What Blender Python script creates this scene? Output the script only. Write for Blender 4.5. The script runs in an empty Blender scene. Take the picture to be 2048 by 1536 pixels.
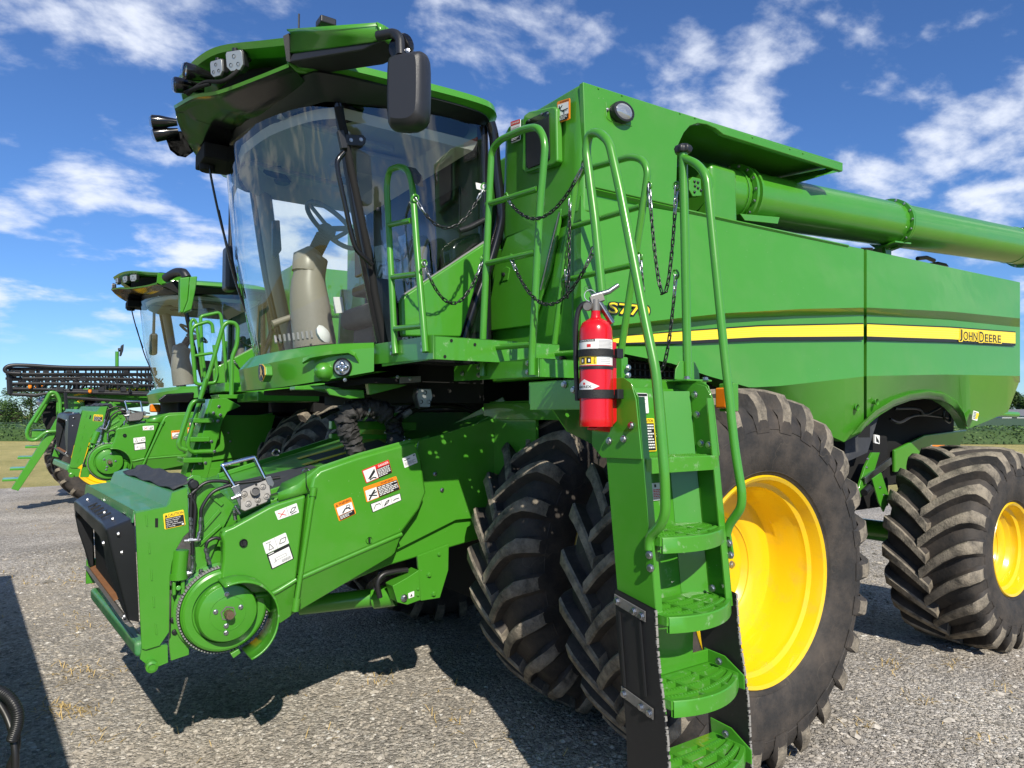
import bpy, bmesh, math, random
from mathutils import Vector, Matrix
random.seed(7)
R = math.radians
scene = bpy.context.scene
COL = scene.collection
# ---------------------------------------------------------------- camera
IMW, IMH, FPX = 2048, 1536, 1400.0
CAMLOC = Vector((-3.017, -2.174, 1.78)); ANG = R(56.0); PITCH = R(2.5)
FH = Vector((math.cos(ANG), math.sin(ANG), 0)); RT = Vector((math.sin(ANG), -math.cos(ANG), 0)); UPZ = Vector((0, 0, 1))
FW = FH * math.cos(PITCH) + UPZ * math.sin(PITCH); UP = UPZ * math.cos(PITCH) - FH * math.sin(PITCH)
cd = bpy.data.cameras.new('camera'); cam = bpy.data.objects.new('camera', cd); COL.objects.link(cam)
cd.sensor_width = 36; cd.lens = FPX / IMW * 36; cd.clip_start = 0.05; cd.clip_end = 3000
cam.location = CAMLOC; cam.rotation_euler = FW.to_track_quat('-Z', 'Y').to_euler()
scene.camera = cam
# ---------------------------------------------------------------- sun, sky, exposure
SUN_EL = R(38.0); TOSUN = Vector((-.30, -.954, 0)).normalized() * math.cos(SUN_EL) + UPZ * math.sin(SUN_EL)
sd = bpy.data.lights.new('sun', 'SUN'); sun = bpy.data.objects.new('sun', sd); COL.objects.link(sun)
sd.energy = 5.0; sd.angle = R(0.53); sd.color = (1.0, 0.93, 0.81)
sun.rotation_euler = TOSUN.to_track_quat('Z', 'Y').to_euler(); sun.location = (0, -5, 12)
w = bpy.data.worlds.new('World'); scene.world = w; w.use_nodes = True
nt = w.node_tree; nt.nodes.clear(); L = nt.links.new
def N(t, kind, **k):
    n = t.nodes.new(kind)
    for a, b in k.items():
        if a.startswith('i_'):
            key = a[2:]; key = int(key) if key.isdigit() else key.replace('_', ' ')
            n.inputs[key].default_value = b
        else: setattr(n, a, b)
    return n
sky = N(nt, 'ShaderNodeTexSky', sky_type='NISHITA', sun_disc=False, sun_elevation=SUN_EL, sun_rotation=math.atan2(TOSUN.x, TOSUN.y),
        altitude=100, air_density=1.0, dust_density=0.0, ozone_density=3.0)
hs = N(nt, 'ShaderNodeMixRGB', blend_type='MULTIPLY', i_0=1.0); hs.inputs[2].default_value = (.60, .87, 1.26, 1)
L(sky.outputs[0], hs.inputs[1])
tc = N(nt, 'ShaderNodeTexCoord'); sep = N(nt, 'ShaderNodeSeparateXYZ'); L(tc.outputs['Generated'], sep.inputs[0])
zb = N(nt, 'ShaderNodeMath', operation='MAXIMUM', i_1=0.0); L(sep.outputs['Z'], zb.inputs[0])
za = N(nt, 'ShaderNodeMath', operation='ADD', i_1=0.30); L(zb.outputs[0], za.inputs[0])
vd = N(nt, 'ShaderNodeVectorMath', operation='DIVIDE'); L(tc.outputs['Generated'], vd.inputs[0])
cz = N(nt, 'ShaderNodeCombineXYZ')
for i in range(3): L(za.outputs[0], cz.inputs[i])
L(cz.outputs[0], vd.inputs[1])
mp = N(nt, 'ShaderNodeMapping'); mp.inputs['Location'].default_value = (5.1, 2.2, 0.0)
mp.inputs['Rotation'].default_value = (0, 0, R(20)); mp.inputs['Scale'].default_value = (1.0, 1.2, 0.0)
L(vd.outputs[0], mp.inputs[0])
n1 = N(nt, 'ShaderNodeTexNoise', i_Scale=4.6, i_Detail=12.0, i_Roughness=0.56, i_Distortion=0.12); L(mp.outputs[0], n1.inputs['Vector'])
n2 = N(nt, 'ShaderNodeTexNoise', i_Scale=1.5, i_Detail=2.0, i_Roughness=0.5); L(mp.outputs[0], n2.inputs['Vector'])
mx = N(nt, 'ShaderNodeMath', operation='MULTIPLY_ADD', i_1=0.45); L(n2.outputs['Fac'], mx.inputs[0]); L(n1.outputs['Fac'], mx.inputs[2])
cr = N(nt, 'ShaderNodeMapRange', interpolation_type='SMOOTHSTEP', i_1=0.70, i_2=0.92, i_3=0.0, i_4=0.90); L(mx.outputs[0], cr.inputs[0])
hz = N(nt, 'ShaderNodeMapRange', interpolation_type='SMOOTHSTEP', i_1=0.02, i_2=0.16); L(sep.outputs['Z'], hz.inputs[0])
cm = N(nt, 'ShaderNodeMath', operation='MULTIPLY'); L(cr.outputs[0], cm.inputs[0]); L(hz.outputs[0], cm.inputs[1])
cl = N(nt, 'ShaderNodeMixRGB'); cl.inputs[2].default_value = (9.0, 9.5, 10.6, 1)
L(cm.outputs[0], cl.inputs[0]); L(hs.outputs[0], cl.inputs[1])
bg = N(nt, 'ShaderNodeBackground', i_Strength=0.092); L(cl.outputs[0], bg.inputs[0])
wo = N(nt, 'ShaderNodeOutputWorld'); L(bg.outputs[0], wo.inputs[0])
scene.view_settings.view_transform = 'Standard'; scene.view_settings.look = 'None'
scene.view_settings.exposure = 0.22; scene.view_settings.gamma = 1.0; scene.view_settings.use_curve_mapping = False
scene.render.engine = 'CYCLES'; scene.cycles.max_bounces = 8; scene.cycles.transparent_max_bounces = 16
scene.cycles.use_denoising = True; scene.cycles.caustics_reflective = False; scene.cycles.caustics_refractive = False

# ---------------------------------------------------------------- helpers
V = Vector
def P(px, py, X=None, Y=None, Z=None):
    """point of the line of sight through a photo pixel on the plane X=, Y= or Z= (metres)"""
    d = FW + RT * ((px - IMW / 2) / FPX) + UP * ((IMH / 2 - py) / FPX)
    if X is not None: t = (X - CAMLOC.x) / d.x
    elif Y is not None: t = (Y - CAMLOC.y) / d.y
    else: t = (Z - CAMLOC.z) / d.z
    return CAMLOC + d * t
def PL(pts, **k): return [P(a, b, **k) for a, b in pts]
XF = Matrix.Identity(4)
WM = {}
def link(o, parent=None, mat=None):
    COL.objects.link(o)
    m = mat if mat is not None else Matrix.Identity(4)
    o.matrix_basis = m; WM[o.name] = m
    if parent is not None:
        o.parent = parent; o.matrix_parent_inverse = WM[parent.name].inverted()
    return o
def empty(name, loc, parent=None):
    o = bpy.data.objects.new(name, None); o.empty_display_size = .1
    return link(o, parent, XF @ Matrix.Translation(V(loc)))
def tag(o, label=None, cat=None, group=None, kind=None):
    if label: o['label'] = label
    if cat: o['category'] = cat
    if group: o['group'] = group
    if kind: o['kind'] = kind
    return o
def fillet(pts, r, n=5):
    out = [V(pts[0])]
    for i in range(1, len(pts) - 1):
        p, a, b = V(pts[i]), V(pts[i - 1]), V(pts[i + 1])
        u, w_ = (a - p), (b - p); lu, lw = u.length, w_.length
        k = min(r, lu * .48, lw * .48); u.normalize(); w_.normalize()
        A, B = p + u * k, p + w_ * k
        for j in range(n + 1):
            t = j / n; out.append(A * (1 - t) ** 2 + p * 2 * t * (1 - t) + B * t * t)
    out.append(V(pts[-1])); return out
def smoothpath(pts, n=6):
    """Catmull-Rom through points"""
    pts = [V(p) for p in pts]; q = [pts[0] * 2 - pts[1]] + pts + [pts[-1] * 2 - pts[-2]]; out = []
    for i in range(1, len(q) - 2):
        for j in range(n):
            t = j / n; a, b, c, d = q[i - 1], q[i], q[i + 1], q[i + 2]
            out.append(.5 * ((2 * b) + (c - a) * t + (2 * a - 5 * b + 4 * c - d) * t * t + (3 * b - a - 3 * c + d) * t ** 3))
    out.append(pts[-1]); return out
def interp(xs, ys, x):
    if x <= xs[0]: return ys[0]
    for i in range(1, len(xs)):
        if x <= xs[i]:
            t = (x - xs[i - 1]) / (xs[i] - xs[i - 1]); return ys[i - 1] + (ys[i] - ys[i - 1]) * t
    return ys[-1]
class MB:
    def __init__(s): s.v, s.f, s.m, s.k = [], [], [], 0
    def add(s, vs, fs):
        o = len(s.v); s.v += [V(v) for v in vs]; s.f += [[i + o for i in f] for f in fs]; s.m += [s.k] * len(fs); return s
    def slot(s, k): s.k = k; return s
    def box(s, lo, hi):
        (a, b, c), (d, e, f) = lo, hi
        return s.add([(a, b, c), (d, b, c), (d, e, c), (a, e, c), (a, b, f), (d, b, f), (d, e, f), (a, e, f)],
                     [(0, 3, 2, 1), (4, 5, 6, 7), (0, 1, 5, 4), (1, 2, 6, 5), (2, 3, 7, 6), (3, 0, 4, 7)])
    def hexa(s, a, b):
        """two rings of equal length joined, capped"""
        n = len(a); return s.add(list(a) + list(b), [list(range(n))[::-1], list(range(n, 2 * n))] + [[i, (i + 1) % n, n + (i + 1) % n, n + i] for i in range(n)])
    def prism(s, pts, d):
        d = V(d); return s.hexa([V(p) for p in pts], [V(p) + d for p in pts])
    def sheet(s, rows, close=False):
        nr, nc = len(rows), len(rows[0]); vs = [p for r in rows for p in r]; fs = []
        for i in range(nr - 1):
            for j in range(nc if close else nc - 1):
                k = (j + 1) % nc; fs.append((i * nc + j, i * nc + k, (i + 1) * nc + k, (i + 1) * nc + j))
        return s.add(vs, fs)
    def bar(s, a, b, w_, h, up=(0, 0, 1)):
        a, b = V(a), V(b); d = (b - a).normalized(); u = V(up); x = d.cross(u)
        if x.length < 1e-4: x = d.cross(V((1, 0, 0)))
        x.normalize(); y = x.cross(d).normalized(); x *= w_ / 2; y *= h / 2
        return s.hexa([a - x - y, a + x - y, a + x + y, a - x + y], [b - x - y, b + x - y, b + x + y, b - x + y])
    def tube(s, path, r, n=10, close=False, caps=True):
        p = [V(q) for q in path]; m = len(p); rr = r if isinstance(r, (list, tuple)) else [r] * m
        tang = []
        for i in range(m):
            a, b = (p[(i - 1) % m], p[(i + 1) % m]) if close else (p[max(i - 1, 0)], p[min(i + 1, m - 1)])
            t = b - a; tang.append(t.normalized() if t.length > 1e-9 else V((0, 0, 1)))
        t0 = tang[0]; u = t0.cross(V((0, 0, 1)))
        if u.length < 1e-3: u = t0.cross(V((1, 0, 0)))
        u.normalize(); rows = []
        for i in range(m):
            t = tang[i]; u = u - t * u.dot(t)
            if u.length < 1e-6: u = t.orthogonal()
            u.normalize(); w_ = t.cross(u)
            rows.append([p[i] + (u * math.cos(2 * math.pi * j / n) + w_ * math.sin(2 * math.pi * j / n)) * rr[i] for j in range(n)])
        o = len(s.v); s.sheet(rows + ([rows[0]] if close else []), close=True)
        if caps and not close:
            s.f += [[o + j for j in range(n)][::-1], [o + (m - 1) * n + j for j in range(n)]]; s.m += [s.k] * 2
        return s
    def cyl(s, a, b, r, n=14, r2=None): return s.tube([a, b], [r, r if r2 is None else r2], n)
    def lathe(s, prof, org, axis, n=32, a0=0.0, a1=2 * math.pi, ref=None):
        """prof: (radius, distance along axis)"""
        ax = V(axis).normalized(); u = V(ref) if ref else ax.orthogonal(); u = (u - ax * u.dot(ax)).normalized(); w_ = ax.cross(u); org = V(org)
        full = abs(a1 - a0 - 2 * math.pi) < 1e-6; cnt = n if full else n + 1
        rows = []
        for r_, t in prof:
            rows.append([org + ax * t + (u * math.cos(a0 + (a1 - a0) * j / n) + w_ * math.sin(a0 + (a1 - a0) * j / n)) * max(r_, 1e-5) for j in range(cnt)])
        return s.sheet(rows, close=full)
    def text(s, body, tl, tr, bl, extr=0.0):
        """lettering fitted into the parallelogram tl-tr-bl"""
        vs, fs = glyphs(body); tl, tr, bl = V(tl), V(tr), V(bl)
        return s.add([tl + (tr - tl) * x + (bl - tl) * (1 - y) for x, y in vs], fs)
    def build(s, name, mat, parent=None, smooth=None, bevel=None, solid=None, seg=2, sub=0, recalc=True, world=None):
        me = bpy.data.meshes.new(name)
        me.from_pydata([tuple(XF @ v) for v in s.v], [], s.f)
        mats = mat if isinstance(mat, (list, tuple)) else [mat]
        for m in mats: me.materials.append(MAT[m] if isinstance(m, str) else m)
        if len(mats) > 1: me.polygons.foreach_set('material_index', s.m)
        if recalc:
            b = bmesh.new(); b.from_mesh(me); bmesh.ops.recalc_face_normals(b, faces=b.faces); b.to_mesh(me); b.free()
        if smooth is not None:
            me.polygons.foreach_set('use_smooth', [True] * len(me.polygons)); me.set_sharp_from_angle(angle=R(smooth))
        me.update()
        o = link(bpy.data.objects.new(name, me), parent)
        if solid:
            md = o.modifiers.new('solid', 'SOLIDIFY'); md.thickness = solid; md.offset = -1
        if sub:
            md = o.modifiers.new('sub', 'SUBSURF'); md.levels = md.render_levels = sub
        if bevel:
            md = o.modifiers.new('bevel', 'BEVEL'); md.width = bevel; md.segments = seg; md.limit_method = 'ANGLE'; md.angle_limit = R(35)
            me.polygons.foreach_set('use_smooth', [True] * len(me.polygons)); md.harden_normals = True
        return o
_gl = {}
def glyphs(body, bold=0.0):
    if body in _gl: return _gl[body]
    cu = bpy.data.curves.new('lettering', 'FONT'); cu.body = body; cu.size = 1; cu.offset = 0.012; cu.resolution_u = 3
    ob = bpy.data.objects.new('lettering', cu); COL.objects.link(ob)
    bpy.context.view_layer.update()
    me = ob.evaluated_get(bpy.context.evaluated_depsgraph_get()).to_mesh()
    vs = [(v.co.x, v.co.y) for v in me.vertices]; fs = [list(p.vertices) for p in me.polygons]
    x0, x1 = min(v[0] for v in vs), max(v[0] for v in vs); y0, y1 = min(v[1] for v in vs), max(v[1] for v in vs)
    vs = [((x - x0) / (x1 - x0), (y - y0) / (y1 - y0)) for x, y in vs]
    COL.objects.unlink(ob); bpy.data.objects.remove(ob); bpy.data.curves.remove(cu)
    _gl[body] = (vs, fs); return _gl[body]

# ---------------------------------------------------------------- materials
MAT = {}
def mat(name, base, rough=.5, metal=0., coat=0., spec=.5, var=0., vscale=6., bump=0., bscale=200., rvar=0., dirt=None, dscale=3., damt=.5, dlo=.52, dhi=.7, wave=0., specks=False, scratch=None):
    m = bpy.data.materials.new(name); m.use_nodes = True; t = m.node_tree; b = t.nodes['Principled BSDF']; MAT[name] = m; L = t.links.new
    b.inputs['Base Color'].default_value = (*base, 1); b.inputs['Roughness'].default_value = rough; b.inputs['Metallic'].default_value = metal
    b.inputs['Coat Weight'].default_value = coat; b.inputs['Coat Roughness'].default_value = .05; b.inputs['Specular IOR Level'].default_value = spec
    c = N(t, 'ShaderNodeTexCoord'); col = None
    if var:
        n = N(t, 'ShaderNodeTexNoise', i_Scale=vscale, i_Detail=5.0, i_Roughness=.6); L(c.outputs['Object'], n.inputs['Vector'])
        x = N(t, 'ShaderNodeMixRGB'); x.inputs[1].default_value = (*[v * (1 - var) for v in base], 1); x.inputs[2].default_value = (*[min(1, v * (1 + var)) for v in base], 1)
        L(n.outputs['Fac'], x.inputs[0]); col = x.outputs[0]
    if dirt:
        n = N(t, 'ShaderNodeTexNoise', i_Scale=dscale, i_Detail=9.0, i_Roughness=.68); L(c.outputs['Object'], n.inputs['Vector'])
        g = N(t, 'ShaderNodeMapRange', i_1=dlo, i_2=dhi, i_3=0., i_4=damt); L(n.outputs['Fac'], g.inputs[0])
        x = N(t, 'ShaderNodeMixRGB'); x.inputs[2].default_value = (*dirt, 1); L(g.outputs[0], x.inputs[0])
        if col: L(col, x.inputs[1])
        else: x.inputs[1].default_value = (*base, 1)
        col = x.outputs[0]
        r = N(t, 'ShaderNodeMapRange', i_1=0., i_2=1., i_3=rough, i_4=min(1, rough + .45)); L(g.outputs[0], r.inputs[0]); L(r.outputs[0], b.inputs['Roughness'])
    elif rvar:
        n = N(t, 'ShaderNodeTexNoise', i_Scale=4.0, i_Detail=6.0); L(c.outputs['Object'], n.inputs['Vector'])
        r = N(t, 'ShaderNodeMapRange', i_1=.3, i_2=.7, i_3=max(0, rough - rvar), i_4=rough + rvar); L(n.outputs['Fac'], r.inputs[0]); L(r.outputs[0], b.inputs['Roughness'])
    if specks:
        n = N(t, 'ShaderNodeTexVoronoi', i_Scale=26.0, i_Randomness=1.0); L(c.outputs['Object'], n.inputs['Vector'])
        g = N(t, 'ShaderNodeMapRange', i_1=.045, i_2=.06, i_3=.55, i_4=0.); L(n.outputs['Distance'], g.inputs[0])
        n3 = N(t, 'ShaderNodeTexNoise', i_Scale=2.4, i_Detail=3.0); L(c.outputs['Object'], n3.inputs['Vector'])
        g3 = N(t, 'ShaderNodeMapRange', i_1=.52, i_2=.62); L(n3.outputs['Fac'], g3.inputs[0])
        mu = N(t, 'ShaderNodeMath', operation='MULTIPLY'); L(g.outputs[0], mu.inputs[0]); L(g3.outputs[0], mu.inputs[1])
        x = N(t, 'ShaderNodeMixRGB'); x.inputs[2].default_value = (.42, .48, .36, 1); L(mu.outputs[0], x.inputs[0]); L(col, x.inputs[1]); col = x.outputs[0]
    if scratch:
        nd = N(t, 'ShaderNodeTexNoise', i_Scale=3.0, i_Detail=4.0); L(c.outputs['Object'], nd.inputs['Vector'])
        va = N(t, 'ShaderNodeVectorMath', operation='MULTIPLY_ADD'); va.inputs[1].default_value = (.5, .5, .5); L(nd.outputs['Color'], va.inputs[0]); L(c.outputs['Object'], va.inputs[2])
        n = N(t, 'ShaderNodeTexVoronoi', feature='DISTANCE_TO_EDGE', i_Scale=4.2, i_Randomness=1.0); L(va.outputs[0], n.inputs['Vector'])
        g = N(t, 'ShaderNodeMapRange', i_1=.004, i_2=.012, i_3=.16, i_4=0.); L(n.outputs['Distance'], g.inputs[0])
        n3 = N(t, 'ShaderNodeTexNoise', i_Scale=5.5, i_Detail=4.0); L(c.outputs['Object'], n3.inputs['Vector'])
        g3 = N(t, 'ShaderNodeMapRange', i_1=.50, i_2=.62); L(n3.outputs['Fac'], g3.inputs[0])
        mu = N(t, 'ShaderNodeMath', operation='MULTIPLY'); L(g.outputs[0], mu.inputs[0]); L(g3.outputs[0], mu.inputs[1])
        x = N(t, 'ShaderNodeMixRGB'); x.inputs[2].default_value = (*scratch, 1); L(mu.outputs[0], x.inputs[0]); L(col, x.inputs[1]); col = x.outputs[0]
    if col: L(col, b.inputs['Base Color'])
    if wave:
        n = N(t, 'ShaderNodeTexNoise', i_Scale=2.6, i_Detail=2.0); L(c.outputs['Object'], n.inputs['Vector'])
        bp = N(t, 'ShaderNodeBump', i_Strength=wave, i_Distance=.1); L(n.outputs['Fac'], bp.inputs['Height']); L(bp.outputs[0], b.inputs['Normal']); L(bp.outputs[0], b.inputs['Coat Normal'])
    if bump:
        n = N(t, 'ShaderNodeTexNoise', i_Scale=bscale, i_Detail=3.0); L(c.outputs['Object'], n.inputs['Vector'])
        bp = N(t, 'ShaderNodeBump', i_Strength=bump, i_Distance=.01); L(n.outputs['Fac'], bp.inputs['Height']); L(bp.outputs[0], b.inputs['Normal'])
    return m
GREEN = (.056, .258, .017)
mat('green', GREEN, .30, coat=.42, var=.05, vscale=2.0, dirt=(.20, .28, .13), dscale=3.2, damt=.16, dlo=.48, dhi=.8, wave=.05, specks=True)
mat('green_worn', GREEN, .36, coat=.3, var=.08, vscale=9., dirt=(.34, .44, .30), dscale=24., damt=.6, dlo=.57, dhi=.72)
mat('green_dusty', (.05, .22, .07), .42, coat=.15, var=.15, vscale=5., dirt=(.30, .34, .26), dscale=7., damt=.45, dlo=.48, dhi=.75)
mat('yellow_rim', (.76, .49, .006), .28, coat=.45, var=.08, vscale=3., dirt=(.36, .24, .08), dscale=7., damt=.42, dlo=.52, dhi=.8)
mat('stripe_yellow', (.90, .66, .015), .35, coat=.2)
mat('decal_black', (.012, .012, .013), .45)
mat('rubber', (.026, .0245, .0235), .66, spec=.35, var=.25, vscale=12., bump=.25, bscale=60., dirt=(.165, .13, .10), dscale=5.0, damt=.50, dlo=.40, dhi=.80, scratch=(.22, .18, .13))
mat('rubber_lug', (.075, .068, .058), .88, spec=.2, var=.45, vscale=45., bump=.6, bscale=90., dirt=(.33, .285, .22), dscale=11., damt=.80, dlo=.34, dhi=.60)
mat('black_plastic', (.013, .014, .016), .42, spec=.5, bump=.08, bscale=500., rvar=.06)
mat('black_gloss', (.008, .008, .009), .16, spec=.5, rvar=.04)
mat('black_matte', (.012, .012, .012), .8, spec=.25)
mat('mirror_plastic', (.02, .0205, .023), .38, spec=.5, bump=.15, bscale=700.)
mat('rubber_mat', (.03, .033, .04), .75, var=.3, vscale=15., dirt=(.16, .15, .13), dscale=9., damt=.3)
mat('belting', (.011, .011, .012), .55, var=.3, vscale=30., dirt=(.2, .2, .19), dscale=40., damt=.2, dlo=.62, dhi=.8)
mat('fray', (.26, .25, .23), .95, var=.5, vscale=150.)
mat('steel', (.44, .45, .47), .32, metal=1., var=.12, vscale=20., rvar=.1)
mat('zinc', (.20, .195, .185), .55, metal=.6, var=.3, vscale=30., dirt=(.25, .2, .1), dscale=18., damt=.3)
mat('chrome', (.78, .79, .82), .09, metal=1.)
mat('rust', (.20, .085, .03), .85, var=.4, vscale=30.)
mat('shaft', (.22, .15, .10), .45, metal=.7, var=.4, vscale=60.)
mat('interior_beige', (.46, .45, .40), .65, var=.06)
mat('column_taupe', (.27, .245, .20), .38, var=.05)
mat('interior_dark', (.03, .032, .034), .6, var=.2)
mat('seat_fabric', (.16, .155, .14), .8, var=.15, vscale=40.)
mat('white', (.80, .80, .78), .5)
mat('paper', (.74, .74, .72), .55)
mat('grey_print', (.30, .30, .31), .6)
mat('orange', (.85, .24, .01), .45)
mat('amber', (.80, .20, .01), .12, coat=.6)
mat('decal_red', (.62, .02, .02), .45)
mat('decal_yellow', (.88, .60, .02), .45)
mat('decal_green', (.02, .10, .035), .45)
mat('mint', (.45, .78, .66), .5)
mat('red_paint', (.56, .006, .010), .22, coat=.25, var=.04)
mat('strap', (.010, .010, .010), .6, bump=.3, bscale=300.)
mat('chain_black', (.010, .010, .011), .32, spec=.6)
mat('gold', (.70, .42, .06), .4)
mat('led_grey', (.36, .38, .38), .3, metal=.5)
mat('lens', (.34, .36, .38), .10, metal=.5, coat=1.)
mat('leather_boot', (.030, .029, .028), .72, var=.5, vscale=18., bump=.9, bscale=26.)
mat('hose', (.014, .014, .015), .4, var=.2)
mat('blue_cap', (.03, .12, .35), .4)
mat('reflector_grey', (.25, .25, .25), .5)
def glassmat(name, tint, refl_ior=1.5, rough=0.0):
    m = bpy.data.materials.new(name); m.use_nodes = True; t = m.node_tree; t.nodes.clear(); L = t.links.new; MAT[name] = m
    tr = N(t, 'ShaderNodeBsdfTransparent'); tr.inputs[0].default_value = (*tint, 1)
    gl = N(t, 'ShaderNodeBsdfGlossy', i_Roughness=rough); f0 = ((refl_ior - 1) / (refl_ior + 1)) ** 2 * 2.5
    # Schlick's law on the unsigned angle, so both sides of a thin pane mirror alike
    ge = N(t, 'ShaderNodeNewGeometry'); dt = N(t, 'ShaderNodeVectorMath', operation='DOT_PRODUCT'); L(ge.outputs['Normal'], dt.inputs[0]); L(ge.outputs['Incoming'], dt.inputs[1])
    ab = N(t, 'ShaderNodeMath', operation='ABSOLUTE'); L(dt.outputs['Value'], ab.inputs[0])
    om = N(t, 'ShaderNodeMath', operation='SUBTRACT', i_0=1.0); L(ab.outputs[0], om.inputs[1])
    pw = N(t, 'ShaderNodeMath', operation='POWER', i_1=5.0); L(om.outputs[0], pw.inputs[0])
    k = N(t, 'ShaderNodeMath', operation='MULTIPLY_ADD', i_1=1 - f0, i_2=f0); L(pw.outputs[0], k.inputs[0])
    mx_ = N(t, 'ShaderNodeMixShader'); L(k.outputs[0], mx_.inputs[0]); L(tr.outputs[0], mx_.inputs[1]); L(gl.outputs[0], mx_.inputs[2])
    o = N(t, 'ShaderNodeOutputMaterial'); L(mx_.outputs[0], o.inputs[0]); return m
glassmat('cab_glass', (.93, .97, .96), 1.55)
glassmat('plastic_wrap', (.72, .75, .74), 1.7, .12)
glassmat('clear_lens', (.9, .92, .93), 1.5)
DCOL = dict(w='paper', k='decal_black', o='orange', r='decal_red', y='decal_yellow', g='grey_print', G='decal_green', d='gold')
def decal(name, quad, els, parent, base='w', lift=.0025):
    """thin printed label on a surface; quad = top-left, top-right, bottom-right, bottom-left"""
    a, b, c, d = [V(q) for q in quad]
    nrm = (b - a).cross(d - a).normalized()
    if nrm.dot(CAMLOC - a) < 0: nrm = -nrm
    mb = MB(); keys = []
    def key(k):
        if k not in keys: keys.append(k)
        return keys.index(k)
    def uv(u, v, z): return (a * (1 - u) + b * u) * (1 - v) + (d * (1 - u) + c * u) * v + nrm * (lift + .0007 * z)
    def rect(u0, v0, u1, v1, k, z):
        mb.slot(key(k)).add([uv(u0, v0, z), uv(u1, v0, z), uv(u1, v1, z), uv(u0, v1, z)], [(0, 1, 2, 3)])
    rr = .05; asp = (b - a).length / max((d - a).length, 1e-6); ru, rv = (rr / asp, rr) if asp > 1 else (rr, rr * asp)
    out = [(ru, 0), (1 - ru, 0), (1, rv), (1, 1 - rv), (1 - ru, 1), (ru, 1), (0, 1 - rv), (0, rv)]
    top = [uv(u, v, 0) for u, v in out]; mb.slot(key(base)).hexa([p - nrm * (lift + .002) for p in top], top)
    z = 1; rnd = random.Random(hash(name) % 1000 + len(els))
    for e in els:
        if e[0] == 'r': rect(*e[1:6], z)
        elif e[0] == 'p': mb.slot(key(e[2])).add([uv(u, v, z) for u, v in e[1]], [list(range(len(e[1])))])
        elif e[0] == 't':
            _, body, u0, v0, u1, v1, k = e; vs, fs = glyphs(body)
            mb.slot(key(k)).add([uv(u0 + (u1 - u0) * x, v1 + (v0 - v1) * y, z) for x, y in vs], fs)
        elif e[0] == 'l':
            _, u0, v0, u1, v1, n, k = e; h = (v1 - v0) / n
            for i in range(n):
                u = u0; end = u1 - (rnd.random() * .35 * (u1 - u0) if i == n - 1 or rnd.random() < .3 else 0)
                while u < end - .02:
                    wd = min((u1 - u0) * rnd.uniform(.08, .22), end - u); rect(u, v0 + h * (i + .22), u + wd, v0 + h * (i + .72), k, z); u += wd + (u1 - u0) * .035
        elif e[0] == 's':
            _, pts, wd, k = e
            for (u0, v0), (u1, v1) in zip(pts, pts[1:]):
                q0, q1 = uv(u0, v0, z), uv(u1, v1, z); t = (q1 - q0); n_ = t.cross(nrm)
                if n_.length < 1e-9: continue
                n_ = n_.normalized() * wd / 2
                mb.slot(key(k)).add([q0 - n_, q1 - n_, q1 + n_, q0 + n_], [(0, 1, 2, 3)])
        z += 1
    return mb.build(name, [DCOL[k] for k in keys], parent)
_boltm = {}
def bolt(p, nrm, r, parent, name='bolt', m='steel', h=None):
    key = (round(r, 4), m, h)
    if key not in _boltm:
        b = MB(); b.lathe([(r * 1.35, 0), (r * 1.35, r * .25), (r * 1.0, r * .3), (r * 1.0, r * .85), (r * .8, r * 1.0), (0, r * 1.02)], (0, 0, 0), (0, 0, 1), 8)
        me = bpy.data.meshes.new('bolt'); me.from_pydata([tuple(v) for v in b.v], [], b.f); me.materials.append(MAT[m]); me.update(); _boltm[key] = me
    o = bpy.data.objects.new(name, _boltm[key]); q = V(nrm).to_track_quat('Z', 'Y').to_matrix().to_4x4()
    return link(o, parent, XF @ Matrix.Translation(V(p)) @ q)
def make_link():
    b = MB(); a, c, r = .0115, .0065, .0031; pts = []
    for i in range(12):
        t = 2 * math.pi * i / 12; pts.append((math.cos(t) * c, 0, math.sin(t) * c + (a if math.sin(t) >= 0 else -a)))
    b.tube(pts, r, 6, close=True); ms = []
    for nm in ('chain_black', 'steel'):
        me = bpy.data.meshes.new('link'); me.from_pydata([tuple(v) for v in b.v], [], b.f); me.materials.append(MAT[nm])
        me.polygons.foreach_set('use_smooth', [True] * len(me.polygons)); me.update(); ms.append(me)
    return ms
LINK = make_link()
def chain(a, b, sag, parent, ends=2, scale=1.0, steel_a=True, steel_b=True):
    a, b = V(a), V(b); e = empty('chain', a, parent); pts = []
    for i in range(201):
        t = i / 200; p = a.lerp(b, t); p.z -= sag * 4 * t * (1 - t); pts.append(p)
    pitch = .0275 * scale; acc = 0; want = pitch / 2; k = 0; out = []
    for i in range(1, 201):
        d = (pts[i] - pts[i - 1]).length
        while acc + d >= want:
            t = (want - acc) / d; out.append((pts[i - 1].lerp(pts[i], t), (pts[i] - pts[i - 1]).normalized())); want += pitch
        acc += d
    for k, (p, d) in enumerate(out):
        st = (steel_a and k < ends) or (steel_b and k >= len(out) - ends)
        q = d.to_track_quat('Z', 'Y').to_matrix().to_4x4() @ Matrix.Rotation(R(90 * (k % 2) + random.uniform(-14, 14)), 4, 'Z')
        sc = Matrix.Scale(scale * (1.12 if st else 1), 4)
        link(bpy.data.objects.new('link', LINK[1 if st else 0]), e, XF @ Matrix.Translation(p) @ q @ sc)
    return e
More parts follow.
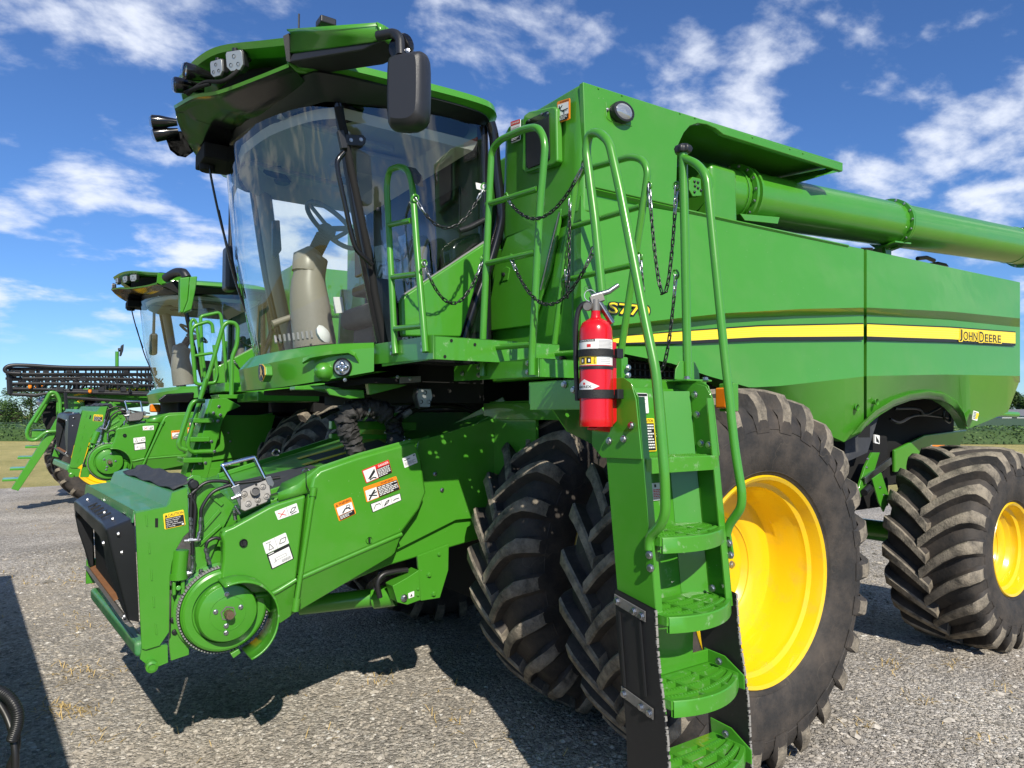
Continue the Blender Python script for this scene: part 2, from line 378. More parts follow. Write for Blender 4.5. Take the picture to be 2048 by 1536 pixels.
# ---------------------------------------------------------------- ground
def ground_mats():
    m = bpy.data.materials.new('gravel'); m.use_nodes = True; t = m.node_tree; b = t.nodes['Principled BSDF']; L = t.links.new; MAT['gravel'] = m
    c = N(t, 'ShaderNodeTexCoord')
    v1 = N(t, 'ShaderNodeTexVoronoi', i_Scale=46.0, i_Randomness=1.0); L(c.outputs['Object'], v1.inputs['Vector'])
    v2 = N(t, 'ShaderNodeTexVoronoi', i_Scale=120.0, i_Randomness=1.0); L(c.outputs['Object'], v2.inputs['Vector'])
    n1 = N(t, 'ShaderNodeTexNoise', i_Scale=.9, i_Detail=6.0, i_Roughness=.6); L(c.outputs['Object'], n1.inputs['Vector'])
    n2 = N(t, 'ShaderNodeTexNoise', i_Scale=34.0, i_Detail=5.0, i_Roughness=.7); L(c.outputs['Object'], n2.inputs['Vector'])
    s1 = N(t, 'ShaderNodeSeparateColor'); L(v1.outputs['Color'], s1.inputs[0])
    s2 = N(t, 'ShaderNodeSeparateColor'); L(v2.outputs['Color'], s2.inputs[0])
    r1 = N(t, 'ShaderNodeValToRGB'); e = r1.color_ramp.elements; e[0].position = 0; e[0].color = (.11, .10, .086, 1); e[1].position = 1; e[1].color = (.60, .57, .52, 1)
    for p, col in ((.35, (.21, .19, .16, 1)), (.62, (.32, .29, .245, 1)), (.88, (.46, .42, .36, 1))):
        q = e.new(p); q.color = col
    L(s1.outputs[0], r1.inputs[0])
    r2 = N(t, 'ShaderNodeValToRGB'); e = r2.color_ramp.elements; e[0].color = (.10, .092, .082, 1); e[1].color = (.48, .445, .40, 1); L(s2.outputs[0], r2.inputs[0])
    a = N(t, 'ShaderNodeMixRGB', i_0=.5); L(r1.outputs[0], a.inputs[1]); L(r2.outputs[0], a.inputs[2])
    g = N(t, 'ShaderNodeMapRange', i_1=.40, i_2=.68, i_3=1.12, i_4=1.75); L(n1.outputs['Fac'], g.inputs[0])
    h = N(t, 'ShaderNodeMixRGB', blend_type='MULTIPLY', i_0=1.0); L(a.outputs[0], h.inputs[1]); L(g.outputs[0], h.inputs[2])
    d = N(t, 'ShaderNodeMapRange', i_1=.60, i_2=.80, i_3=0., i_4=.6); L(n2.outputs['Fac'], d.inputs[0])
    x = N(t, 'ShaderNodeMixRGB'); x.inputs[2].default_value = (.34, .305, .25, 1); L(d.outputs[0], x.inputs[0]); L(h.outputs[0], x.inputs[1])
    n4 = N(t, 'ShaderNodeTexNoise', i_Scale=.55, i_Detail=7.0, i_Roughness=.65, i_Distortion=.6); L(c.outputs['Object'], n4.inputs['Vector'])
    g4 = N(t, 'ShaderNodeMapRange', i_1=.50, i_2=.66, i_3=0., i_4=.55); L(n4.outputs['Fac'], g4.inputs[0])
    x4 = N(t, 'ShaderNodeMixRGB'); x4.inputs[2].default_value = (.40, .345, .27, 1); L(g4.outputs[0], x4.inputs[0]); L(x.outputs[0], x4.inputs[1]); x = x4
    L(x.outputs[0], b.inputs['Base Color']); b.inputs['Roughness'].default_value = .92; b.inputs['Specular IOR Level'].default_value = .25
    hh = N(t, 'ShaderNodeMath', operation='ADD'); L(v1.outputs['Distance'], hh.inputs[0]); L(n2.outputs['Fac'], hh.inputs[1])
    hm = N(t, 'ShaderNodeMath', operation='MULTIPLY_ADD', i_1=.5); L(v2.outputs['Distance'], hm.inputs[0]); L(hh.outputs[0], hm.inputs[2])
    bp = N(t, 'ShaderNodeBump', i_Strength=1.0, i_Distance=.014, invert=True); L(hm.outputs[0], bp.inputs['Height']); L(bp.outputs[0], b.inputs['Normal'])
    m = bpy.data.materials.new('mown_grass'); m.use_nodes = True; t = m.node_tree; b = t.nodes['Principled BSDF']; L = t.links.new; MAT['mown_grass'] = m
    c = N(t, 'ShaderNodeTexCoord'); mp_ = N(t, 'ShaderNodeMapping'); mp_.inputs['Scale'].default_value = (1, .35, 1); mp_.inputs['Rotation'].default_value = (0, 0, R(-35)); L(c.outputs['Object'], mp_.inputs[0])
    n1 = N(t, 'ShaderNodeTexNoise', i_Scale=.55, i_Detail=8.0, i_Roughness=.7); L(mp_.outputs[0], n1.inputs['Vector'])
    n2 = N(t, 'ShaderNodeTexNoise', i_Scale=14., i_Detail=8.0, i_Roughness=.8); L(c.outputs['Object'], n2.inputs['Vector'])
    r1 = N(t, 'ShaderNodeValToRGB'); e = r1.color_ramp.elements; e[0].position = .34; e[0].color = (.20, .21, .06, 1); e[1].position = .66; e[1].color = (.60, .50, .22, 1)
    a = N(t, 'ShaderNodeMath', operation='MULTIPLY_ADD', i_1=.55); L(n2.outputs['Fac'], a.inputs[0])
    a2 = N(t, 'ShaderNodeMath', operation='MULTIPLY', i_1=.5); L(n1.outputs['Fac'], a2.inputs[0]); L(a2.outputs[0], a.inputs[2])
    L(a.outputs[0], r1.inputs[0]); L(r1.outputs[0], b.inputs['Base Color']); b.inputs['Roughness'].default_value = .95; b.inputs['Specular IOR Level'].default_value = .1
    bp = N(t, 'ShaderNodeBump', i_Strength=.9, i_Distance=.08); L(n2.outputs['Fac'], bp.inputs['Height']); L(bp.outputs[0], b.inputs['Normal'])
ground_mats()
mat('soy_mass', (.035, .075, .015), .8, var=.6, vscale=6., bump=1., bscale=8.)
for nm, cc in (('leaf_a', (.055, .12, .02)), ('leaf_b', (.085, .16, .03)), ('leaf_c', (.035, .085, .016)), ('leaf_d', (.11, .17, .05))): mat(nm, cc, .6, var=.25, vscale=1.5)
mat('bark', (.10, .075, .05), .9, var=.4, vscale=10., bump=.6, bscale=20.)
mat('straw', (.50, .36, .14), .8, var=.3, vscale=10.)
mat('stone_a', (.34, .305, .255), .9, var=.3, vscale=30.); mat('stone_b', (.47, .43, .37), .9, var=.3, vscale=30.); mat('stone_c', (.19, .175, .15), .9, var=.3, vscale=30.); mat('stone_d', (.56, .54, .50), .9, var=.2, vscale=30.)
b = MB(); S = 1500.
b.add([(-S, -S, -.012), (S, -S, -.012), (S, S, -.012), (-S, S, -.012)], [(0, 1, 2, 3)])
tag(b.build('ground', 'mown_grass'), kind='structure')
# gravel lot: an uneven sheet, finer near the machines
b = MB(); xs = [-26, -18, -12, -8] + [-6 + .25 * i for i in range(53)] + [8.4, 10, 11.3, 12.3]; ys = [-22, -14, -8, -5] + [-3.5 + .25 * i for i in range(49)] + [10, 12, 14, 16, 17.6, 18.9]
from mathutils import noise as mnoise
rows = []
for j, y in enumerate(ys):
    row = []
    for i, x in enumerate(xs):
        e = (i in (0, len(xs) - 1)) or (j in (0, len(ys) - 1)); q = mnoise.noise((x * .8, y * .8, 0)) * .35 if e else 0
        row.append((x + q, y + q * 1.4, (-.008 if e else .004 * mnoise.noise((x * 1.7, y * 1.7, 3)) + .003 * mnoise.noise((x * .5, y * .5, 9)))))
    rows.append(row)
b.sheet(rows); tag(b.build('gravel_lot', 'gravel', smooth=60), kind='structure')
# loose stones lying on the lot in front of the camera
def stones():
    b = MB(); rnd = random.Random(3)
    base = [(1, 0, 0), (0, 1, 0), (-1, 0, 0), (0, -1, 0), (0, 0, .8), (.7, .7, .35), (-.7, .7, .3), (-.7, -.7, .35), (.7, -.7, .3)]
    fs = [(0, 5, 4), (5, 1, 4), (1, 6, 4), (6, 2, 4), (2, 7, 4), (7, 3, 4), (3, 8, 4), (8, 0, 4)]
    for k in range(60000):
        d = 1.6 + 9.5 * rnd.random() ** 1.6; a = R(rnd.uniform(-52, 46)); p = CAMLOC + FH * d * math.cos(a) - RT * d * math.sin(a)
        s = rnd.choice((.0045, .006, .006, .008, .008, .010, .013)) * rnd.uniform(.7, 1.25) * (1 + d * .05)
        if rnd.random() < .015: s *= 1.9
        ca, sa = math.cos(k), math.sin(k); sx, sy, sz = s * rnd.uniform(.7, 1.4), s * rnd.uniform(.7, 1.2), s * rnd.uniform(.5, .9)
        b.slot(rnd.choice((0, 0, 0, 0, 1, 1, 2, 2)) if rnd.random() < .97 else 3)
        b.add([(p.x + (x * ca * sx - y * sa * sy), p.y + (x * sa * sx + y * ca * sy), .0 + z * sz) for x, y, z in base], fs)
    o = b.build('loose_gravel', ['stone_a', 'stone_b', 'stone_c', 'stone_d'], recalc=False); tag(o, 'loose grey stones strewn over the gravel lot', 'gravel', kind='stuff')
stones()
def straw():
    b = MB(); rnd = random.Random(5); spots = []
    for px, py, n in ((165, 1255, 30), (140, 1225, 18), (420, 1160, 10), (100, 1365, 20), (150, 1345, 40), (195, 1350, 22), (120, 1420, 60), (160, 1425, 40), (205, 1480, 14), (150, 1160, 40), (60, 1165, 30), (175, 1155, 16), (500, 1355, 12), (760, 1365, 26), (890, 1440, 24), (590, 1340, 8), (860, 1380, 10), (1780, 1330, 40), (1850, 1400, 24), (1900, 1330, 26), (1720, 1450, 14), (2000, 1380, 16), (1960, 1480, 14), (330, 1470, 5), (660, 1480, 5), (1000, 1490, 6), (240, 1330, 10), (80, 1060, 14), (30, 1030, 14)):
        for i in range(n): spots.append((px + rnd.gauss(0, 22), py + rnd.gauss(0, 9)))
    for i in range(260): spots.append((rnd.uniform(0, 2048), rnd.uniform(1010, 1536)))
    for px, py in spots:
        p = P(px, py, Z=0.0); a = rnd.uniform(0, 6.28); l = rnd.uniform(.02, .075); w_ = .0013 + .0002 * (p - CAMLOC).length
        up = rnd.choice((.006, .008, .02, .035)); d = V((math.cos(a), math.sin(a), 0)); n_ = V((-d.y, d.x, 0)) * w_
        q0 = p + V((0, 0, .003)); q1 = p + d * l * .5 + V((0, 0, up)); q2 = p + d * l + V((0, 0, up * rnd.uniform(.3, 1.5)))
        b.add([q0 - n_, q0 + n_, q1 + n_, q1 - n_, q2], [(0, 1, 2, 3), (3, 2, 4)])
    tag(b.build('dry_grass', 'straw', recalc=False), 'dry straw and grass wisps scattered on the gravel', 'dry grass', kind='stuff')
straw()
# soybean field beyond the mown grass
A0, A1 = V((-75, 112, 0)), V((150, -68, 0)); fd = (A1 - A0).normalized(); fn = V((-fd.y, fd.x, 0))
if fn.dot(V((0, 1, 0))) < 0: fn = -fn
b = MB(); rows = []
for dep, z in ((0, 0), (.25, .75), (1.2, .88), (6, .9), (260, .92), (262, 0)):
    rows.append([A0 + fd * (A1 - A0).length * i / 120 + fn * (dep + .15 * mnoise.noise((i * .7, dep, 0))) + V((0, 0, z)) for i in range(121)])
b.sheet(rows); crop = b.build('soybean_field', 'soy_mass', smooth=80); tag(crop, kind='structure')
def leaves_on(b, rnd, p, s, nmat):
    a = rnd.uniform(0, 6.28); t = rnd.uniform(-.9, .9); u = V((math.cos(a), math.sin(a), math.sin(t) * .5)) * s; w_ = V((-math.sin(a) * .6, math.cos(a) * .6, rnd.uniform(-.6, .6))) * s
    b.slot(rnd.randrange(nmat)); b.add([p - u, p + w_ * .7, p + u, p - w_ * .7], [(0, 1, 2, 3)])
b = MB(); rnd = random.Random(11)
LL = (A1 - A0).length
for i in range(42000):
    u = rnd.random()
    dep = rnd.random() ** 2 * 9 - .12; z = rnd.uniform(.05, .98) if dep < .4 else rnd.uniform(.78, 1.05)
    q = A0 + fd * (LL * rnd.uniform(.12, .80)) + fn * dep + V((0, 0, z)); leaves_on(b, rnd, q, rnd.uniform(.06, .13), 4)
tag(b.build('soybean_leaves', ['leaf_a', 'leaf_b', 'leaf_c', 'leaf_d'], recalc=False), 'dense green soybean leaves along the field edge', 'crop', kind='stuff')
def tree(name, loc, h, rad, n, label, seed, leaf=.22, conifer=False):
    rnd = random.Random(seed); e = empty(name, loc); loc = V(loc)
    t = MB(); t.tube([loc, loc + V((.1, 0, h * .3)), loc + V((0, .1, h * .62)), loc + V((0, 0, h * .9))], [h * .035, h * .028, h * .018, h * .006], 8)
    for i in range(12):
        z = h * (.2 + .06 * i); a = i * 2.4; l = rad * (.75 - .03 * i); p0 = loc + V((0, 0, z)); t.tube([p0, p0 + V((math.cos(a) * l * .5, math.sin(a) * l * .5, l * .25)), p0 + V((math.cos(a) * l, math.sin(a) * l, l * .6))], [h * .012, h * .008, .01], 5)
    t.build('trunk', 'bark', e, smooth=60)
    b = MB(); lobes = []
    for i in range(34):
        z = rnd.uniform(.16, .95); rr = rad * (1.02 - z) * 1.15 if conifer else rad * math.sqrt(max(.05, 1 - ((z - .52) / .52) ** 2))
        a = rnd.uniform(0, 6.28); q = rr * rnd.uniform(.45, .92); lobes.append((loc + V((math.cos(a) * q, math.sin(a) * q, z * h)), rad * rnd.uniform(.22, .40)))
    for i in range(n):
        c, r_ = rnd.choice(lobes); d = V((rnd.gauss(0, 1), rnd.gauss(0, 1), rnd.gauss(0, .8))).normalized() * r_ * rnd.random() ** .4
        leaves_on(b, rnd, c + d, leaf * rnd.uniform(.6, 1.2), 4)
    b.build('crown', ['leaf_a', 'leaf_b', 'leaf_c', 'leaf_d'], e, recalc=False)
    tag(e, label, 'tree', 'trees beyond the field'); return e
def far(px, dist): 
    d = FH + RT * ((px - IMW / 2) / FPX); return V((CAMLOC.x + d.x * dist, CAMLOC.y + d.y * dist, 0))
tree('broadleaf_tree', far(62, 70), 5.1, 2.6, 9000, 'full green broadleaf tree behind the sprayer boom tips at left', 21, .11)
tree('broadleaf_tree', far(-12, 84), 3.6, 2.2, 4000, 'small pale tree at the left edge beside the brick house', 22, .13)
tree('broadleaf_tree', far(150, 78), 4.6, 2.6, 6000, 'green tree directly behind the sprayer hood and grille', 23, .12)
tree('spruce_tree', far(2035, 200), 9.0, 3.4, 5000, 'dark spruce rising above the low house at the right edge', 24, .3, True)
tree('broadleaf_tree', far(2062, 190), 7.6, 3.6, 4000, 'dark broadleaf tree right of the low house', 25, .3)
tree('broadleaf_tree', far(1985, 230), 5.0, 3.6, 3000, 'low bushy tree left of the low house', 26, .3)
tree('broadleaf_tree', far(2100, 210), 8.0, 4.5, 4000, 'tall dark tree beyond the right edge of the field', 27, .3)
mat('roof_grey', (.14, .145, .16), .8, var=.2, vscale=2.); mat('siding', (.72, .72, .70), .6); mat('brick', (.34, .11, .07), .85, var=.35, vscale=3.); mat('pane_dark', (.03, .035, .04), .15)
def house(name, px, dist, wd, hw, hr, wall, label, facing):
    c = far(px, dist); e = empty(name, c); f = V((facing[0], facing[1], 0)).normalized(); s = V((-f.y, f.x, 0)); dp = wd * .55
    q = [c + s * (wd / 2) * a + f * (dp / 2) * bb for a, bb in ((-1, -1), (1, -1), (1, 1), (-1, 1))]
    MB().prism(q, (0, 0, hw)).build('wall', wall, e)
    r = MB(); o = .5; e0 = [c + s * (wd / 2 + o) * a + f * (dp / 2 + o) * bb + V((0, 0, hw - .05)) for a, bb in ((-1, -1), (1, -1), (1, 1), (-1, 1))]
    ra, rb = c - s * (wd / 2 - 1) + V((0, 0, hw + hr)), c + s * (wd / 2 - 1) + V((0, 0, hw + hr))
    r.add(e0 + [ra, rb], [(0, 1, 5, 4), (1, 2, 5), (2, 3, 4, 5), (3, 0, 4), (3, 2, 1, 0)]); r.build('roof', 'roof_grey', e)
    for k in (-.3, 0., .3):
        p = c + s * wd * k + f * (dp / 2 + .02) + V((0, 0, hw * .35)); MB().prism([p - s * .6, p + s * .6, p + s * .6 + V((0, 0, hw * .42)), p - s * .6 + V((0, 0, hw * .42))], f * .05).build('window', 'pane_dark', e)
    tag(e, label, 'house')
house('house', 2040, 175, 15, 1.5, 1.6, 'siding', 'low white house with grey hipped roof at the right edge', -FH)
house('house', -2, 88, 4.4, 2.2, .35, 'brick', 'small red brick house at the left edge below the tree', -FH)
# ================================================================ combine harvester: shared builders
YC = 2.3
def mir(p): return V((p[0], 2 * YC - p[1], p[2]))
def wheel(parent, x, y, z, R_, wd, rim_r, nl, lugh, side=-1, dish=.30, phase=0., labelled=None, shift=.235, pitch_w=.070, hub=True):
    """agricultural wheel, outer face at y (towards side), axle along Y"""
    e = empty('wheel', (x, y, z), parent)
    if labelled: e['label'] = labelled
    Rc = R_ - lugh; sg = -side
    def Yo(t): return y + sg * t
    k = (Rc - rim_r)
    prof = [(rim_r - .012, .075), (rim_r + .012, .05), (rim_r + k * .10, .028), (rim_r + k * .30, .008), (rim_r + k * .52, .0), (rim_r + k * .74, .014), (rim_r + k * .90, .050), (Rc - .012, .085), (Rc - .004, wd * .25), (Rc, wd * .5)]
    prof = prof + [(r_, wd - t) for r_, t in prof[-2::-1]]
    T = MB(); T.lathe([(r_, sg * t) for r_, t in prof], (x, y, z), (0, 1, 0), 96)
    # thin moulding rings on the outer sidewall
    for rr in (rim_r + k * .08, rim_r + k * .62):
        T.lathe([(rr - .006, sg * interp([p[0] for p in prof[:8]], [p[1] for p in prof[:8]], rr) + sg * .004), (rr, sg * interp([p[0] for p in prof[:8]], [p[1] for p in prof[:8]], rr) - sg * .004), (rr + .006, sg * interp([p[0] for p in prof[:8]], [p[1] for p in prof[:8]], rr + .006) + sg * .004)], (x, y, z), (0, 1, 0), 96)
    rs, ts = [p[0] for p in prof[:10]], [p[1] for p in prof[:10]]
    half = wd / 2
    samp = [(.0, rim_r + k * .58, rim_r + k * .74), (.004, rim_r + k * .66, rim_r + k * .90), (.018, rim_r + k * .80, R_ - lugh * 1.0), (.042, Rc - .05, R_ - .020), (.10, Rc - .02, R_ - .005), (half * .55, Rc - .01, R_), (half * .8, Rc - .01, R_), (half + .028, Rc - .01, R_ - .001)]
    for i in range(nl):
        for s_ in (0, 1):
            al0 = phase + 2 * math.pi * (i + .5 * s_) / nl; base, topm = [], []
            rings = []
            for (yy, rb, rt) in samp:
                f = 1 - yy / (half + .028); al = al0 + (shift / R_) * (1 - (1 - f) ** 1.5)
                wt = pitch_w * (1.18 if yy < .06 else 1.0); wb = wt * 1.55
                yq = yy if s_ == 0 else wd - yy
                def pt(r_, da): return V((x - r_ * math.cos(al + da), Yo(yq), z + r_ * math.sin(al + da)))
                ch_ = .011
                rings.append([pt(rb, -wb / 2 / R_), pt(rt - ch_, -wt / 2 / R_), pt(rt, -(wt / 2 - ch_) / R_), pt(rt, (wt / 2 - ch_) / R_), pt(rt - ch_, wt / 2 / R_), pt(rb, wb / 2 / R_)])
            n0 = len(rings)
            T.slot(0).add([p for r_ in rings for p in (r_[0], r_[1])], [(2 * a, 2 * a + 1, 2 * a + 3, 2 * a + 2) for a in range(n0 - 1)])
            T.slot(0).add([p for r_ in rings for p in (r_[4], r_[5])], [(2 * a, 2 * a + 1, 2 * a + 3, 2 * a + 2) for a in range(n0 - 1)])
            T.slot(1).sheet([r_[1:5] for r_ in rings])
            T.slot(0).add(rings[0], [(0, 1, 2, 3, 4, 5)]); T.slot(1).add(rings[-1], [(0, 1, 2, 3, 4, 5)]); T.slot(0)
    T.build('tyre', ['rubber', 'rubber_lug'], e, smooth=48)
    rp = [(rim_r + .004, .074), (rim_r + .012, .046), (rim_r + .004, .036), (rim_r - .012, .046), (rim_r - .022, .075), (rim_r - .030, .105), (rim_r - .052, .118), (rim_r - .056, .150), (rim_r - .066, .165), (rim_r - .074, dish * .82), (rim_r - .095, dish * .95), (rim_r * .62, dish), (rim_r * .58, dish + .01), (rim_r * .50, dish + .05), (rim_r * .30, dish + .06), (.001, dish + .06)]
    Rm = MB(); Rm.lathe([(r_, sg * t) for r_, t in rp], (x, y, z), (0, 1, 0), 72)
    rim = Rm.build('rim', 'yellow_rim', e, smooth=32)
    B = MB(); B.lathe([(rim_r + .012, sg * (wd - .05)), (rim_r - .03, sg * (wd - .09)), (rim_r - .07, sg * dish), (rim_r * .55, sg * (dish + .02))], (x, y, z), (0, 1, 0), 48); B.build('rim_back', 'yellow_rim', e, smooth=32)
    if hub:
        b = MB(); va = V((x + (rim_r - .09) * math.cos(2.2), Yo(dish * .7), z + (rim_r - .09) * math.sin(2.2))); b.cyl(va, va + V((-.01, side * .03, -.012)), .006, 8); b.build('valve_stem', 'steel', e, smooth=50)
        for i in range(8):
            a = i * math.pi / 4; bolt((x + rim_r * .36 * math.cos(a), Yo(dish + .058), z + rim_r * .36 * math.sin(a)), (0, side, 0), .016, e)
    return e
def rail(pts, r, parent, name='handrail', fr=.09, m='green', bars=(), X=None, n=10, Y=None):
    pp = [P(a, b_, X=X, Y=Y) for a, b_ in pts]
    t = MB(); t.tube(fillet(pp, fr, 6), r, n)
    for (a, c) in bars: t.cyl(P(*a, X=X, Y=Y), P(*c, X=X, Y=Y), r * .85, n)
    return t.build(name, m, parent, smooth=50)

def rows_cols(lines, Ys, xs):
    """crease lines given as pixel polylines, sampled at pixel columns, laid on their planes Y"""
    return [[P(x, interp([p[0] for p in ln], [p[1] for p in ln], x), Y=y) for x in xs] for ln, y in zip(lines, Ys)]

# ---------------------------------------------------------------- main body: tank, side panels, auger, wheels
TOP = [(1162, 392), (1371, 427), (1432, 437), (1512, 455), (1735, 500), (2041, 565)]
CR1 = [(1162, 661), (1227, 651), (1350, 637), (1455, 626), (1604, 618), (1735, 615), (1900, 623), (2042, 637)]
CR2 = [(1162, 669), (1227, 660), (1375, 645), (1455, 638), (1600, 632), (1731, 630), (1900, 640), (2034, 654)]
SB0 = [(1235, 676), (1243, 671), (1375, 660), (1519, 650), (1731, 646), (1900, 653), (2031, 663)]
SY0 = [(1235, 678), (1243, 673), (1375, 662.5), (1519, 653), (1731, 648.5), (1900, 655.5), (2031, 665)]
SY1 = [(1225, 686), (1235, 686), (1375, 681.5), (1519, 674), (1731, 672.5), (1900, 678), (2031, 687)]
SB1 = [(1222, 689), (1375, 687.5), (1519, 681.5), (1731, 680), (1900, 684.5), (2031, 692)]
CR3 = [(1162, 700), (1246, 707), (1345, 727), (1420, 753), (1500, 775), (1560, 772), (1640, 763), (1737, 752), (1890, 749), (2038, 752)]
BOT = [(1162, 706), (1246, 713), (1345, 733), (1420, 760), (1480, 790), (1560, 826), (1688, 884), (1721, 866), (1728, 857), (1755, 833), (1788, 813), (1821, 801), (1854, 796.5), (1883, 801), (1905, 815), (1921, 833), (1930, 851), (1934, 858), (1975, 842), (2016, 824), (2038, 765)]
PY = [.62, .535, .60, .61, .585, .73]
def body(H, detail=True):
    def panel(x0, x1, nm, xs):
        xs = sorted(set([x0] + [x for x in xs if x0 < x < x1] + [x1]))
        rr = rows_cols([TOP, CR1, CR2, SB1, CR3, BOT], PY, xs)
        top2 = [p + V((0, .05, .012)) for p in rr[0]]; top1 = [p + V((0, .012, .006)) for p in rr[0]]
        b = MB(); b.sheet([top2, top1] + rr)
        # outer edges folded inwards
        for c in (0, -1):
            col = [r_[c] for r_ in [top1] + rr]; b.sheet([col, [p + V((.004 if c == 0 else -.004, .06, 0)) for p in col]])
        b.sheet([rr[-1], [p + V((0, .07, .004)) for p in rr[-1]]])
        o = b.build(nm, 'green', H, smooth=16)
        return o
    xs = list(range(1162, 2042, 12)) + [1688, 1721, 1728, 1934, 2016]
    fp = panel(1162, 1727.5, 'side_panel', xs); rp = panel(1733.5, 2040, 'side_panel', xs)
    fp['label'] = 'front side panel with model number and long yellow stripe'; rp['label'] = 'rear side panel arched over the small wheel'
    # dark gap behind the joint
    b = MB(); b.add([P(1722, 495, Y=.665), P(1746, 495, Y=.665), P(1740, 875, Y=.74), P(1716, 875, Y=.74)], [(0, 1, 2, 3)]); b.build('joint_backing', 'black_matte', H)
    # lip around the rear wheel arch
    lip_out = [(1703, 868), (1724, 843), (1752, 818), (1786, 797), (1821, 785), (1857, 780), (1889, 785), (1914, 801), (1928, 823), (1935, 850)]
    lip_in = [(1721, 866), (1738, 846), (1762, 826), (1792, 809.5), (1824, 800), (1856, 796.5), (1881, 800), (1904, 814), (1920, 832), (1931, 855)]
    def lift(pt, y): return P(*pt, Y=y)
    b = MB(); b.sheet([[lift(q, .70) for q in lip_out], [lift((q[0], q[1] + 3), .665) for q in lip_out], [lift((q[0] + .2, q[1] - 3), .69) for q in lip_in], [lift(q, .74) for q in lip_in], [lift(q, .80) for q in lip_in]])
    b.build('wheel_arch_lip', 'green', rp, smooth=60)
    # stripes
    for par, x0, x1 in ((fp, 1226, 1727), (rp, 1734, 2031)):
        xx = [x for x in range(x0, x1, 12)] + [x1]
        def strip(a, c, z): return [[P(x, interp([p[0] for p in ln], [p[1] for p in ln], x), Y=.597 - z) for x in xx] for ln in (a, c)]
        b = MB(); b.sheet(strip(SB0, SB1, .004)); b.build('stripe_border', 'decal_black', par)
        yb = MB(); n = 5
        for i in range(n):
            def ln(f): return [P(x, (1 - f) * interp([p[0] for p in SY0], [p[1] for p in SY0], x) + f * interp([p[0] for p in SY1], [p[1] for p in SY1], x), Y=.591) for x in xx]
            yb.slot(0).sheet([ln(i / n), ln((i + .82) / n)]); yb.slot(1).sheet([ln((i + .82) / n), ln((i + 1) / n)])
        if 'stripe_pale' not in MAT: mat('stripe_pale', (.95, .78, .10), .35, coat=.2)
        yb.build('yellow_stripe', ['stripe_yellow', 'stripe_pale'], par)
    if detail:
        def letter(body_, q, par, y, grow=2.2, nm='lettering', fill='stripe_yellow', edge='decal_black', lifts=(.004, .0055)):
            tl, tr, bl = q
            if grow:
                b = MB(); import_ = [(dx, dy) for dx in (-grow, 0, grow) for dy in (-grow, 0, grow)]
                for i_, (dx, dy) in enumerate(import_): b.text(body_, *[P(a + dx, c + dy, Y=y - lifts[0] - .0001 * i_) for a, c in q])
                b.build(nm + '_outline', edge, par, recalc=False)
            b = MB(); b.text(body_, *[P(a, c, Y=y - lifts[1]) for a, c in q]); return b.build(nm, fill, par, recalc=False)
        letter('S770', ((1218, 604), (1300, 612), (1217, 626)), fp, .5375, 2.0, 'model_number')
        # maker's name: black letters on yellow edging over the stripe
        for tx, x0, x1, ya, yb, yc in (('J', 1919, 1925, 658, 659, 682), ('OHN', 1927, 1955, 662.5, 665, 680), ('D', 1959, 1968, 663, 664, 684), ('EERE', 1970, 2002, 668, 671, 683.5)):
            letter(tx, ((x0, ya), (x1, yb), (x0, yc)), rp, .591, 1.6, 'maker_name', 'decal_black', 'stripe_yellow')
        for (a, c, par) in ((1711, 815, fp), (1750, 804, rp)):
            p = P(a, c, Y=.655); b = MB(); b.lathe([(.026, 0), (.024, -.006), (.018, .004), (.018, .03), (0, .03)], p + V((0, -.012, 0)), (0, 1, 0), 20); b.build('latch_recess', 'green', par, smooth=40)
            b = MB(); b.box(p + V((-.005, -.008, -.016)), p + V((.005, .01, .016))); b.build('latch', 'black_plastic', par, bevel=.002)
        decal('sticker', PL([(1947, 821), (1957, 824), (1954, 842), (1944, 839)], Y=.655), [('p', [(.6, .1), (1.1, .2), (.9, .8), (.5, .9)], 'y'), ('l', .05, .1, .55, .9, 5, 'G')], rp)
    # inner body behind the panels, its black standing in for the shade there
    b = MB(); b.box((-.35, .80, 1.80), (1.55, 3.80, 2.86)); b.box((1.55, .95, 2.08), (4.3, 3.80, 2.86)); b.build('inner_body', 'black_matte', H, bevel=.02)
    b = MB(); b.box((-.50, 1.48, .50), (.9, 3.12, 1.75)); b.box((1.2, 1.0, 1.0), (3.0, 3.6, 1.6)); b.build('chassis', 'black_matte', H, bevel=.02)  # black colour stands in for the shade of the underbody
    b = MB(); b.cyl((0, .62, .95), (0, 3.98, .95), .14, 16); b.build('front_axle', 'green', H, smooth=40)
    b = MB(); b.cyl((3.13, .75, .76), (3.13, 3.85, .76), .09, 14); b.build('rear_axle', 'green', H, smooth=40)
    b = MB(); b.prism([(4.52, .80, 1.83), (4.60, .70, 2.14), (4.64, .64, 2.45), (4.60, .64, 2.98), (4.2, .7, 3.0), (4.2, .8, 2.1)], (0, 3.0, 0)); b.build('rear_hood', 'green', H, bevel=.03)
    b = MB(); b.cyl((4.5, 1.0, 1.80), (5.6, 1.0, 1.78), .03, 10); b.build('spreader_bar', 'green', H, smooth=50)
    # far side panels mirrored
    b = MB(); b.prism([(-.8, 3.95, 1.95), (-.75, 3.98, 2.93), (4.6, 3.98, 2.98), (4.6, 3.95, 2.1), (4.4, 3.9, 1.8), (1.6, 3.9, 1.6), (.9, 3.93, 1.95)], (0, .04, 0)); b.build('side_panel', 'green', H, bevel=.01)['label'] = 'far right-hand side panel'
    # rear wheel well: liner blackened for the cavity's shade, chute, linkage
    b = MB(); b.prism([(1.9, 1.15, 1.15), (1.9, 1.15, 2.05), (4.58, 1.15, 2.05), (4.50, 1.15, 1.5), (3.9, 1.15, 1.15)], (0, .05, 0)); b.build('wheel_well_liner', 'black_matte', H)
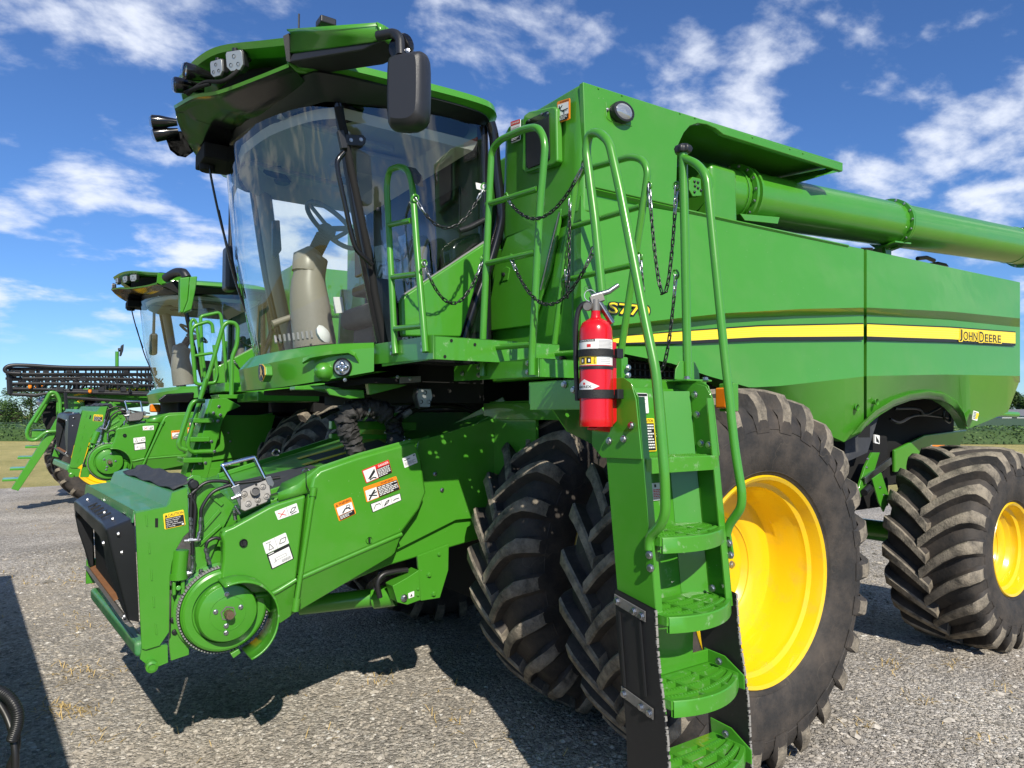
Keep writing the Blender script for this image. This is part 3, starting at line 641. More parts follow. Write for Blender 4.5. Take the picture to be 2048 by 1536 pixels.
    if detail:
        b = MB(); b.sheet([[P(1735, 905, Y=.86), P(1758, 830, Y=.86), P(1700, 860, Y=.86), P(1700, 920, Y=.86)][:2], [P(1690, 925, Y=.9), P(1690, 860, Y=.9)]]); b.build('mud_flap', 'rubber_mat', H, solid=.01)
        b = MB(); b.bar(P(1730, 962, Y=.84), P(1782, 922, Y=.92), .05, .012, (0, -1, 0)); b.bar(P(1728, 956, Y=.835), P(1780, 916, Y=.915), .012, .02, (0, -1, 0)); b.build('linkage_rail', 'steel', H, bevel=.002)
        b = MB(); b.prism(PL([(1745, 958), (1763, 945), (1778, 992), (1786, 1000), (1775, 1008), (1768, 1024), (1758, 1005)], Y=.80), (0, .012, 0)); b.prism(PL([(1715, 985), (1730, 935), (1745, 905), (1760, 905), (1742, 965), (1722, 995)], Y=.86), (0, .02, 0)); b.build('linkage_bracket', 'green', H, bevel=.003)
        b = MB(); b.cyl(P(1728, 985, Y=.83), P(1745, 968, Y=.85), .028, 12); b.build('linkage_damper', 'black_plastic', H, smooth=40)
        for q in ((1760, 975), (1768, 990), (1775, 1000), (1733, 935), (1735, 918)): bolt(P(*q, Y=.798), (0, -1, 0), .008, H)
        b = MB(); b.prism(PL([(1850, 870), (1935, 860), (1915, 905), (1880, 930), (1790, 945), (1790, 900)], Y=1.10), (0, .03, 0)); b.build('chopper_cover', 'green', H, bevel=.01)
        b = MB(); b.tube(smoothpath([P(1790, 817, Y=.9), P(1835, 818, Y=.88), P(1850, 829, Y=.88), P(1880, 815, Y=.9)]), .012, 8); b.tube(smoothpath([P(1780, 838, Y=.92), P(1800, 845, Y=.9), P(1835, 830, Y=.9), P(1900, 835, Y=.9)]), .012, 8); b.build('hydraulic_hose', 'hose', H, smooth=60)
        b = MB(); b.tube(fillet([P(1888, 820, Y=.86), P(1888, 838, Y=.86), P(1900, 846, Y=.86), P(1900, 822, Y=.86)], .03), .012, 8); b.build('hook', 'black_gloss', H, smooth=60)
        decal('hand_decal', PL([(1747, 869), (1757, 871), (1757, 888), (1747, 886)], Y=.94), [('p', [(.2, .1), (.8, .6), (.9, .9), (.3, .8)], 'k')], H, lift=.01)
        decal('warning_decal', PL([(1862, 890), (1888, 890), (1888, 903), (1862, 903)], Y=.895), [('r', 0, 0, 1, .3, 'o'), ('p', [(.1, .4), (.4, .9), (.3, .95)], 'k'), ('p', [(.6, .4), (.9, .9), (.7, .95)], 'k'), ('r', .48, .3, .52, 1, 'o')], H, lift=.01)
    # ------------- grain tank
    side = PL([(1166, 163), (1350, 221.5), (1500, 269.5), (1686, 329), (1686, 343), (1447, 269), (1432, 257), (1414, 249), (1396, 246.5), (1380, 252), (1368, 266), (1356, 292), (1352, 412), (1173, 371)], Y=.60)
    b = MB(); b.prism(side, (0, .035, 0)); tank = b.build('grain_tank', 'green', H, bevel=.006)
    zt = side[0].z; zb = 2.86; x0 = side[0].x
    b = MB(); xf = x0 - .012
    arc = [(xf + .06, .601), (xf + .02, .612), (xf + .003, .64), (xf, .68)]
    plan = arc + [(xf - .01, 1.30), (xf + .02, 1.38), (.0, 1.52), (.0, .636), (x0 + .06, .636)]
    b.hexa([V((x + (.0), y, zb - .02)) for x, y in plan], [V((x + (.02 if i < 6 else 0), y + (.0), zt + .004)) for i, (x, y) in enumerate(plan)])
    b.build('tank_front', 'green', tank, smooth=35, bevel=.012)
    # lower flare under the tank side, with the shadow line
    lo = PL([(1173, 371), (1352, 412), (1480, 441), (1700, 489)], Y=.60); b = MB(); b.sheet([[p + V((0, .01, .0)) for p in lo], [p + V((0, .085, -.05)) for p in lo], [p + V((0, .10, -.09)) for p in lo]]); b.build('tank_skirt', 'green', tank, solid=.01)
    b = MB(); b.box((xf + .03, .69, zb - .10), (-.02, 1.45, zb - .02)); b.build('tank_skirt', 'green', tank)
    b = MB(); b.box((-.5, 1.35, 2.6), (1.9, 3.25, zt - .03)); b.box((.02, 1.24, 2.7), (1.9, 1.36, zt - .02)); b.build('tank_hopper', 'green', tank, bevel=.02)
    b = MB(); b.box((-.70, 3.1, 2.6), (1.7, 4.0, zt)); b.build('tank_far_side', 'green', tank, bevel=.03)
    xe = side[3].x
    b = MB(); b.add([(0, .602, zt + .002), (xe, .602, side[3].z), (xe - .25, 1.36, side[3].z - .02), (0, 1.36, zt)], [(0, 1, 2, 3)]); b.build('tank_visor', 'green', tank, solid=.012)
    b = MB(); b.prism([V((xe - .01, .61, side[3].z - .01)), V((xe - .26, 1.3, side[3].z - .02)), V((xe - .45, 1.3, side[3].z - .20)), V((xe - .20, .62, side[3].z - .11)), V((xe - .02, .61, side[4].z))], (-.012, 0, 0)); b.build('visor_rib', 'green', tank)
    if detail:
        # window in the tank front
        X0 = xf - .008
        fr = PL([(1046, 231), (1058, 222), (1106, 212), (1112, 216), (1114, 322), (1106, 330), (1050, 346), (1043, 340)], X=X0 - .03)
        b = MB(); b.prism(fr, (.045, 0, 0)); wf = b.build('tank_window', 'green', tank, bevel=.012)
        b = MB(); b.prism(PL([(1050, 244), (1054, 239), (1094, 221), (1097, 224), (1099, 318), (1094, 324), (1056, 338), (1051, 334)], X=X0 - .035), (.02, 0, 0)); b.build('window_gasket', 'black_gloss', wf, bevel=.006)
        b = MB(); b.prism(PL([(1052, 252), (1097, 233), (1099, 312), (1093, 322), (1058, 336), (1053, 331)], X=X0 - .038), (.004, 0, 0)); b.build('window_pane', 'black_plastic', wf)
        for q in ((1058, 241), (1084, 228), (1096, 227)): bolt(P(*q, X=X0 - .036), (-1, 0, 0), .006, wf)
        decal('warning_decal', PL([(1115, 204), (1140, 196), (1140, 239), (1115, 247)], X=X0), [('t', 'WARNING', .22, .035, .95, .12, 'k'), ('r', .07, .15, .93, .70, 'w'), ('s', [(.18, .22), (.30, .45), (.55, .55)], .006, 'k'), ('s', [(.15, .32), (.28, .36), (.45, .24)], .006, 'k'), ('s', [(.45, .50), (.9, .47)], .006, 'k'), ('s', [(.6, .5), (.6, .68)], .005, 'k'), ('r', .07, .72, .93, .95, 'k'), ('l', .12, .74, .85, .93, 3, 'w')], tank, base='o')
        decal('danger_decal', PL([(1022, 244), (1041, 238), (1041, 280), (1023, 287)], X=X0), [('r', 0, 0, 1, .2, 'r'), ('t', 'DANGER', .1, .05, .92, .15, 'w'), ('l', .1, .3, .9, .6, 4, 'g'), ('r', 0, .64, 1, .96, 'k'), ('l', .1, .68, .9, .92, 4, 'w')], tank)
        # work light on the tank side
        c = P(1242, 226, Y=.588); lx, lz = V((.075, 0, 0)), V((0, 0, .055)); 
        def ell(sc, y, cx=c): return [cx + lx * sc * math.cos(t) + lz * sc * math.sin(t) + V((0, y, 0)) for t in [2 * math.pi * i / 28 for i in range(28)]]
        b = MB(); b.sheet([ell(1.0, .012), ell(1.04, -.012), ell(.98, -.028), ell(.80, -.030)], close=True); b.hexa(ell(.9, .004), ell(.9, -.004)); wl = b.build('work_light', 'black_plastic', tank, smooth=40)
        b = MB(); b.sheet([ell(.82, -.026), ell(.6, -.036), ell(.3, -.040), ell(.02, -.041)], close=True); b.build('lens', 'lens', wl, smooth=60)
        for s_ in (-1, 1): bolt(c + lx * 1.2 * s_ + V((0, .008, 0)), (0, -1, 0), .007, wl)
        for q in ((1197, 174), (1244, 188), (1360, 224), (1390, 233), (1505, 272), (1580, 295), (1606, 304)): bolt(P(q[0], q[1] + 3, Y=.598), (0, -1, 0), .004, tank, 'rivet', 'green')
        b = MB(); b.tube(fillet(PL([(1212, 205), (1213, 236), (1222, 243), (1264, 252)], Y=.599), .03), .0025, 5); b.build('panel_cut_line', 'green', tank)
    # ------------- unloading auger
    ya = .93; a0, a1, a2, a3 = P(1425, 386, Y=ya), P(1462, 393, Y=ya), P(1776, 449, Y=ya), P(2046, 495, Y=ya)
    dv = (a3 - a1).normalized(); r_ = .185
    b = MB(); b.cyl(a0 - dv * .25, a1, r_ * .96, 40); b.cyl(a1, a3 + dv * 1.2, r_, 40); au = b.build('unloading_auger', 'green', H, smooth=40)
    for a, rr in ((a1, .218), (a1 + dv * .06, .214), (a2, .216), (a2 + dv * .035, .212), (a3, .216), (a3 + dv * .035, .212)):
        b = MB(); b.lathe([(r_ - .01, 0), (rr, 0), (rr, .022), (r_ - .01, .022)], a, dv, 40); b.build('flange', 'green', au, smooth=30)
    if detail:
        u = dv.orthogonal().normalized(); w_ = dv.cross(u)
        for a in (a1, a2, a3):
            for i in range(16):
                t = i * math.pi / 8; n_ = u * math.cos(t) + w_ * math.sin(t); bolt(a + n_ * .202, -dv, .009, au)
        for a in (a1 - dv * .045, a3 - dv * .35):
            b = MB(); b.lathe([(r_, 0), (r_ + .005, .004), (r_, .008)], a, dv, 40); b.build('weld_seam', 'green', au, smooth=60)
        # elbow housing with bolted cover
        b = MB(); c = P(1398, 392, Y=.95); b.box(c + V((-.12, -.20, -.26)), c + V((.16, .25, .16))); b.build('auger_elbow', 'green', au, bevel=.05, seg=4)
        q = PL([(1379, 360), (1386, 353), (1402, 357), (1404, 392), (1386, 393), (1379, 380)], Y=.72); b = MB(); b.prism(q, (0, .05, 0)); cv = b.build('elbow_cover', 'green', au, bevel=.006)
        for z in ((1389, 363), (1396, 365), (1390, 372), (1396, 376), (1389, 384), (1402, 381)): bolt(P(*z, Y=.718), (0, -1, 0), .007, cv, m='black_plastic')
        b = MB(); b.prism(PL([(1480, 427), (1560, 434), (1556, 448), (1490, 441)], Y=.78), (0, .10, 0)); b.build('auger_cradle', 'green', au, bevel=.004)
        b = MB(); b.prism([a2 + V((-.12, -.12, -.18)), a2 + V((.14, -.12, -.16)), a2 + V((.14, .12, -.2)), a2 + V((-.12, .12, -.22))], (0, 0, -.015)); b.prism([a2 + V((-.05, .0, -.2)), a2 + V((.05, 0, -.2)), a2 + V((.02, 0, -.55)), a2 + V((-.02, 0, -.55))], (0, .03, 0)); b.build('auger_support', 'green', au, bevel=.003)
        b = MB(); b.tube(PL([(1835, 517), (1853, 515), (1868, 521)], Y=1.2), .02, 8); b.prism(PL([(1876, 523), (1893, 527), (1898, 533), (1880, 529)], Y=1.2), (0, .15, 0)); b.build('rear_deck_fitting', 'black_plastic', H, smooth=40)
    # front wall below the tank, beside the cab
    xw = xf + .02
    b = MB(); b.box((xw, .70, 1.98), (xw + .06, 1.50, 2.80)); b.build('front_wall', 'green', H, bevel=.01)
    if detail:
        b = MB(); b.prism(PL([(1022, 447), (1040, 436), (1122, 416), (1122, 426), (1100, 540), (1064, 651), (974, 663), (974, 640), (990, 540)], X=xw - .025), (.02, 0, 0)); dr = b.build('access_door', 'green', H, bevel=.008)
        b = MB(); b.prism(PL([(1003, 540), (1012, 533), (1019, 536), (1015, 560), (1003, 563)], X=xw - .03), (.01, 0, 0)); b.build('door_latch', 'green', dr, bevel=.004)
        b = MB(); b.lathe([(.012, 0), (.012, .01), (0, .012)], P(1008, 549, X=xw - .032), (-1, 0, 0), 12); b.build('lock', 'black_plastic', dr)
        b = MB(); b.prism([(xw + .0, .60, 1.98), (xw + .0, .705, 1.98), (xw - .0, .705, 2.80), (xw - .0, .63, 2.80)], (.05, 0, 0)); b.build('corner_post', 'green', H, bevel=.01)
        b = MB(); b.cyl(P(1119, 425, X=xw - .04), P(1081, 580, X=xw - .04), .005, 8); b.build('gas_strut', 'steel', H, smooth=60)
        # radiator screen below the panel front
        b = MB(); b.box((-.72, .78, 1.86), (.2, .80, 2.1)); b.build('screen_backing', 'black_matte', H)
        b = MB()
        for i in range(22):
            x = -.7 + i * .04; b.cyl((x, .765, 1.86), (x, .765, 2.1), .006, 4)
        for i in range(6):
            z = 1.88 + i * .04; b.cyl((-.72, .762, z), (.2, .762, z), .006, 4)
        b.build('screen', 'black_plastic', H)
    # wheels
    wheel(H, 0, 0.0, .95, .968, .54, .515, 26, .060, -1, .34, .05, 'outer front wheel with wide yellow dish behind the ladder')
    wheel(H, 0, .86, .95, .968, .54, .515, 26, .060, -1, .10, .16, 'inner front wheel in the shade of the platform', hub=False)
    rw = wheel(H, 3.13, .10, .757, .775, .68, .345, 21, .066, -1, .20, .1, 'small rear wheel with broad curved lugs', shift=.26, pitch_w=.082)
    if detail: decal('rim_label', [V((x_, .302, z_)) for x_, z_ in ((2.98, .91), (3.12, .93), (3.12, .74), (2.98, .72))], [('s', [(.05, .05), (.95, .05), (.95, .95), (.05, .95), (.05, .05)], .004, 'k'), ('s', [(.1, .55), (.9, .95)], .004, 'k'), ('s', [(.9, .55), (.1, .95)], .004, 'k'), ('s', [(.05, .5), (.95, .5)], .004, 'k'), ('l', .15, .12, .85, .45, 4, 'k')], rw, base='y')
    wheel(H, 0, 4.6, .95, .968, .54, .515, 24, .055, 1, .34, .1, 'far outer front wheel', hub=False)
    wheel(H, 0, 3.74, .95, .968, .54, .515, 24, .055, 1, .10, .3, 'far inner front wheel', hub=False)
    wheel(H, 3.13, 4.5, .757, .775, .68, .345, 19, .060, 1, .20, .3, 'far rear wheel', hub=False, shift=.26, pitch_w=.082)
# ---------------------------------------------------------------- cab
def sym(pts):
    """mirror an open curve (ending on the centre line) to the far side"""
    return list(pts) + [mir(p) for p in pts[-2::-1]]
def cab(H, first=True):
    gb = sym(smoothpath([(-1.47, 1.40, 2.16), (-1.66, 1.54, 2.155), (-1.81, 1.85, 2.15), (-1.885, 2.3, 2.15)], 4))
    gm = sym(smoothpath([(-1.62, 1.385, 2.80), (-1.80, 1.53, 2.80), (-1.96, 1.87, 2.80), (-2.03, 2.3, 2.80)], 4))
    gt = sym(smoothpath([(-1.73, 1.40, 3.44), (-1.89, 1.56, 3.44), (-2.03, 1.90, 3.44), (-2.09, 2.3, 3.44)], 4))
    fr = MB()
    for m_ in (0, 1):
        q = [gb[0], gm[0], gt[0]]
        if m_: q = [mir(p) for p in q]
        fr.tube(smoothpath(q, 5), .026, 8)
        rb, rt = V((-.80, 1.39, 2.14)), V((-.81, 1.42, 3.54))
        if m_: rb, rt = mir(rb), mir(rt)
        fr.tube([rb, rt], .035, 8)
        a, c = V((-1.45, 1.40, 2.12)), V((-.80, 1.40, 2.12))
        if m_: a, c = mir(a), mir(c)
        fr.bar(a, c, .06, .08)
    fr.bar((-.82, 1.4, 2.14), (-.82, 3.2, 2.14), .06, .1)
    cf = fr.build('cab_frame', 'black_gloss', H, smooth=50)
    b = MB(); b.sheet([gb, gm, gt]); b.build('windshield', 'cab_glass', cf, smooth=80)
    # door glass and the far side window, each slightly bowed
    for m_ in (0, 1):
        rows = []
        for k, z in enumerate((2.17, 2.80, 3.43)):
            x0 = (-1.46, -1.61, -1.72)[k]; row = []
            for i in range(9):
                t = i / 8; p = V((x0 + (-.815 - x0) * t, 1.385 - .06 * math.sin(math.pi * min(1, t * 1.05)), z + (.10 * t if k == 2 else 0))); row.append(mir(p) if m_ else p)
            rows.append(row)
        b = MB(); b.sheet(rows); b.build('side_window' if m_ else 'door_window', 'cab_glass', cf, smooth=80)
    # rear wall, floor, headliner
    b = MB(); b.box((-.80, 1.44, 2.1), (-.76, 3.16, 3.52)); b.build('rear_wall', 'interior_dark', cf, bevel=.02)
    b = MB(); b.box((-.815, 1.7, 2.75), (-.803, 2.9, 3.25)); b.build('rear_window', 'black_gloss', cf, bevel=.005)
    fl = [V((p.x + .03, p.y, 2.12)) for p in gb[1:-1]] + [V((-.80, 3.18, 2.12)), V((-.80, 1.42, 2.12))]
    b = MB(); b.prism(fl, (0, 0, -.05)); b.build('cab_floor', 'interior_dark', cf)
    hl = [V((p.x + .07, p.y, 3.445)) for p in gt[1:-1]] + [V((-.84, 3.17, 3.445)), V((-.84, 1.43, 3.445))]
    cx = V((-1.45, 2.3, 3.445)); hl2 = [cx + (p - cx) * .8 + V((0, 0, .05)) for p in hl]; hl0 = [cx + (p - cx) * .97 + V((0, 0, -.05)) for p in hl]
    b = MB(); b.sheet([hl, hl0, hl2], close=True); b.add(hl2, [list(range(len(hl2)))]); hd = b.build('headliner', 'interior_beige', cf, smooth=40)
    b = MB()
    for y in (1.75, 2.6): b.bar((-1.95, y, 3.455), (-1.2, y + .12, 3.455), .05, .03)
    b.box((-1.45, 2.0, 3.44), (-1.05, 2.35, 3.47)); b.build('headliner_trim', 'grey_print', hd, bevel=.01)
    b = MB(); b.lathe([(.07, 0), (.06, -.02), (0, -.02)], (-1.2, 2.65, 3.48), (0, 0, 1), 20); b.lathe([(.06, 0), (.05, -.02), (0, -.02)], (-1.6, 2.9, 3.47), (0, 0, 1), 20); b.build('air_vent', 'interior_dark', hd, smooth=40)
    # far pillar trim and door hinge, grab bar, seals
    b = MB(); b.tube([mir(gb[0]) + V((.05, -.05, 0)), mir(gm[0]) + V((.05, -.06, 0)), mir(gt[0]) + V((.06, -.05, 0))], [.045, .05, .06], 8); b.build('pillar_trim', 'column_taupe', cf, smooth=60)
    if first:
        b = MB(); b.prism(PL([(690, 268), (727, 270), (733, 277), (731, 287), (724, 292), (692, 290)], Y=1.345), (0, .012, 0)); b.bar(P(680, 262, Y=1.35), P(688, 298, Y=1.35), .03, .035); hg = b.build('door_hinge', 'black_plastic', cf, bevel=.004)
        for q in ((702, 280), (722, 279)): bolt(P(*q, Y=1.344), (0, -1, 0), .008, hg)
        b = MB(); b.tube(fillet(PL([(688, 305), (673, 322), (676, 345), (703, 470), (712, 500), (735, 520), (745, 530)], Y=1.31), .03), .014, 8); b.build('grab_bar', 'black_gloss', cf, smooth=60)
        b = MB(); b.tube(PL([(676, 215), (690, 270), (700, 330), (720, 430), (742, 530), (748, 580), (770, 690)], Y=1.37), .022, 8); b.tube(PL([(697, 330), (712, 400), (740, 520)], Y=1.40), .03, 8); b.build('door_seal', 'black_matte', cf, smooth=60)
        b = MB(); b.lathe([(.0, -.012), (.012, -.01), (.012, .0), (.007, .012), (0, .012)], P(756, 419, Y=1.36), (0, 1, 0), 14); b.build('door_knob', 'black_plastic', cf, smooth=50)
        decal('paper_tag', PL([(951, 365), (967, 369), (970, 383), (953, 378)], Y=1.30), [], cf)
        b = MB(); b.tube(smoothpath(PL([(918, 462), (938, 455), (962, 443), (970, 440)], Y=1.36)), [.02] * 12 + [.022, .022, .02, .016, .012, .01, .008][:7], 8) if False else b.tube(PL([(918, 462), (940, 455), (969, 440)], Y=1.36), .018, 8); b.build('door_arm', 'black_plastic', cf, smooth=60)
        b = MB(); b.prism(PL([(902, 495), (912, 478), (935, 468), (966, 462), (968, 488), (905, 530)], Y=1.42), (0, .12, 0)); b.build('door_console', 'black_gloss', cf, bevel=.03, seg=3)
    # lower front corner of the door: black, then the green quarter panel
    b = MB(); b.prism([V((-1.46, 1.37, 2.16)), V((-1.30, 1.35, 2.16)), V((-1.30, 1.35, 2.52)), V((-1.52, 1.36, 2.52))], (0, .012, 0)); b.build('door_kick_panel', 'black_gloss', cf)
    qp = [(806, 672), (803, 602), (810, 590), (905, 528), (972, 484), (976, 496), (952, 572), (922, 674)]
    b = MB(); b.prism(PL(qp, Y=1.30), (0, .05, 0)); b.build('quarter_panel', 'green', cf, bevel=.012)
    b = MB(); b.prism(PL([(799, 604), (808, 588), (905, 525), (972, 480), (972, 486), (905, 531), (811, 593), (804, 604)], Y=1.325), (0, .03, 0)); b.build('panel_seal', 'reflector_grey', cf)
    b = MB(); b.tube(smoothpath(PL([(981, 246), (988, 275), (992, 330), (1001, 410), (1000, 450), (978, 530), (952, 600), (926, 680)], Y=1.36), 5), .032, 10); b.build('rear_seal', 'black_gloss', cf, smooth=60)
    # steering column, wheel, seat
    ex = P(632, 660, Y=2.25)
    col = smoothpath([P(630, 692, Y=2.25), P(622, 630, Y=2.25), P(617, 565, Y=2.25), P(628, 515, Y=2.25), P(640, 480, Y=2.25)], 5); n_ = len(col)
    b = MB(); b.tube(col[:16], [interp([0, .45, .75, 1], [.135, .125, .10, .09], i / 15) for i in range(16)], 16); sc_ = b.build('steering_column', 'column_taupe', H, smooth=60)
    b = MB(); b.tube([P(615, 545, Y=2.25), P(618, 520, Y=2.25), P(630, 505, Y=2.25)], [.10, .105, .06], 12); b.build('column_cap', 'column_taupe', sc_, smooth=60)
    b = MB()
    for i in range(7): q = P(627 + i * 3.0, 512 - i * 6, Y=2.25); b.cyl(q, P(627 + i * 3.0 + 2, 512 - i * 6 - 4, Y=2.25), .05, 12)
    b.build('column_boot', 'black_matte', sc_, smooth=40)
    hubp = P(655, 462, Y=2.22); ax = V((.62, -.05, .78)).normalized(); u = ax.orthogonal().normalized(); w_ = ax.cross(u)
    b = MB(); b.tube([hubp + ax * .05 + (u * math.cos(t) + w_ * math.sin(t)) * .20 for t in [2 * math.pi * i / 32 for i in range(32)]], .016, 8, close=True)
    for t in (.3, 2.4, 4.4): b.bar(hubp + ax * .02, hubp + ax * .05 + (u * math.cos(t) + w_ * math.sin(t)) * .195, .035, .014, ax)
    b.lathe([(.055, -.03), (.06, .0), (.045, .03), (0, .035)], hubp, ax, 16); b.build('steering_wheel', 'interior_dark', sc_, smooth=50)
    b = MB(); b.tube(PL([(668, 478), (690, 466), (702, 455)], Y=2.1), .014, 8); b.build('turn_lever', 'interior_dark', sc_, smooth=50)
    b = MB(); b.box((-1.32, 1.98, 2.36), (-.92, 2.48, 2.50)); seat = b.build('operator_seat', 'seat_fabric', H, bevel=.05, seg=3)
    b = MB(); b.hexa([V((-1.0, 2.0, 2.48)), V((-.9, 2.0, 2.48)), V((-.9, 2.46, 2.48)), V((-1.0, 2.46, 2.48))], [V((-.92, 2.04, 3.0)), V((-.84, 2.04, 3.0)), V((-.84, 2.42, 3.0)), V((-.92, 2.42, 3.0))]); b.build('backrest', 'seat_fabric', seat, bevel=.04, seg=3)
    b = MB(); b.box((-1.25, 2.05, 2.12), (-.95, 2.4, 2.36)); b.build('seat_base', 'interior_dark', seat, bevel=.02)
    b = MB(); b.box((-1.45, 1.70, 2.50), (-.95, 1.92, 2.56)); b.build('armrest', 'interior_dark', seat, bevel=.02)
    if first:
        rnd = random.Random(4); b = MB()
        for q in range(5):
            cc = V((-1.33 + q * .13, 1.60 + .05 * (q % 2), 2.50)); rows = []
            for i in range(7):
                rows.append([cc + V((math.cos(j * .9) * .10 * math.sin(.2 + i * .45), math.sin(j * .9) * .09 * math.sin(.2 + i * .45), .10 * math.cos(i * .45))) + V((rnd.uniform(-.02, .02), rnd.uniform(-.02, .02), rnd.uniform(-.02, .02))) for j in range(7)])
            b.sheet(rows, close=True)
        b.build('plastic_wrap', 'plastic_wrap', seat, smooth=15)
        b = MB(); rows = []
        for i in range(6): rows.append([V((-1.02 + .02 * math.sin(j * 2.1 + i) - .02 * i * .3, 1.96 + j * .085 + rnd.uniform(-.01, .01), 2.50 + i * .095)) for j in range(7)])
        b.sheet(rows); b.build('plastic_wrap', 'plastic_wrap', seat, smooth=20)
        decal('paper_card', PL([(666, 594), (684, 594), (688, 625), (669, 627)], Y=2.0), [], H)
        b = MB(); b.lathe([(0, 0), (.05, .01), (.06, .03), (.03, .05), (0, .05)], P(640, 672, Y=1.95), (.4, -.6, .3), 10); b.build('cleaning_cloth', 'white', H, smooth=60)
        b = MB(); b.tube(PL([(545, 648), (566, 640), (600, 628)], Y=2.35), [.022, .02, .018], 8); b.build('foot_pedal_rest', 'column_taupe', H, smooth=50)
        b = MB(); b.box((-1.35, 1.50, 2.16), (-1.05, 1.72, 2.46)); b.box((-1.30, 1.46, 2.40), (-.95, 1.9, 2.46)); b.build('side_console', 'interior_dark', H, bevel=.02)
        b = MB()
        for i in range(4):
            z = 2.22 + i * .055; b.box((-1.42, 1.47, z), (-1.24, 1.60, z + .012))
        b.build('console_louver', 'column_taupe', H, bevel=.004)
        b = MB(); b.box((-1.36, 1.93, 2.66), (-1.33, 2.10, 2.84)); b.build('armrest_monitor', 'black_gloss', H, bevel=.01)
        b = MB(); b.tube([(-1.34, 2.0, 2.66), (-1.3, 1.95, 2.56), (-1.25, 1.85, 2.53)], .014, 8); b.tube([(-1.2, 1.8, 2.56), (-1.22, 1.8, 2.68)], [.012, .022], 8); b.build('control_lever', 'interior_dark', H, smooth=50)
        b = MB(); b.prism(PL([(545, 440), (560, 440), (564, 500), (550, 518), (545, 510)], Y=2.9), (0, .03, 0)); b.build('corner_display', 'black_gloss', H, bevel=.008)
        for i in range(9):
            x = 552 + i * 9; b = MB(); b.bar(P(x, 686 - i * 1.2, Y=2.0), P(x - 2, 672 - i * 1.2, Y=2.05), .012, .012); b.build('floor_vent_fin', 'reflector_grey', H)
    # ------------- nose panel under the windshield
    top = smoothpath([(-1.515, 1.40, 2.172), (-1.70, 1.56, 2.165), (-1.85, 1.86, 2.15), (-1.925, 2.3, 2.14)], 4)
    crs = smoothpath([(-1.53, 1.36, 2.140), (-1.75, 1.52, 2.115), (-1.91, 1.84, 2.08), (-1.985, 2.3, 2.06)], 4)
    bot = smoothpath([(-1.53, 1.36, 2.012), (-1.75, 1.52, 1.965), (-1.89, 1.84, 1.935), (-1.955, 2.3, 1.93)], 4)
    ins = [p + V((.10, .05, .0)) for p in top]; und = [p + V((.12, .06, .01)) for p in bot]
    b = MB(); b.sheet([sym(ins), sym(top), sym(crs), sym(bot), sym(und)]); nose = b.build('nose_panel', 'green', H, smooth=25)
    # lip added to cast the shade of a lamp recess, dummy bulge and headlamp
    nn = V((-.55, -.83, .03)).normalized()
    def onose(px, py, off=0.):
        # plane through the near part of the nose face
        p0 = V((-1.64, 1.44, 2.05)); n0 = (V((-1.75, 1.52, 2.05)) - V((-1.53, 1.36, 2.05))).cross(V((0, 0, 1))).normalized()
        d = FW + RT * ((px - IMW / 2) / FPX) + UP * ((IMH / 2 - py) / FPX); t = (p0 - CAMLOC).dot(n0) / d.dot(n0); return CAMLOC + d * t - n0 * (off if n0.dot(V((-1, -1, 0))) > 0 else -off) * -1
    if first:
        rec = [(611, 727), (625, 718), (700, 712), (708, 717), (714, 725), (712, 732), (700, 742), (650, 752), (632, 750), (618, 742)]
        up_ = [onose(*q, .002) for q in ((606, 724), (625, 716), (660, 710), (700, 706), (712, 712), (718, 724))]; ou_ = [p + nn * (.045 if 0 < i < 5 else .01) + V((0, 0, -.004)) for i, p in enumerate(up_)]; b = MB(); b.sheet([[p + V((0, 0, .02)) for p in up_], ou_, [p + V((0, 0, -.012)) for p in up_]]); b.build('recess_shade_lip', 'green', nose, smooth=30)
        q = onose(656, 744, .0); b = MB(); b.lathe([(.052, -.03), (.05, .0), (.044, .022), (.03, .04), (0, .05)], onose(648, 743, .01), (-.8, -.6, .1), 20); b.build('lamp_blank', 'green', nose, smooth=60)
        c = onose(687, 735, .02); b = MB(); b.lathe([(.050, -.03), (.050, .01), (.044, .018), (.041, .012)], c, nn, 28); hl_ = b.build('headlamp', 'black_plastic', nose, smooth=40)
        b = MB(); b.lathe([(.042, .006), (.0, .004)], c, nn, 28); b.build('reflector', 'led_grey', hl_, smooth=60)
        uu = nn.cross(UPZ).normalized()
        for a, z in ((0, .019), (-.019, -.002), (.019, -.002), (0, -.021)): b = MB(); b.lathe([(.016, .007), (.013, .016), (.006, .02), (0, .021)], c + uu * a + UPZ * z, nn, 14); b.build('led', 'chrome', hl_, smooth=60)
        b = MB(); b.lathe([(.043, .012), (.036, .024), (.02, .029), (0, .030)], c, nn, 28); b.build('lens', 'clear_lens', hl_, smooth=60)
        # emblem: leaping deer shield
        ec = V((-1.99, 2.3, 1.995))
        eq = [V((-1.997, 2.3 - a, 1.995 + z)) for a, z in ((.0, .085), (.045, .075), (.06, .05), (.06, -.05), (.04, -.08), (0, -.09), (-.04, -.08), (-.06, -.05), (-.06, .05), (-.045, .075))]
        ey = [(0, .085), (.05, .07), (.06, .03), (.06, -.045), (.03, -.085), (-.03, -.085), (-.06, -.045), (-.06, .03), (-.05, .07)]
        e0 = [P(*q, X=-2.0) for q in ((518, 727), (524, 727), (529, 733), (530, 750), (525, 763), (520, 764), (517, 757), (516, 738))]
        b = MB(); b.prism([p + V((.004, 0, 0)) for p in e0], (.04, 0, 0)); em = b.build('emblem_boss', 'green', nose, bevel=.006)
        cc = sum(e0, V()) / len(e0)
        b = MB(); b.prism([cc + (p - cc) * .94 + V((.001, 0, 0)) for p in e0], (.004, 0, 0)); b.build('emblem_rim', 'gold', em)
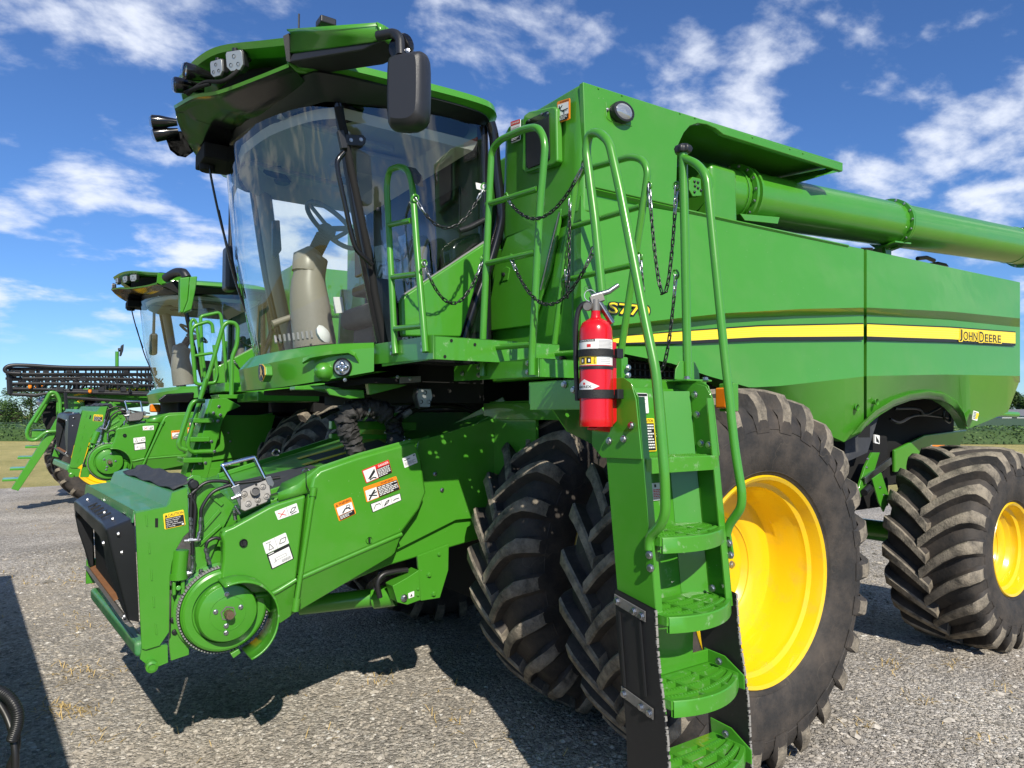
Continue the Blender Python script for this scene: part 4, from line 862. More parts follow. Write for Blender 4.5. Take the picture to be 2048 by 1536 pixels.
        b = MB(); b.prism([cc + (p - cc) * .86 + V((-.002, 0, 0)) for p in e0], (.004, 0, 0)); b.build('emblem_field', 'decal_black', em)
        deer = [(519.5, 734), (521, 732), (522, 735), (523, 739), (524.5, 743), (523.5, 747), (525.5, 752), (526, 758), (524.5, 753), (522, 748.5), (520.5, 752), (519.5, 757), (519.3, 751), (520.6, 746), (519.6, 742), (520.4, 738)]
        b = MB(); b.add([P(a, c_, X=-2.005) for a, c_ in deer], [list(range(len(deer)))]); b.build('emblem_deer', 'gold', em)
    b = MB(); b.prism([V((-1.72, 1.75, 1.945)), V((-1.5, 1.44, 1.985)), V((-1.2, 1.44, 1.985)), V((-1.2, 3.1, 1.95)), V((-1.72, 2.85, 1.945))], (0, 0, -.03)); b.build('cab_underside', 'black_matte', H)
    b = MB(); b.box((-1.20, 1.50, 1.85), (-.75, 3.1, 2.10)); b.build('cab_mount', 'black_matte', H)
    # ------------- roof
    def outline(o, z):
        near = [(-1.93, 1.33), (-1.85, 1.27), (-1.6, 1.245), (-1.2, 1.24), (-.96, 1.25), (-.83, 1.29), (-.745, 1.40), (-.71, 1.60), (-.70, 1.95)]
        fr_ = [(-2.08, 1.95), (-2.02, 1.6)]
        pts = [V((x, y + o if y < YC else y - o, z)) for x, y in fr_ + near]
        pts = [V((p.x - (o if p.x > -1 else -o) * 1.0, p.y, p.z)) for p in pts]
        lift_ = (3.56 - z) / .12 * .095 if z < 3.56 else .03
        pts = [V((p.x, p.y, p.z + min(1, max(0, (p.x + 1.75) / .95)) * (lift_ if z < 3.56 else .03))) for p in pts]
        pts = smoothpath(pts, 3); return pts + [mir(p) for p in pts[::-1]]
    b = MB(); b.sheet([outline(.11, 3.44), outline(.075, 3.465), outline(.02, 3.535), outline(.03, 3.56)], close=True); b.build('roof_liner', 'black_plastic', H, smooth=35)
    b = MB(); o3 = outline(.45, 3.70); b.sheet([outline(.03, 3.55), outline(-.012, 3.56), outline(-.005, 3.60), outline(.06, 3.635), outline(.20, 3.665), o3], close=True); b.add(o3, [list(range(len(o3)))]); roof = b.build('cab_roof', 'green', H, smooth=40)
    U = smoothpath([(-2.005, 1.345, 3.700), (-2.10, 1.50, 3.725), (-2.25, 1.80, 3.785), (-2.33, 2.02, 3.79), (-2.385, 2.3, 3.775)], 5)
    Lw = smoothpath([(-2.015, 1.345, 3.560), (-2.12, 1.55, 3.548), (-2.25, 1.85, 3.555), (-2.34, 2.05, 3.585), (-2.405, 2.3, 3.60)], 5)
    Lb = [p + V((.055, .03, -.018)) for p in Lw]
    def back(c, dx, dz, s=.9): return [V((p.x + dx, YC + (p.y - YC) * s, p.z + dz)) for p in c]
    b = MB(); b.sheet([sym(back(U, .55, -.06, .82)), sym(back(U, .2, .02, .95)), sym(back(U, .03, .012, .995)), sym(U), sym(back(U, .015, -.03, .99)), sym(back(U, .10, -.045, .95))]); b.build('roof_visor', 'green', roof, smooth=40)
    b = MB(); b.sheet([sym(back(Lw, .14, .012, .93)), sym(back(Lw, .02, .008, .99)), sym(Lw), sym([p + V((.006, .003, -.016)) for p in Lw])]); b.build('light_shelf', 'green', roof, smooth=40)
    b = MB(); b.sheet([sym([p + V((.007, .004, -.015)) for p in Lw]), sym(Lb), sym(back(Lb, .06, -.03, .97)), sym(back(Lb, .26, -.05, .86))]); b.build('shelf_underside', 'black_gloss', roof, smooth=40)
    b = MB(); b.sheet([sym(back(U, .20, -.05, .90)), sym(back(Lw, .22, .0, .90))]); b.sheet([sym(back(Lb, .20, -.03, .89)), sym(back(Lb, .5, -.04, .80))]); b.build('light_recess', 'black_matte', roof)
    cap = [U[0], U[0] + V((.25, -.03, .0)), Lb[0] + V((.25, -.03, .03)), Lb[0], Lw[0]]
    b = MB(); b.prism(cap, (0, .02, 0)); b.prism([mir(p) for p in cap], (0, -.02, 0)); b.build('visor_end', 'green', roof, bevel=.006)
    def led(c, aim, s_, lit='led_grey'):
        ax_ = V(aim).normalized(); u_ = V((0, 0, 1)).cross(ax_).normalized(); w2 = ax_.cross(u_)
        pr = [(-.8, 1), (.8, 1), (1, .6), (.9, -.6), (.4, -1), (-.4, -1), (-.9, -.6), (-1, .6)]
        pr = [(-.85, 1), (.85, 1), (1, .75), (1, -.5), (.55, -1), (-.55, -1), (-1, -.5), (-1, .75)]
        q = [V(c) + u_ * a * s_ + w2 * b_ * s_ for a, b_ in pr]
        b = MB(); b.prism([p + (p - V(c)) * .12 for p in q], -ax_ * s_ * .9); o = b.build('work_light', 'black_plastic', roof, bevel=.006)
        b = MB(); b.prism([p + ax_ * .006 for p in q], -ax_ * .008); pl = b.build('reflector', lit, o, bevel=.002)
        for a, b_ in ((0, .45), (-.45, -.4), (.45, -.4)):
            b = MB(); b.lathe([(s_ * .2, 0), (s_ * .12, -.008), (0, -.012)], V(c) + u_ * a * s_ + w2 * b_ * s_ + ax_ * .009, ax_, 12); b.build('led', 'black_gloss', o, smooth=30)
        b = MB(); b.cyl(V(c) + w2 * s_ * 1.0 - ax_ * .01, V(c) + w2 * s_ * 1.35 - ax_ * .01, s_ * .3, 10); b.build('lamp_knob', 'black_plastic', o, smooth=40)
        return o
    def roundlamp(c, aim, s_):
        ax_ = V(aim).normalized(); b = MB(); b.lathe([(0, -.10), (s_ * .5, -.10), (s_ * .7, -.05), (s_ * .95, 0), (s_, .05), (s_ * .9, .055)], c, ax_, 20); o = b.build('work_light', 'black_gloss', roof, smooth=40)
        b = MB(); b.lathe([(s_ * .95, .03), (s_ * .96, .055), (s_ * .7, .068), (0, .072)], c, ax_, 20); b.build('lens', 'clear_lens', o, smooth=60)
        b = MB(); b.lathe([(s_ * .9, .04), (s_ * .4, .0), (0, -.01)], c, ax_, 20); b.build('reflector', 'chrome', o, smooth=60)
    if first:
        led(P(470, 122, Y=1.70), (-.75, -.65, -.18), .050); led(P(434, 137, Y=1.84), (-.9, -.55, -.12), .043)
        roundlamp(P(390, 146, Y=2.0), (-.98, -.1, -.05), .046); roundlamp(P(370, 172, Y=2.12), (-.98, .05, -.1), .044)
        roundlamp(P(322, 244, Y=2.95), (-.95, .3, -.1), .045); roundlamp(P(326, 268, Y=2.98), (-.95, .3, -.3), .045)
        b = MB(); b.tube(smoothpath([P(500, 118, Y=1.7), P(452, 160, Y=1.72), P(410, 165, Y=1.9), P(375, 188, Y=2.08)]), .012, 6); b.tube(smoothpath([P(420, 168, Y=1.85), P(395, 175, Y=1.95), P(370, 185, Y=2.1)]), .01, 6); b.build('wiring', 'black_matte', roof, smooth=60)
        b = MB(); b.prism(PL([(328, 268), (360, 262), (372, 300), (355, 312), (340, 300)], Y=2.98), (.05, 0, 0)); b.build('lamp_bracket', 'black_matte', roof)
    else:
        led((-2.22, 1.62 + .06, 3.665), (-.8, -.6, -.05), .045); led((-2.29, 1.86, 3.67), (-.9, -.4, -.05), .043); led((-2.36, 2.05, 3.67), (-1, -.2, -.05), .04); led((-2.37, 2.5, 3.67), (-1, .2, -.05), .04)
    b = MB(); b.cyl((-1.62, 2.0, 3.69), (-1.62, 2.0, 3.73), .06, 14); b.cyl((-1.62, 2.0, 3.73), (-1.62, 2.0, 3.80), .055, 14); b.build('beacon', 'led_grey', roof, bevel=.008)
    if first:
        q = P(652, 44, Y=1.9); b = MB(); b.box(q + V((-.05, -.05, -.035)), q + V((.05, .05, .012))); b.build('antenna_puck', 'black_plastic', roof, bevel=.01)
        q = P(598, 28, Y=2.1); b = MB(); b.cyl(q + V((0, 0, -.25)), q, .006, 6); b.build('antenna', 'black_plastic', roof)
    # ------------- mirror arm and mirrors
    if first:
        r_ = PL([(573, 58), (576, 66), (580, 104), (577, 124)], Y=1.33); t_ = PL([(752, 45), (771, 54), (764, 78), (728, 100)], Y=.80)
        t_[3] = P(726, 100, Y=.92)
        bk = V((.16, .10, .01))
        b = MB(); b.sheet([[p + bk for p in (r_[0], t_[0])], [r_[0], t_[0]], [r_[1] + V((.012, 0, 0)), t_[0] + V((.01, .0, -.012))], [r_[2], t_[2]], [r_[2] + bk, t_[2] + bk * .6]]); b.add([t_[0], t_[1], t_[2]], [(0, 1, 2)]); b.add([t_[0], t_[1], t_[1] + bk * .6, t_[0] + bk], [(0, 1, 2, 3)]); b.add([t_[1], t_[2], t_[2] + bk * .6, t_[1] + bk * .6], [(0, 1, 2, 3)])
        wing = b.build('mirror_arm_cover', 'green', roof, smooth=30, solid=.008)
        b = MB(); b.prism([r_[2] + V((.012, 0, 0)), t_[2] + V((.01, 0, 0)), t_[3], r_[3]], V((.14, .08, 0))); b.build('mirror_arm', 'black_plastic', roof, bevel=.01)
        b = MB(); b.prism(PL([(566, 72), (578, 66), (580, 124), (573, 122)], Y=1.335), (.05, .02, 0)); b.build('arm_gasket', 'black_plastic', roof)
        mc = P(817, 185, Y=.66)
        tb = [P(755, 72, Y=.80), P(790, 66, Y=.72), P(800, 78, Y=.69), P(801, 112, Y=.67)]
        b = MB(); b.tube(fillet(tb, .05), .022, 12); mt = b.build('mirror', 'black_plastic', H, smooth=60); mt['label'] = 'large black mirror on the cab left'
        hw, hh, dp = .098, .176, .085; fwd = V((-.80, -.60, 0)).normalized(); sd_ = V((.60, -.80, 0)).normalized()
        def ring(k, s1, s2):
            out = []
            for (a, c_) in ((-1, -.80), (-.86, -.93), (-.6, -.97), (.35, -1.06), (.86, -.90), (1, -.72), (1, .78), (.9, .95), (.7, 1), (-.72, 1), (-.92, .94), (-1, .78)):
                out.append(mc + sd_ * a * hw * s1 + V((0, 0, 1)) * c_ * hh * s2 + fwd * k)
            return out
        b = MB(); rr = [ring(-.045, .93, .95), ring(-.02, 1, 1), ring(.02, .98, .98), ring(.045, .90, .93), ring(.06, .7, .8)]; b.sheet(rr, close=True); b.add(rr[0], [list(range(12))]); b.add(rr[-1], [list(range(12))]); b.build('mirror_housing', 'mirror_plastic', mt, smooth=55, sub=1)
        b = MB(); rg = ring(-.047, .86, .9); b.add(rg, [list(range(12))]); b.build('mirror_glass', 'chrome', mt)
        c = P(797, 92, Y=.72); b = MB(); b.lathe([(0, .0), (.055, .005), (.066, .02), (.062, .035), (0, .05)], c, (.8, .55, .1), 24); b.build('round_mirror', 'black_gloss', mt, smooth=40)
        bolt(P(815, 101, Y=.66), (-.5, -.8, 0), .008, mt)
    far_m = V((-1.72, 3.98, 3.0))
    b = MB(); b.box(far_m + V((-.05, -.09, -.19)), far_m + V((.05, .09, .19))); fm = b.build('mirror', 'mirror_plastic', H, bevel=.035, seg=3); fm['label'] = 'mirror on the far right of the cab'
    b = MB(); b.tube(fillet([far_m + V((0, 0, .18)), far_m + V((0, 0, .62)), V((-1.8, 3.3, 3.6))], .1), .02, 8); b.build('mirror_arm', 'black_plastic', fm, smooth=60)
    # wipers in front of the windshield
    for pts in ([(412, 258), (418, 330), (438, 430), (462, 520)], [(437, 420), (466, 545), (498, 640), (520, 698)]):
        b = MB(); b.tube(smoothpath(PL(pts, Y=2.62), 4), .008, 6); b.build('wiper', 'black_gloss', H, smooth=60)
    b = MB(); b.box((-2.2, 2.5, 3.40), (-1.95, 2.8, 3.5)); b.cyl((-2.15, 2.66, 3.36), (-2.15, 2.66, 3.5), .05, 10); b.build('wiper_motor', 'black_matte', H, bevel=.01)
    return roof
# ---------------------------------------------------------------- feeder house
def feeder(H, first=True):
    # trunk of the feeder house between its side sheets
    prof = [(-2.40, .66), (-2.36, 1.27), (-2.02, 1.345), (-1.15, 1.585), (-.62, 1.80), (-.55, 1.05), (-1.35, .93)]
    b = MB(); b.prism([(x, 1.52, z) for x, z in prof], (0, 1.56, 0)); fh = b.build('feeder_house', 'green', H, bevel=.012)
    # rear side sheet, lit strip and shaded remainder
    b = MB(); b.prism(PL([(838, 880), (868, 873), (1010, 830), (1010, 1030), (912, 1040), (795, 1099)], Y=1.49), (0, .015, 0)); b.build('side_sheet', 'green', fh, bevel=.003)
    for q in ((870, 948), (884, 980)): bolt(P(*q, Y=1.488), (0, -1, 0), .010, fh)
    # top deck: mats and yellow marks
    def top(x, y, dz=.004): return V((x, y, interp([-2.36, -2.02, -1.15, -.62], [1.27, 1.345, 1.585, 1.80], x) + dz))
    b = MB(); b.add([top(-2.05, 1.62), top(-1.62, 1.60), top(-1.60, 2.2), top(-2.05, 2.5)], [(0, 1, 2, 3)]); b.build('deck_mat', 'rubber_mat', fh, solid=.003)
    b = MB(); b.add([top(-1.55, 2.1), top(-1.2, 1.8), top(-1.1, 2.3), top(-1.5, 2.6)], [(0, 1, 2, 3)]); b.build('deck_mat', 'rubber_mat', fh, solid=.003)
    b = MB(); b.prism([top(-1.62, 2.22, .006), top(-1.28, 2.16, .006), top(-1.28, 2.22, .006), top(-1.62, 2.30, .006)], (0, 0, .003)); b.build('deck_marking', 'decal_yellow', fh); b = MB(); b.prism([top(-1.55, 2.56, .006), top(-1.22, 2.50, .006), top(-1.22, 2.56, .006), top(-1.55, 2.64, .006)], (0, 0, .003)); b.build('deck_marking', 'decal_yellow', fh)
    for y in (1.64, 2.9):
        b = MB(); b.bar(top(-2.0, y, .015), top(-1.05, y, .015), .02, .03); b.build('deck_rib', 'green', fh, bevel=.004)
    if first:
        for (x, y) in ((-1.1, 1.7), (-1.08, 1.85), (-1.05, 2.0), (-1.4, 1.62), (-1.08, 2.2), (-1.0, 2.4)): bolt(top(x, y), (0, 0, 1), .010, fh)
    # ----- side shield
    Ys = 1.40
    cre = [(440, 1160), (470, 1196), (544, 1186), (607, 1152), (804, 1068), (838, 1035)]
    upl = [(440, 1074), (449, 1061), (466, 1055), (538, 1013), (557, 1004), (606, 992)]
    upr = [(606, 992), (632, 983), (553, 985), ]
    def sy(y): return Ys
    left_up = PL([(441, 1072), (449, 1060), (466, 1053), (537, 1014), (556, 1006), (613, 989), (594, 1158), (544, 1186), (500, 1190), (470, 1180), (440, 1158), (446, 1120), (446, 1085)], Y=Ys)
    b = MB(); b.prism(left_up, (0, .07, 0)); sh = b.build('side_shield', 'green', H, bevel=.018, seg=3)
    left_lo = [P(594, 1157, Y=Ys), P(543, 1186, Y=Ys), P(516, 1189, Y=Ys + .002), P(530, 1215, Y=Ys + .02), P(560, 1247, Y=Ys + .05), P(582, 1232, Y=Ys + .05)]
    b = MB(); b.prism(left_lo, (0, .06, 0)); b.build('shield_lower', 'green', sh, bevel=.004)
    rt = PL([(616, 986), (553, 985), (563, 966), (632, 934), (716, 908), (806, 884), (838, 880), (843, 915), (853, 985), (840, 1018), (804, 1067), (604, 1153)], Y=Ys - .004)
    rt = PL([(618, 985), (625, 955), (640, 940), (716, 914), (806, 889), (832, 884), (843, 915), (853, 985), (840, 1018), (804, 1067), (598, 1156)], Y=Ys - .004)
    b = MB(); b.prism(rt, (0, .07, 0)); sr = b.build('side_shield', 'green', H, bevel=.018, seg=3)
    rl = [P(598, 1155, Y=Ys - .004), P(804, 1066, Y=Ys - .004), P(790, 1105, Y=Ys + .03), P(783, 1112, Y=Ys + .035), P(582, 1231, Y=Ys + .05)]
    b = MB(); b.prism(rl, (0, .06, 0)); b.build('shield_lower', 'green', sr, bevel=.004)
    # rolled top flange over the shield
    fl = PL([(553, 985), (563, 966), (632, 934), (716, 906), (806, 882), (837, 878)], Y=Ys + .07); f2 = PL([(556, 1002), (622, 984), (642, 944), (716, 918), (806, 893), (836, 886)], Y=Ys + .005)
    f1 = [(a * .5 + c * .5) + V((0, -.02, .018)) for a, c in zip(fl, f2)]
    b = MB(); b.sheet([fl, f1, f2]); b.build('shield_flange', 'green', sr, smooth=50, solid=.01)
    for par_, pts_ in ((sr, ((600, 1156), (700, 1112), (803, 1068))), (sh, ((510, 1192), (544, 1187), (570, 1173), (592, 1159)))):
        b = MB(); b.tube(smoothpath(PL(pts_, Y=Ys + .006), 5), .013, 12); b.build('highlight_rod', 'green', par_, smooth=60)  # rod added along the crease to catch a highlight line
    # hinge bar
    h0, h1 = P(628, 975, Y=Ys - .012), P(590, 1222, Y=Ys - .008)
    b = MB(); b.cyl(h0, h1, .013, 12); b.cyl(h0, h0.lerp(h1, .07), .018, 12); b.cyl(h1.lerp(h0, .1), h1, .020, 12); b.build('hinge_rod', 'green', sh, smooth=50)
    # round drive shield: a curved flange around the pulley
    c = P(474, 1238, Y=Ys - .08) + V((0, .06, 0)); rr = .190; rows = []
    u, w_ = V((1, 0, 0)), V((0, 0, 1)); angs = [R(112 - i * 6.2) for i in range(31)]
    for dy, k in ((.06, 1.0), (-.03, 1.0), (-.10, .985), (-.115, .965)):
        rows.append([c + (u * math.cos(a) + w_ * math.sin(a)) * rr * k * (1.0) + V((0, dy - (.03 * math.sin(max(0, i - 20) / 10 * 1.5) if dy < 0 else 0), 0)) for i, a in enumerate(angs)])
    b = MB(); b.sheet(rows); b.build('drive_guard', 'green_worn', sh, smooth=50, solid=.009)
    # pulley stack
    pc = P(452, 1222, Y=Ys); ax = (0, -1, 0)
    b = MB(); b.lathe([(.215, -.11), (.218, -.085), (.200, -.08), (.196, -.03), (.190, -.025), (.190, -.012), (.180, -.006), (.15, -.006), (.145, -.02), (.138, -.02), (.137, .03), (.130, .045), (.128, .046), (.0, .046)], pc, ax, 64); pu = b.build('drive_pulley', 'green', H, smooth=30)
    b = MB(); b.lathe([(.2005, -.078), (.2005, -.032)], pc, ax, 64)
    for i in range(88):
        a = 2 * math.pi * i / 88; d = V((math.cos(a), 0, math.sin(a))); t = V((-math.sin(a), 0, math.cos(a))); q = pc + d * .201 + V((0, .055, 0)); b.hexa([q - t * .004 - V((0, .02, 0)), q + t * .004 - V((0, .02, 0)), q + t * .004 + V((0, .02, 0)), q - t * .004 + V((0, .02, 0))], [q - t * .003 - V((0, .02, 0)) + d * .007, q + t * .003 - V((0, .02, 0)) + d * .007, q + t * .003 + V((0, .02, 0)) + d * .007, q - t * .003 + V((0, .02, 0)) + d * .007])
    b.build('drive_belt', 'reflector_grey', pu)
    face = pc + V((0, -.046, 0))
    b = MB(); b.lathe([(.036, -.004), (.036, .004), (.030, .004), (.030, -.02), (0, -.02)], face, ax, 6); b.build('hub_nut', 'zinc', pu)
    b = MB(); b.cyl(face + V((0, .02, 0)), face + V((0, -.05, 0)), .018, 14)
    for i in range(10): a = i * .628; b.cyl(face + V((.018 * math.cos(a), .0, .018 * math.sin(a))), face + V((.018 * math.cos(a), -.042, .018 * math.sin(a))), .003, 4)
    b.build('spline_shaft', 'shaft', pu, smooth=40)
    for a, r_ in ((R(165), .058), (R(20), .06), (R(262), .058), (R(265), .09), (R(95), .09)): bolt(face + V((r_ * math.cos(a), 0, r_ * math.sin(a))), ax, .009, pu)
    b = MB(); b.lathe([(.082, .0), (.082, .0025), (.080, .0025), (.080, 0)], face, ax, 40); b.build('cover_ring', 'green', pu)
    b = MB(); b.prism(PL([(461, 1308), (478, 1298), (482, 1306), (467, 1317)], Y=Ys + .02), (0, .04, 0)); b.build('guard_bracket', 'green', sh, bevel=.003)
    # knob latches on the shield
    for q in ((487, 1086), (738, 1080)):
        p = P(*q, Y=Ys - .006); b = MB(); b.lathe([(.020, .0), (.018, .006), (.014, .0), (0, -.002)], p, ax, 18); k = b.build('shield_latch', 'black_plastic' if q[0] < 600 else 'green', sh if q[0] < 600 else sr, smooth=40)
        b = MB(); b.box(p + V((-.004, -.012, -.012)), p + V((.004, 0, .012))); b.build('latch_key', 'black_plastic', sh if q[0] < 600 else sr)
    # decals
    yl, yr = Ys, Ys - .004
    pict = [('s', [(.25, .05), (.25, .95)], .002, 'g')]
    decal('pictogram_decal', PL([(549, 1023), (593, 1006), (598, 1025), (556, 1040)], Y=yl), [('s', [(.52, .02), (.52, .98)], .002, 'g'), ('s', [(.1, .3), (.42, .8)], .003, 'r'), ('s', [(.1, .8), (.42, .25)], .003, 'r'), ('s', [(.6, .7), (.75, .3), (.92, .3), (.8, .6), (.6, .7)], .0025, 'k'), ('s', [(.62, .85), (.9, .75)], .0025, 'k')], sh)
    decal('pictogram_decal', PL([(525, 1086), (571, 1065), (578, 1086), (532, 1108)], Y=yl), [('s', [(.5, .02), (.5, .98)], .002, 'g'), ('s', [(.25, .3), (.15, .8), (.35, .8), (.25, .3)], .0025, 'k'), ('s', [(.62, .7), (.72, .35), (.95, .35), (.86, .7), (.62, .7)], .0025, 'k'), ('l', .1, .1, .42, .22, 1, 'g')], sh)
    decal('diagram_decal', PL([(533, 1109), (578, 1087), (588, 1117), (543, 1139)], Y=yl), [('p', [(.05, .16), (.95, .16), (.95, .95), (.05, .95)], 'w'), ('s', [(.25, .6), (.75, .6), (.75, .45), (.25, .45), (.25, .6)], .0022, 'g'), ('s', [(.18, .65), (.28, .65), (.28, .5)], .003, 'g'), ('l', .5, .7, .9, .88, 3, 'g'), ('r', .06, .02, .3, .07, 'w')], sh, base='k')
    decal('warning_decal', PL([(667, 1008), (702, 994), (712, 1027), (678, 1043)], Y=yr), [('t', 'WARNING', .25, .05, .93, .2, 'k'), ('p', [(.08, .2), (.13, .06), (.18, .2)], 'k'), ('p', [(.07, .26), (.93, .26), (.93, .70), (.07, .70)], 'w'), ('s', [(.3, .66), (.5, .48), (.68, .5), (.78, .62)], .007, 'k'), ('s', [(.62, .34), (.78, .36), (.78, .48), (.62, .48), (.58, .40), (.62, .34)], .003, 'k'), ('p', [(.07, .72), (.93, .72), (.93, .95), (.07, .95)], 'k'), ('l', .1, .74, .8, .93, 3, 'w')], sr, base='o')
    decal('danger_decal', PL([(723, 941), (777, 919), (784, 945), (732, 967)], Y=yr), [('p', [(.48, .04), (.98, .04), (.98, .30), (.48, .30)], 'r'), ('t', 'DANGER', .58, .08, .96, .24, 'w'), ('p', [(.03, .07), (.47, .07), (.47, .94), (.03, .94)], 'w'), ('p', [(.10, .75), (.42, .2), (.42, .45), (.2, .78)], 'k'), ('s', [(.15, .85), (.3, .78), (.4, .88)], .006, 'k'), ('p', [(.48, .31), (.98, .31), (.98, .96), (.48, .96)], 'k'), ('l', .5, .34, .95, .93, 6, 'w')], sr, base='r')
    decal('warning_decal', PL([(726, 975), (792, 952), (800, 978), (733, 1005)], Y=yr), [('t', 'WARNING', .50, .06, .88, .2, 'k'), ('p', [(.03, .25), (.36, .25), (.36, .95), (.03, .95)], 'w'), ('s', [(.08, .9), (.2, .6), (.3, .4)], .009, 'k'), ('s', [(.1, .6), (.32, .8)], .006, 'k'), ('s', [(.2, .6), (.34, .55)], .005, 'k'), ('p', [(.37, .25), (.98, .25), (.98, .96), (.37, .96)], 'k'), ('l', .39, .28, .96, .93, 6, 'w')], sr, base='o')
    decal('pictogram_decal', PL([(740, 1008), (800, 986), (803, 1000), (745, 1025)], Y=yr), [('p', [(.02, .05), (.98, .05), (.98, .95), (.02, .95)], 'w'), ('s', [(.35, .05), (.35, .95)], .002, 'g'), ('s', [(.67, .05), (.67, .95)], .002, 'g'), ('s', [(.06, .7), (.15, .3), (.28, .3), (.3, .5)], .003, 'k'), ('s', [(.4, .8), (.5, .4), (.6, .3), (.55, .55), (.42, .75)], .004, 'k'), ('s', [(.72, .6), (.8, .5), (.92, .55)], .003, 'k')], sr, base='k')
    decal('service_decal', PL([(804, 917), (830, 906), (835, 925), (809, 936)], Y=yr), [('s', [(.1, .3), (.55, .25)], .004, 'k'), ('l', .1, .5, .9, .85, 3, 'g'), ('p', [(.8, .08), (.92, .08), (.92, .2), (.8, .2)], 'k')], sr)
    # cable ties along the flange
    for q in ((612, 943), (812, 884), (552, 905)):
        if not first: break
        p = P(*q, Y=Ys + .04); b = MB(); b.tube([p + V((.018 * math.cos(t), .008 * math.sin(t * 2), .016 * math.sin(t))) for t in [i * .5 for i in range(12)]], .004, 5); b.build('lynch_pin', 'steel', sr, smooth=60)
    if first:
        b = MB(); b.tube(smoothpath(PL([(612, 945), (613, 970), (622, 990)], Y=Ys - .012)), .0025, 5); b.build('pin_lanyard', 'black_matte', sr)
    # ----- front face frame
    Yf = 1.46
    Z5 = lambda zx, zy: (140 + zx / 3.071, 860 + zy / 3.071)
    sp = [Z5(*q) for q in ((400, 508), (590, 470), (612, 450), (624, 385), (722, 350), (726, 470), (732, 625), (700, 655), (655, 730), (628, 810), (614, 900), (610, 1240), (552, 1325), (465, 1352), (440, 1345), (418, 900))]
    b = MB(); b.prism(PL(sp, Y=Yf), (0, .012, 0)); ff = b.build('face_frame', 'green', H, bevel=.003)
    for i, q in enumerate(((470, 555), (486, 725), (500, 890), (514, 1055), (528, 1222))):
        a, c_ = Z5(*q); b = MB(); b.prism([P(a - 2.6, c_ - 11, Y=Yf - .001), P(a + 1.2, c_ - 11, Y=Yf - .001), P(a + 2.6, c_ + 11, Y=Yf - .001), P(a - 1, c_ + 11, Y=Yf - .001)], (0, -.003, 0)); b.build('slot_tab', 'green', ff, bevel=.001)
    a, c_ = Z5(532, 570); b = MB(); b.prism([P(a - 3, c_ - 9, Y=Yf - .002), P(a + 3, c_ - 9, Y=Yf - .002), P(a + 3, c_ + 9, Y=Yf - .002), P(a - 3, c_ + 9, Y=Yf - .002)], (0, .002, 0)); b.build('slot', 'black_matte', ff)
    decal('caution_decal', PL([(326, 1028), (367, 1019), (371, 1050), (329, 1059)], Y=Yf), [('t', 'CAUTION', .22, .07, .97, .24, 'k'), ('p', [(.06, .25), (.13, .06), (.20, .25)], 'k'), ('p', [(.06, .30), (.96, .30), (.96, .95), (.06, .95)], 'k')] + [('t', s_, .10, .34 + i * .12, u1, .43 + i * .12, 'w') for i, (s_, u1) in enumerate((('Avoid crushing', .80), ('injury. Feeder', .74), ('can lift. Stay', .66), ('clear when engine', .90), ('is running.', .52)))] + [('p', [(.82, .82), (.92, .82), (.92, .92), (.82, .92)], 'w')], ff, base='y')
    # shelf on top of the frame
    A = P(*Z5(400, 500), Y=Yf); Bq = P(*Z5(590, 468), Y=Yf); Cq = P(*Z5(624, 384), Y=Yf); D = P(*Z5(722, 350), Y=Yf)
    W = V((-.11, 1.62, -.01))
    b = MB(); b.sheet([[A, A + W], [Bq, Bq + W], [Cq, Cq + W], [D, D + W]]); b.build('frame_shelf', 'green_dusty', ff, solid=.012)
    lipA = [A + V((-.004, 0, -.0)), A + W + V((-.004, 0, 0))]
    b = MB(); fr_pts = [0, .08, .085, .16, .17, .55, .56, .62, .63, 1]; hts = [.05, .05, .03, .03, .055, .055, .03, .03, .055, .055]
    b.sheet([[A + W * t + V((-.006, 0, .006)) for t in fr_pts], [A + W * t + V((-.012, 0, -h)) for t, h in zip(fr_pts, hts)]]); b.build('shelf_lip', 'green_dusty', ff, solid=.006)
    # wavy rubber apron lying on top
    rows = []
    for i in range(7):
        rows.append([Cq.lerp(D, .1 + i * .22) + W * (j * .046) + V((0, .02, .012 + .006 * math.sin(j * 1.1 + i * .6) + (.02 if i > 4 else 0))) for j in range(19)])
    b = MB(); b.sheet(rows); b.build('rubber_apron', 'rubber_mat', ff, smooth=60, solid=.006)
    # black surround of the throat
    T0, T1 = P(*Z5(395, 540), Y=Yf + .02), P(*Z5(425, 1180), Y=Yf + .02); up = (T0 - T1).normalized(); out = V((-1, 0, -.08)).normalized()
    wv = V((-.09, 1.5, 0)); hgt = (T0 - T1).length
    def S(y, zf, o): return T1 + wv * y + up * hgt * zf + out * o
    ring0 = [(0, 0), (0, .80), (0, 1.0), (.1, 1.0), (.9, 1.0), (1, 1.0), (1, .8), (1, 0)]; ring1 = [(.03, .02), (.03, .80), (.06, .90), (.14, .93), (.86, .93), (.94, .90), (.97, .80), (.97, .02)]; ring2 = [(.16, .05), (.19, .45), (.15, .66), (.21, .77), (.85, .80), (.92, .70), (.92, .5), (.93, .05)]
    b = MB(); b.sheet([[S(y, z, .0) for y, z in ring0], [S(y, z, .11 * (z ** .4 if z > .1 else .35)) for y, z in ring1], [S(y, z, .12 * (z ** .4 if z > .1 else .3)) for y, z in ring2], [S(y, z, .02) for y, z in ring2]]); th = b.build('throat_surround', 'black_plastic', ff, bevel=.012, seg=3)
    b = MB(); b.add([S(.12, 0, .015), S(.12, .78, .015), S(.88, .78, .015), S(.88, 0, .015)], [(0, 1, 2, 3)]); b.build('throat', 'black_matte', ff)
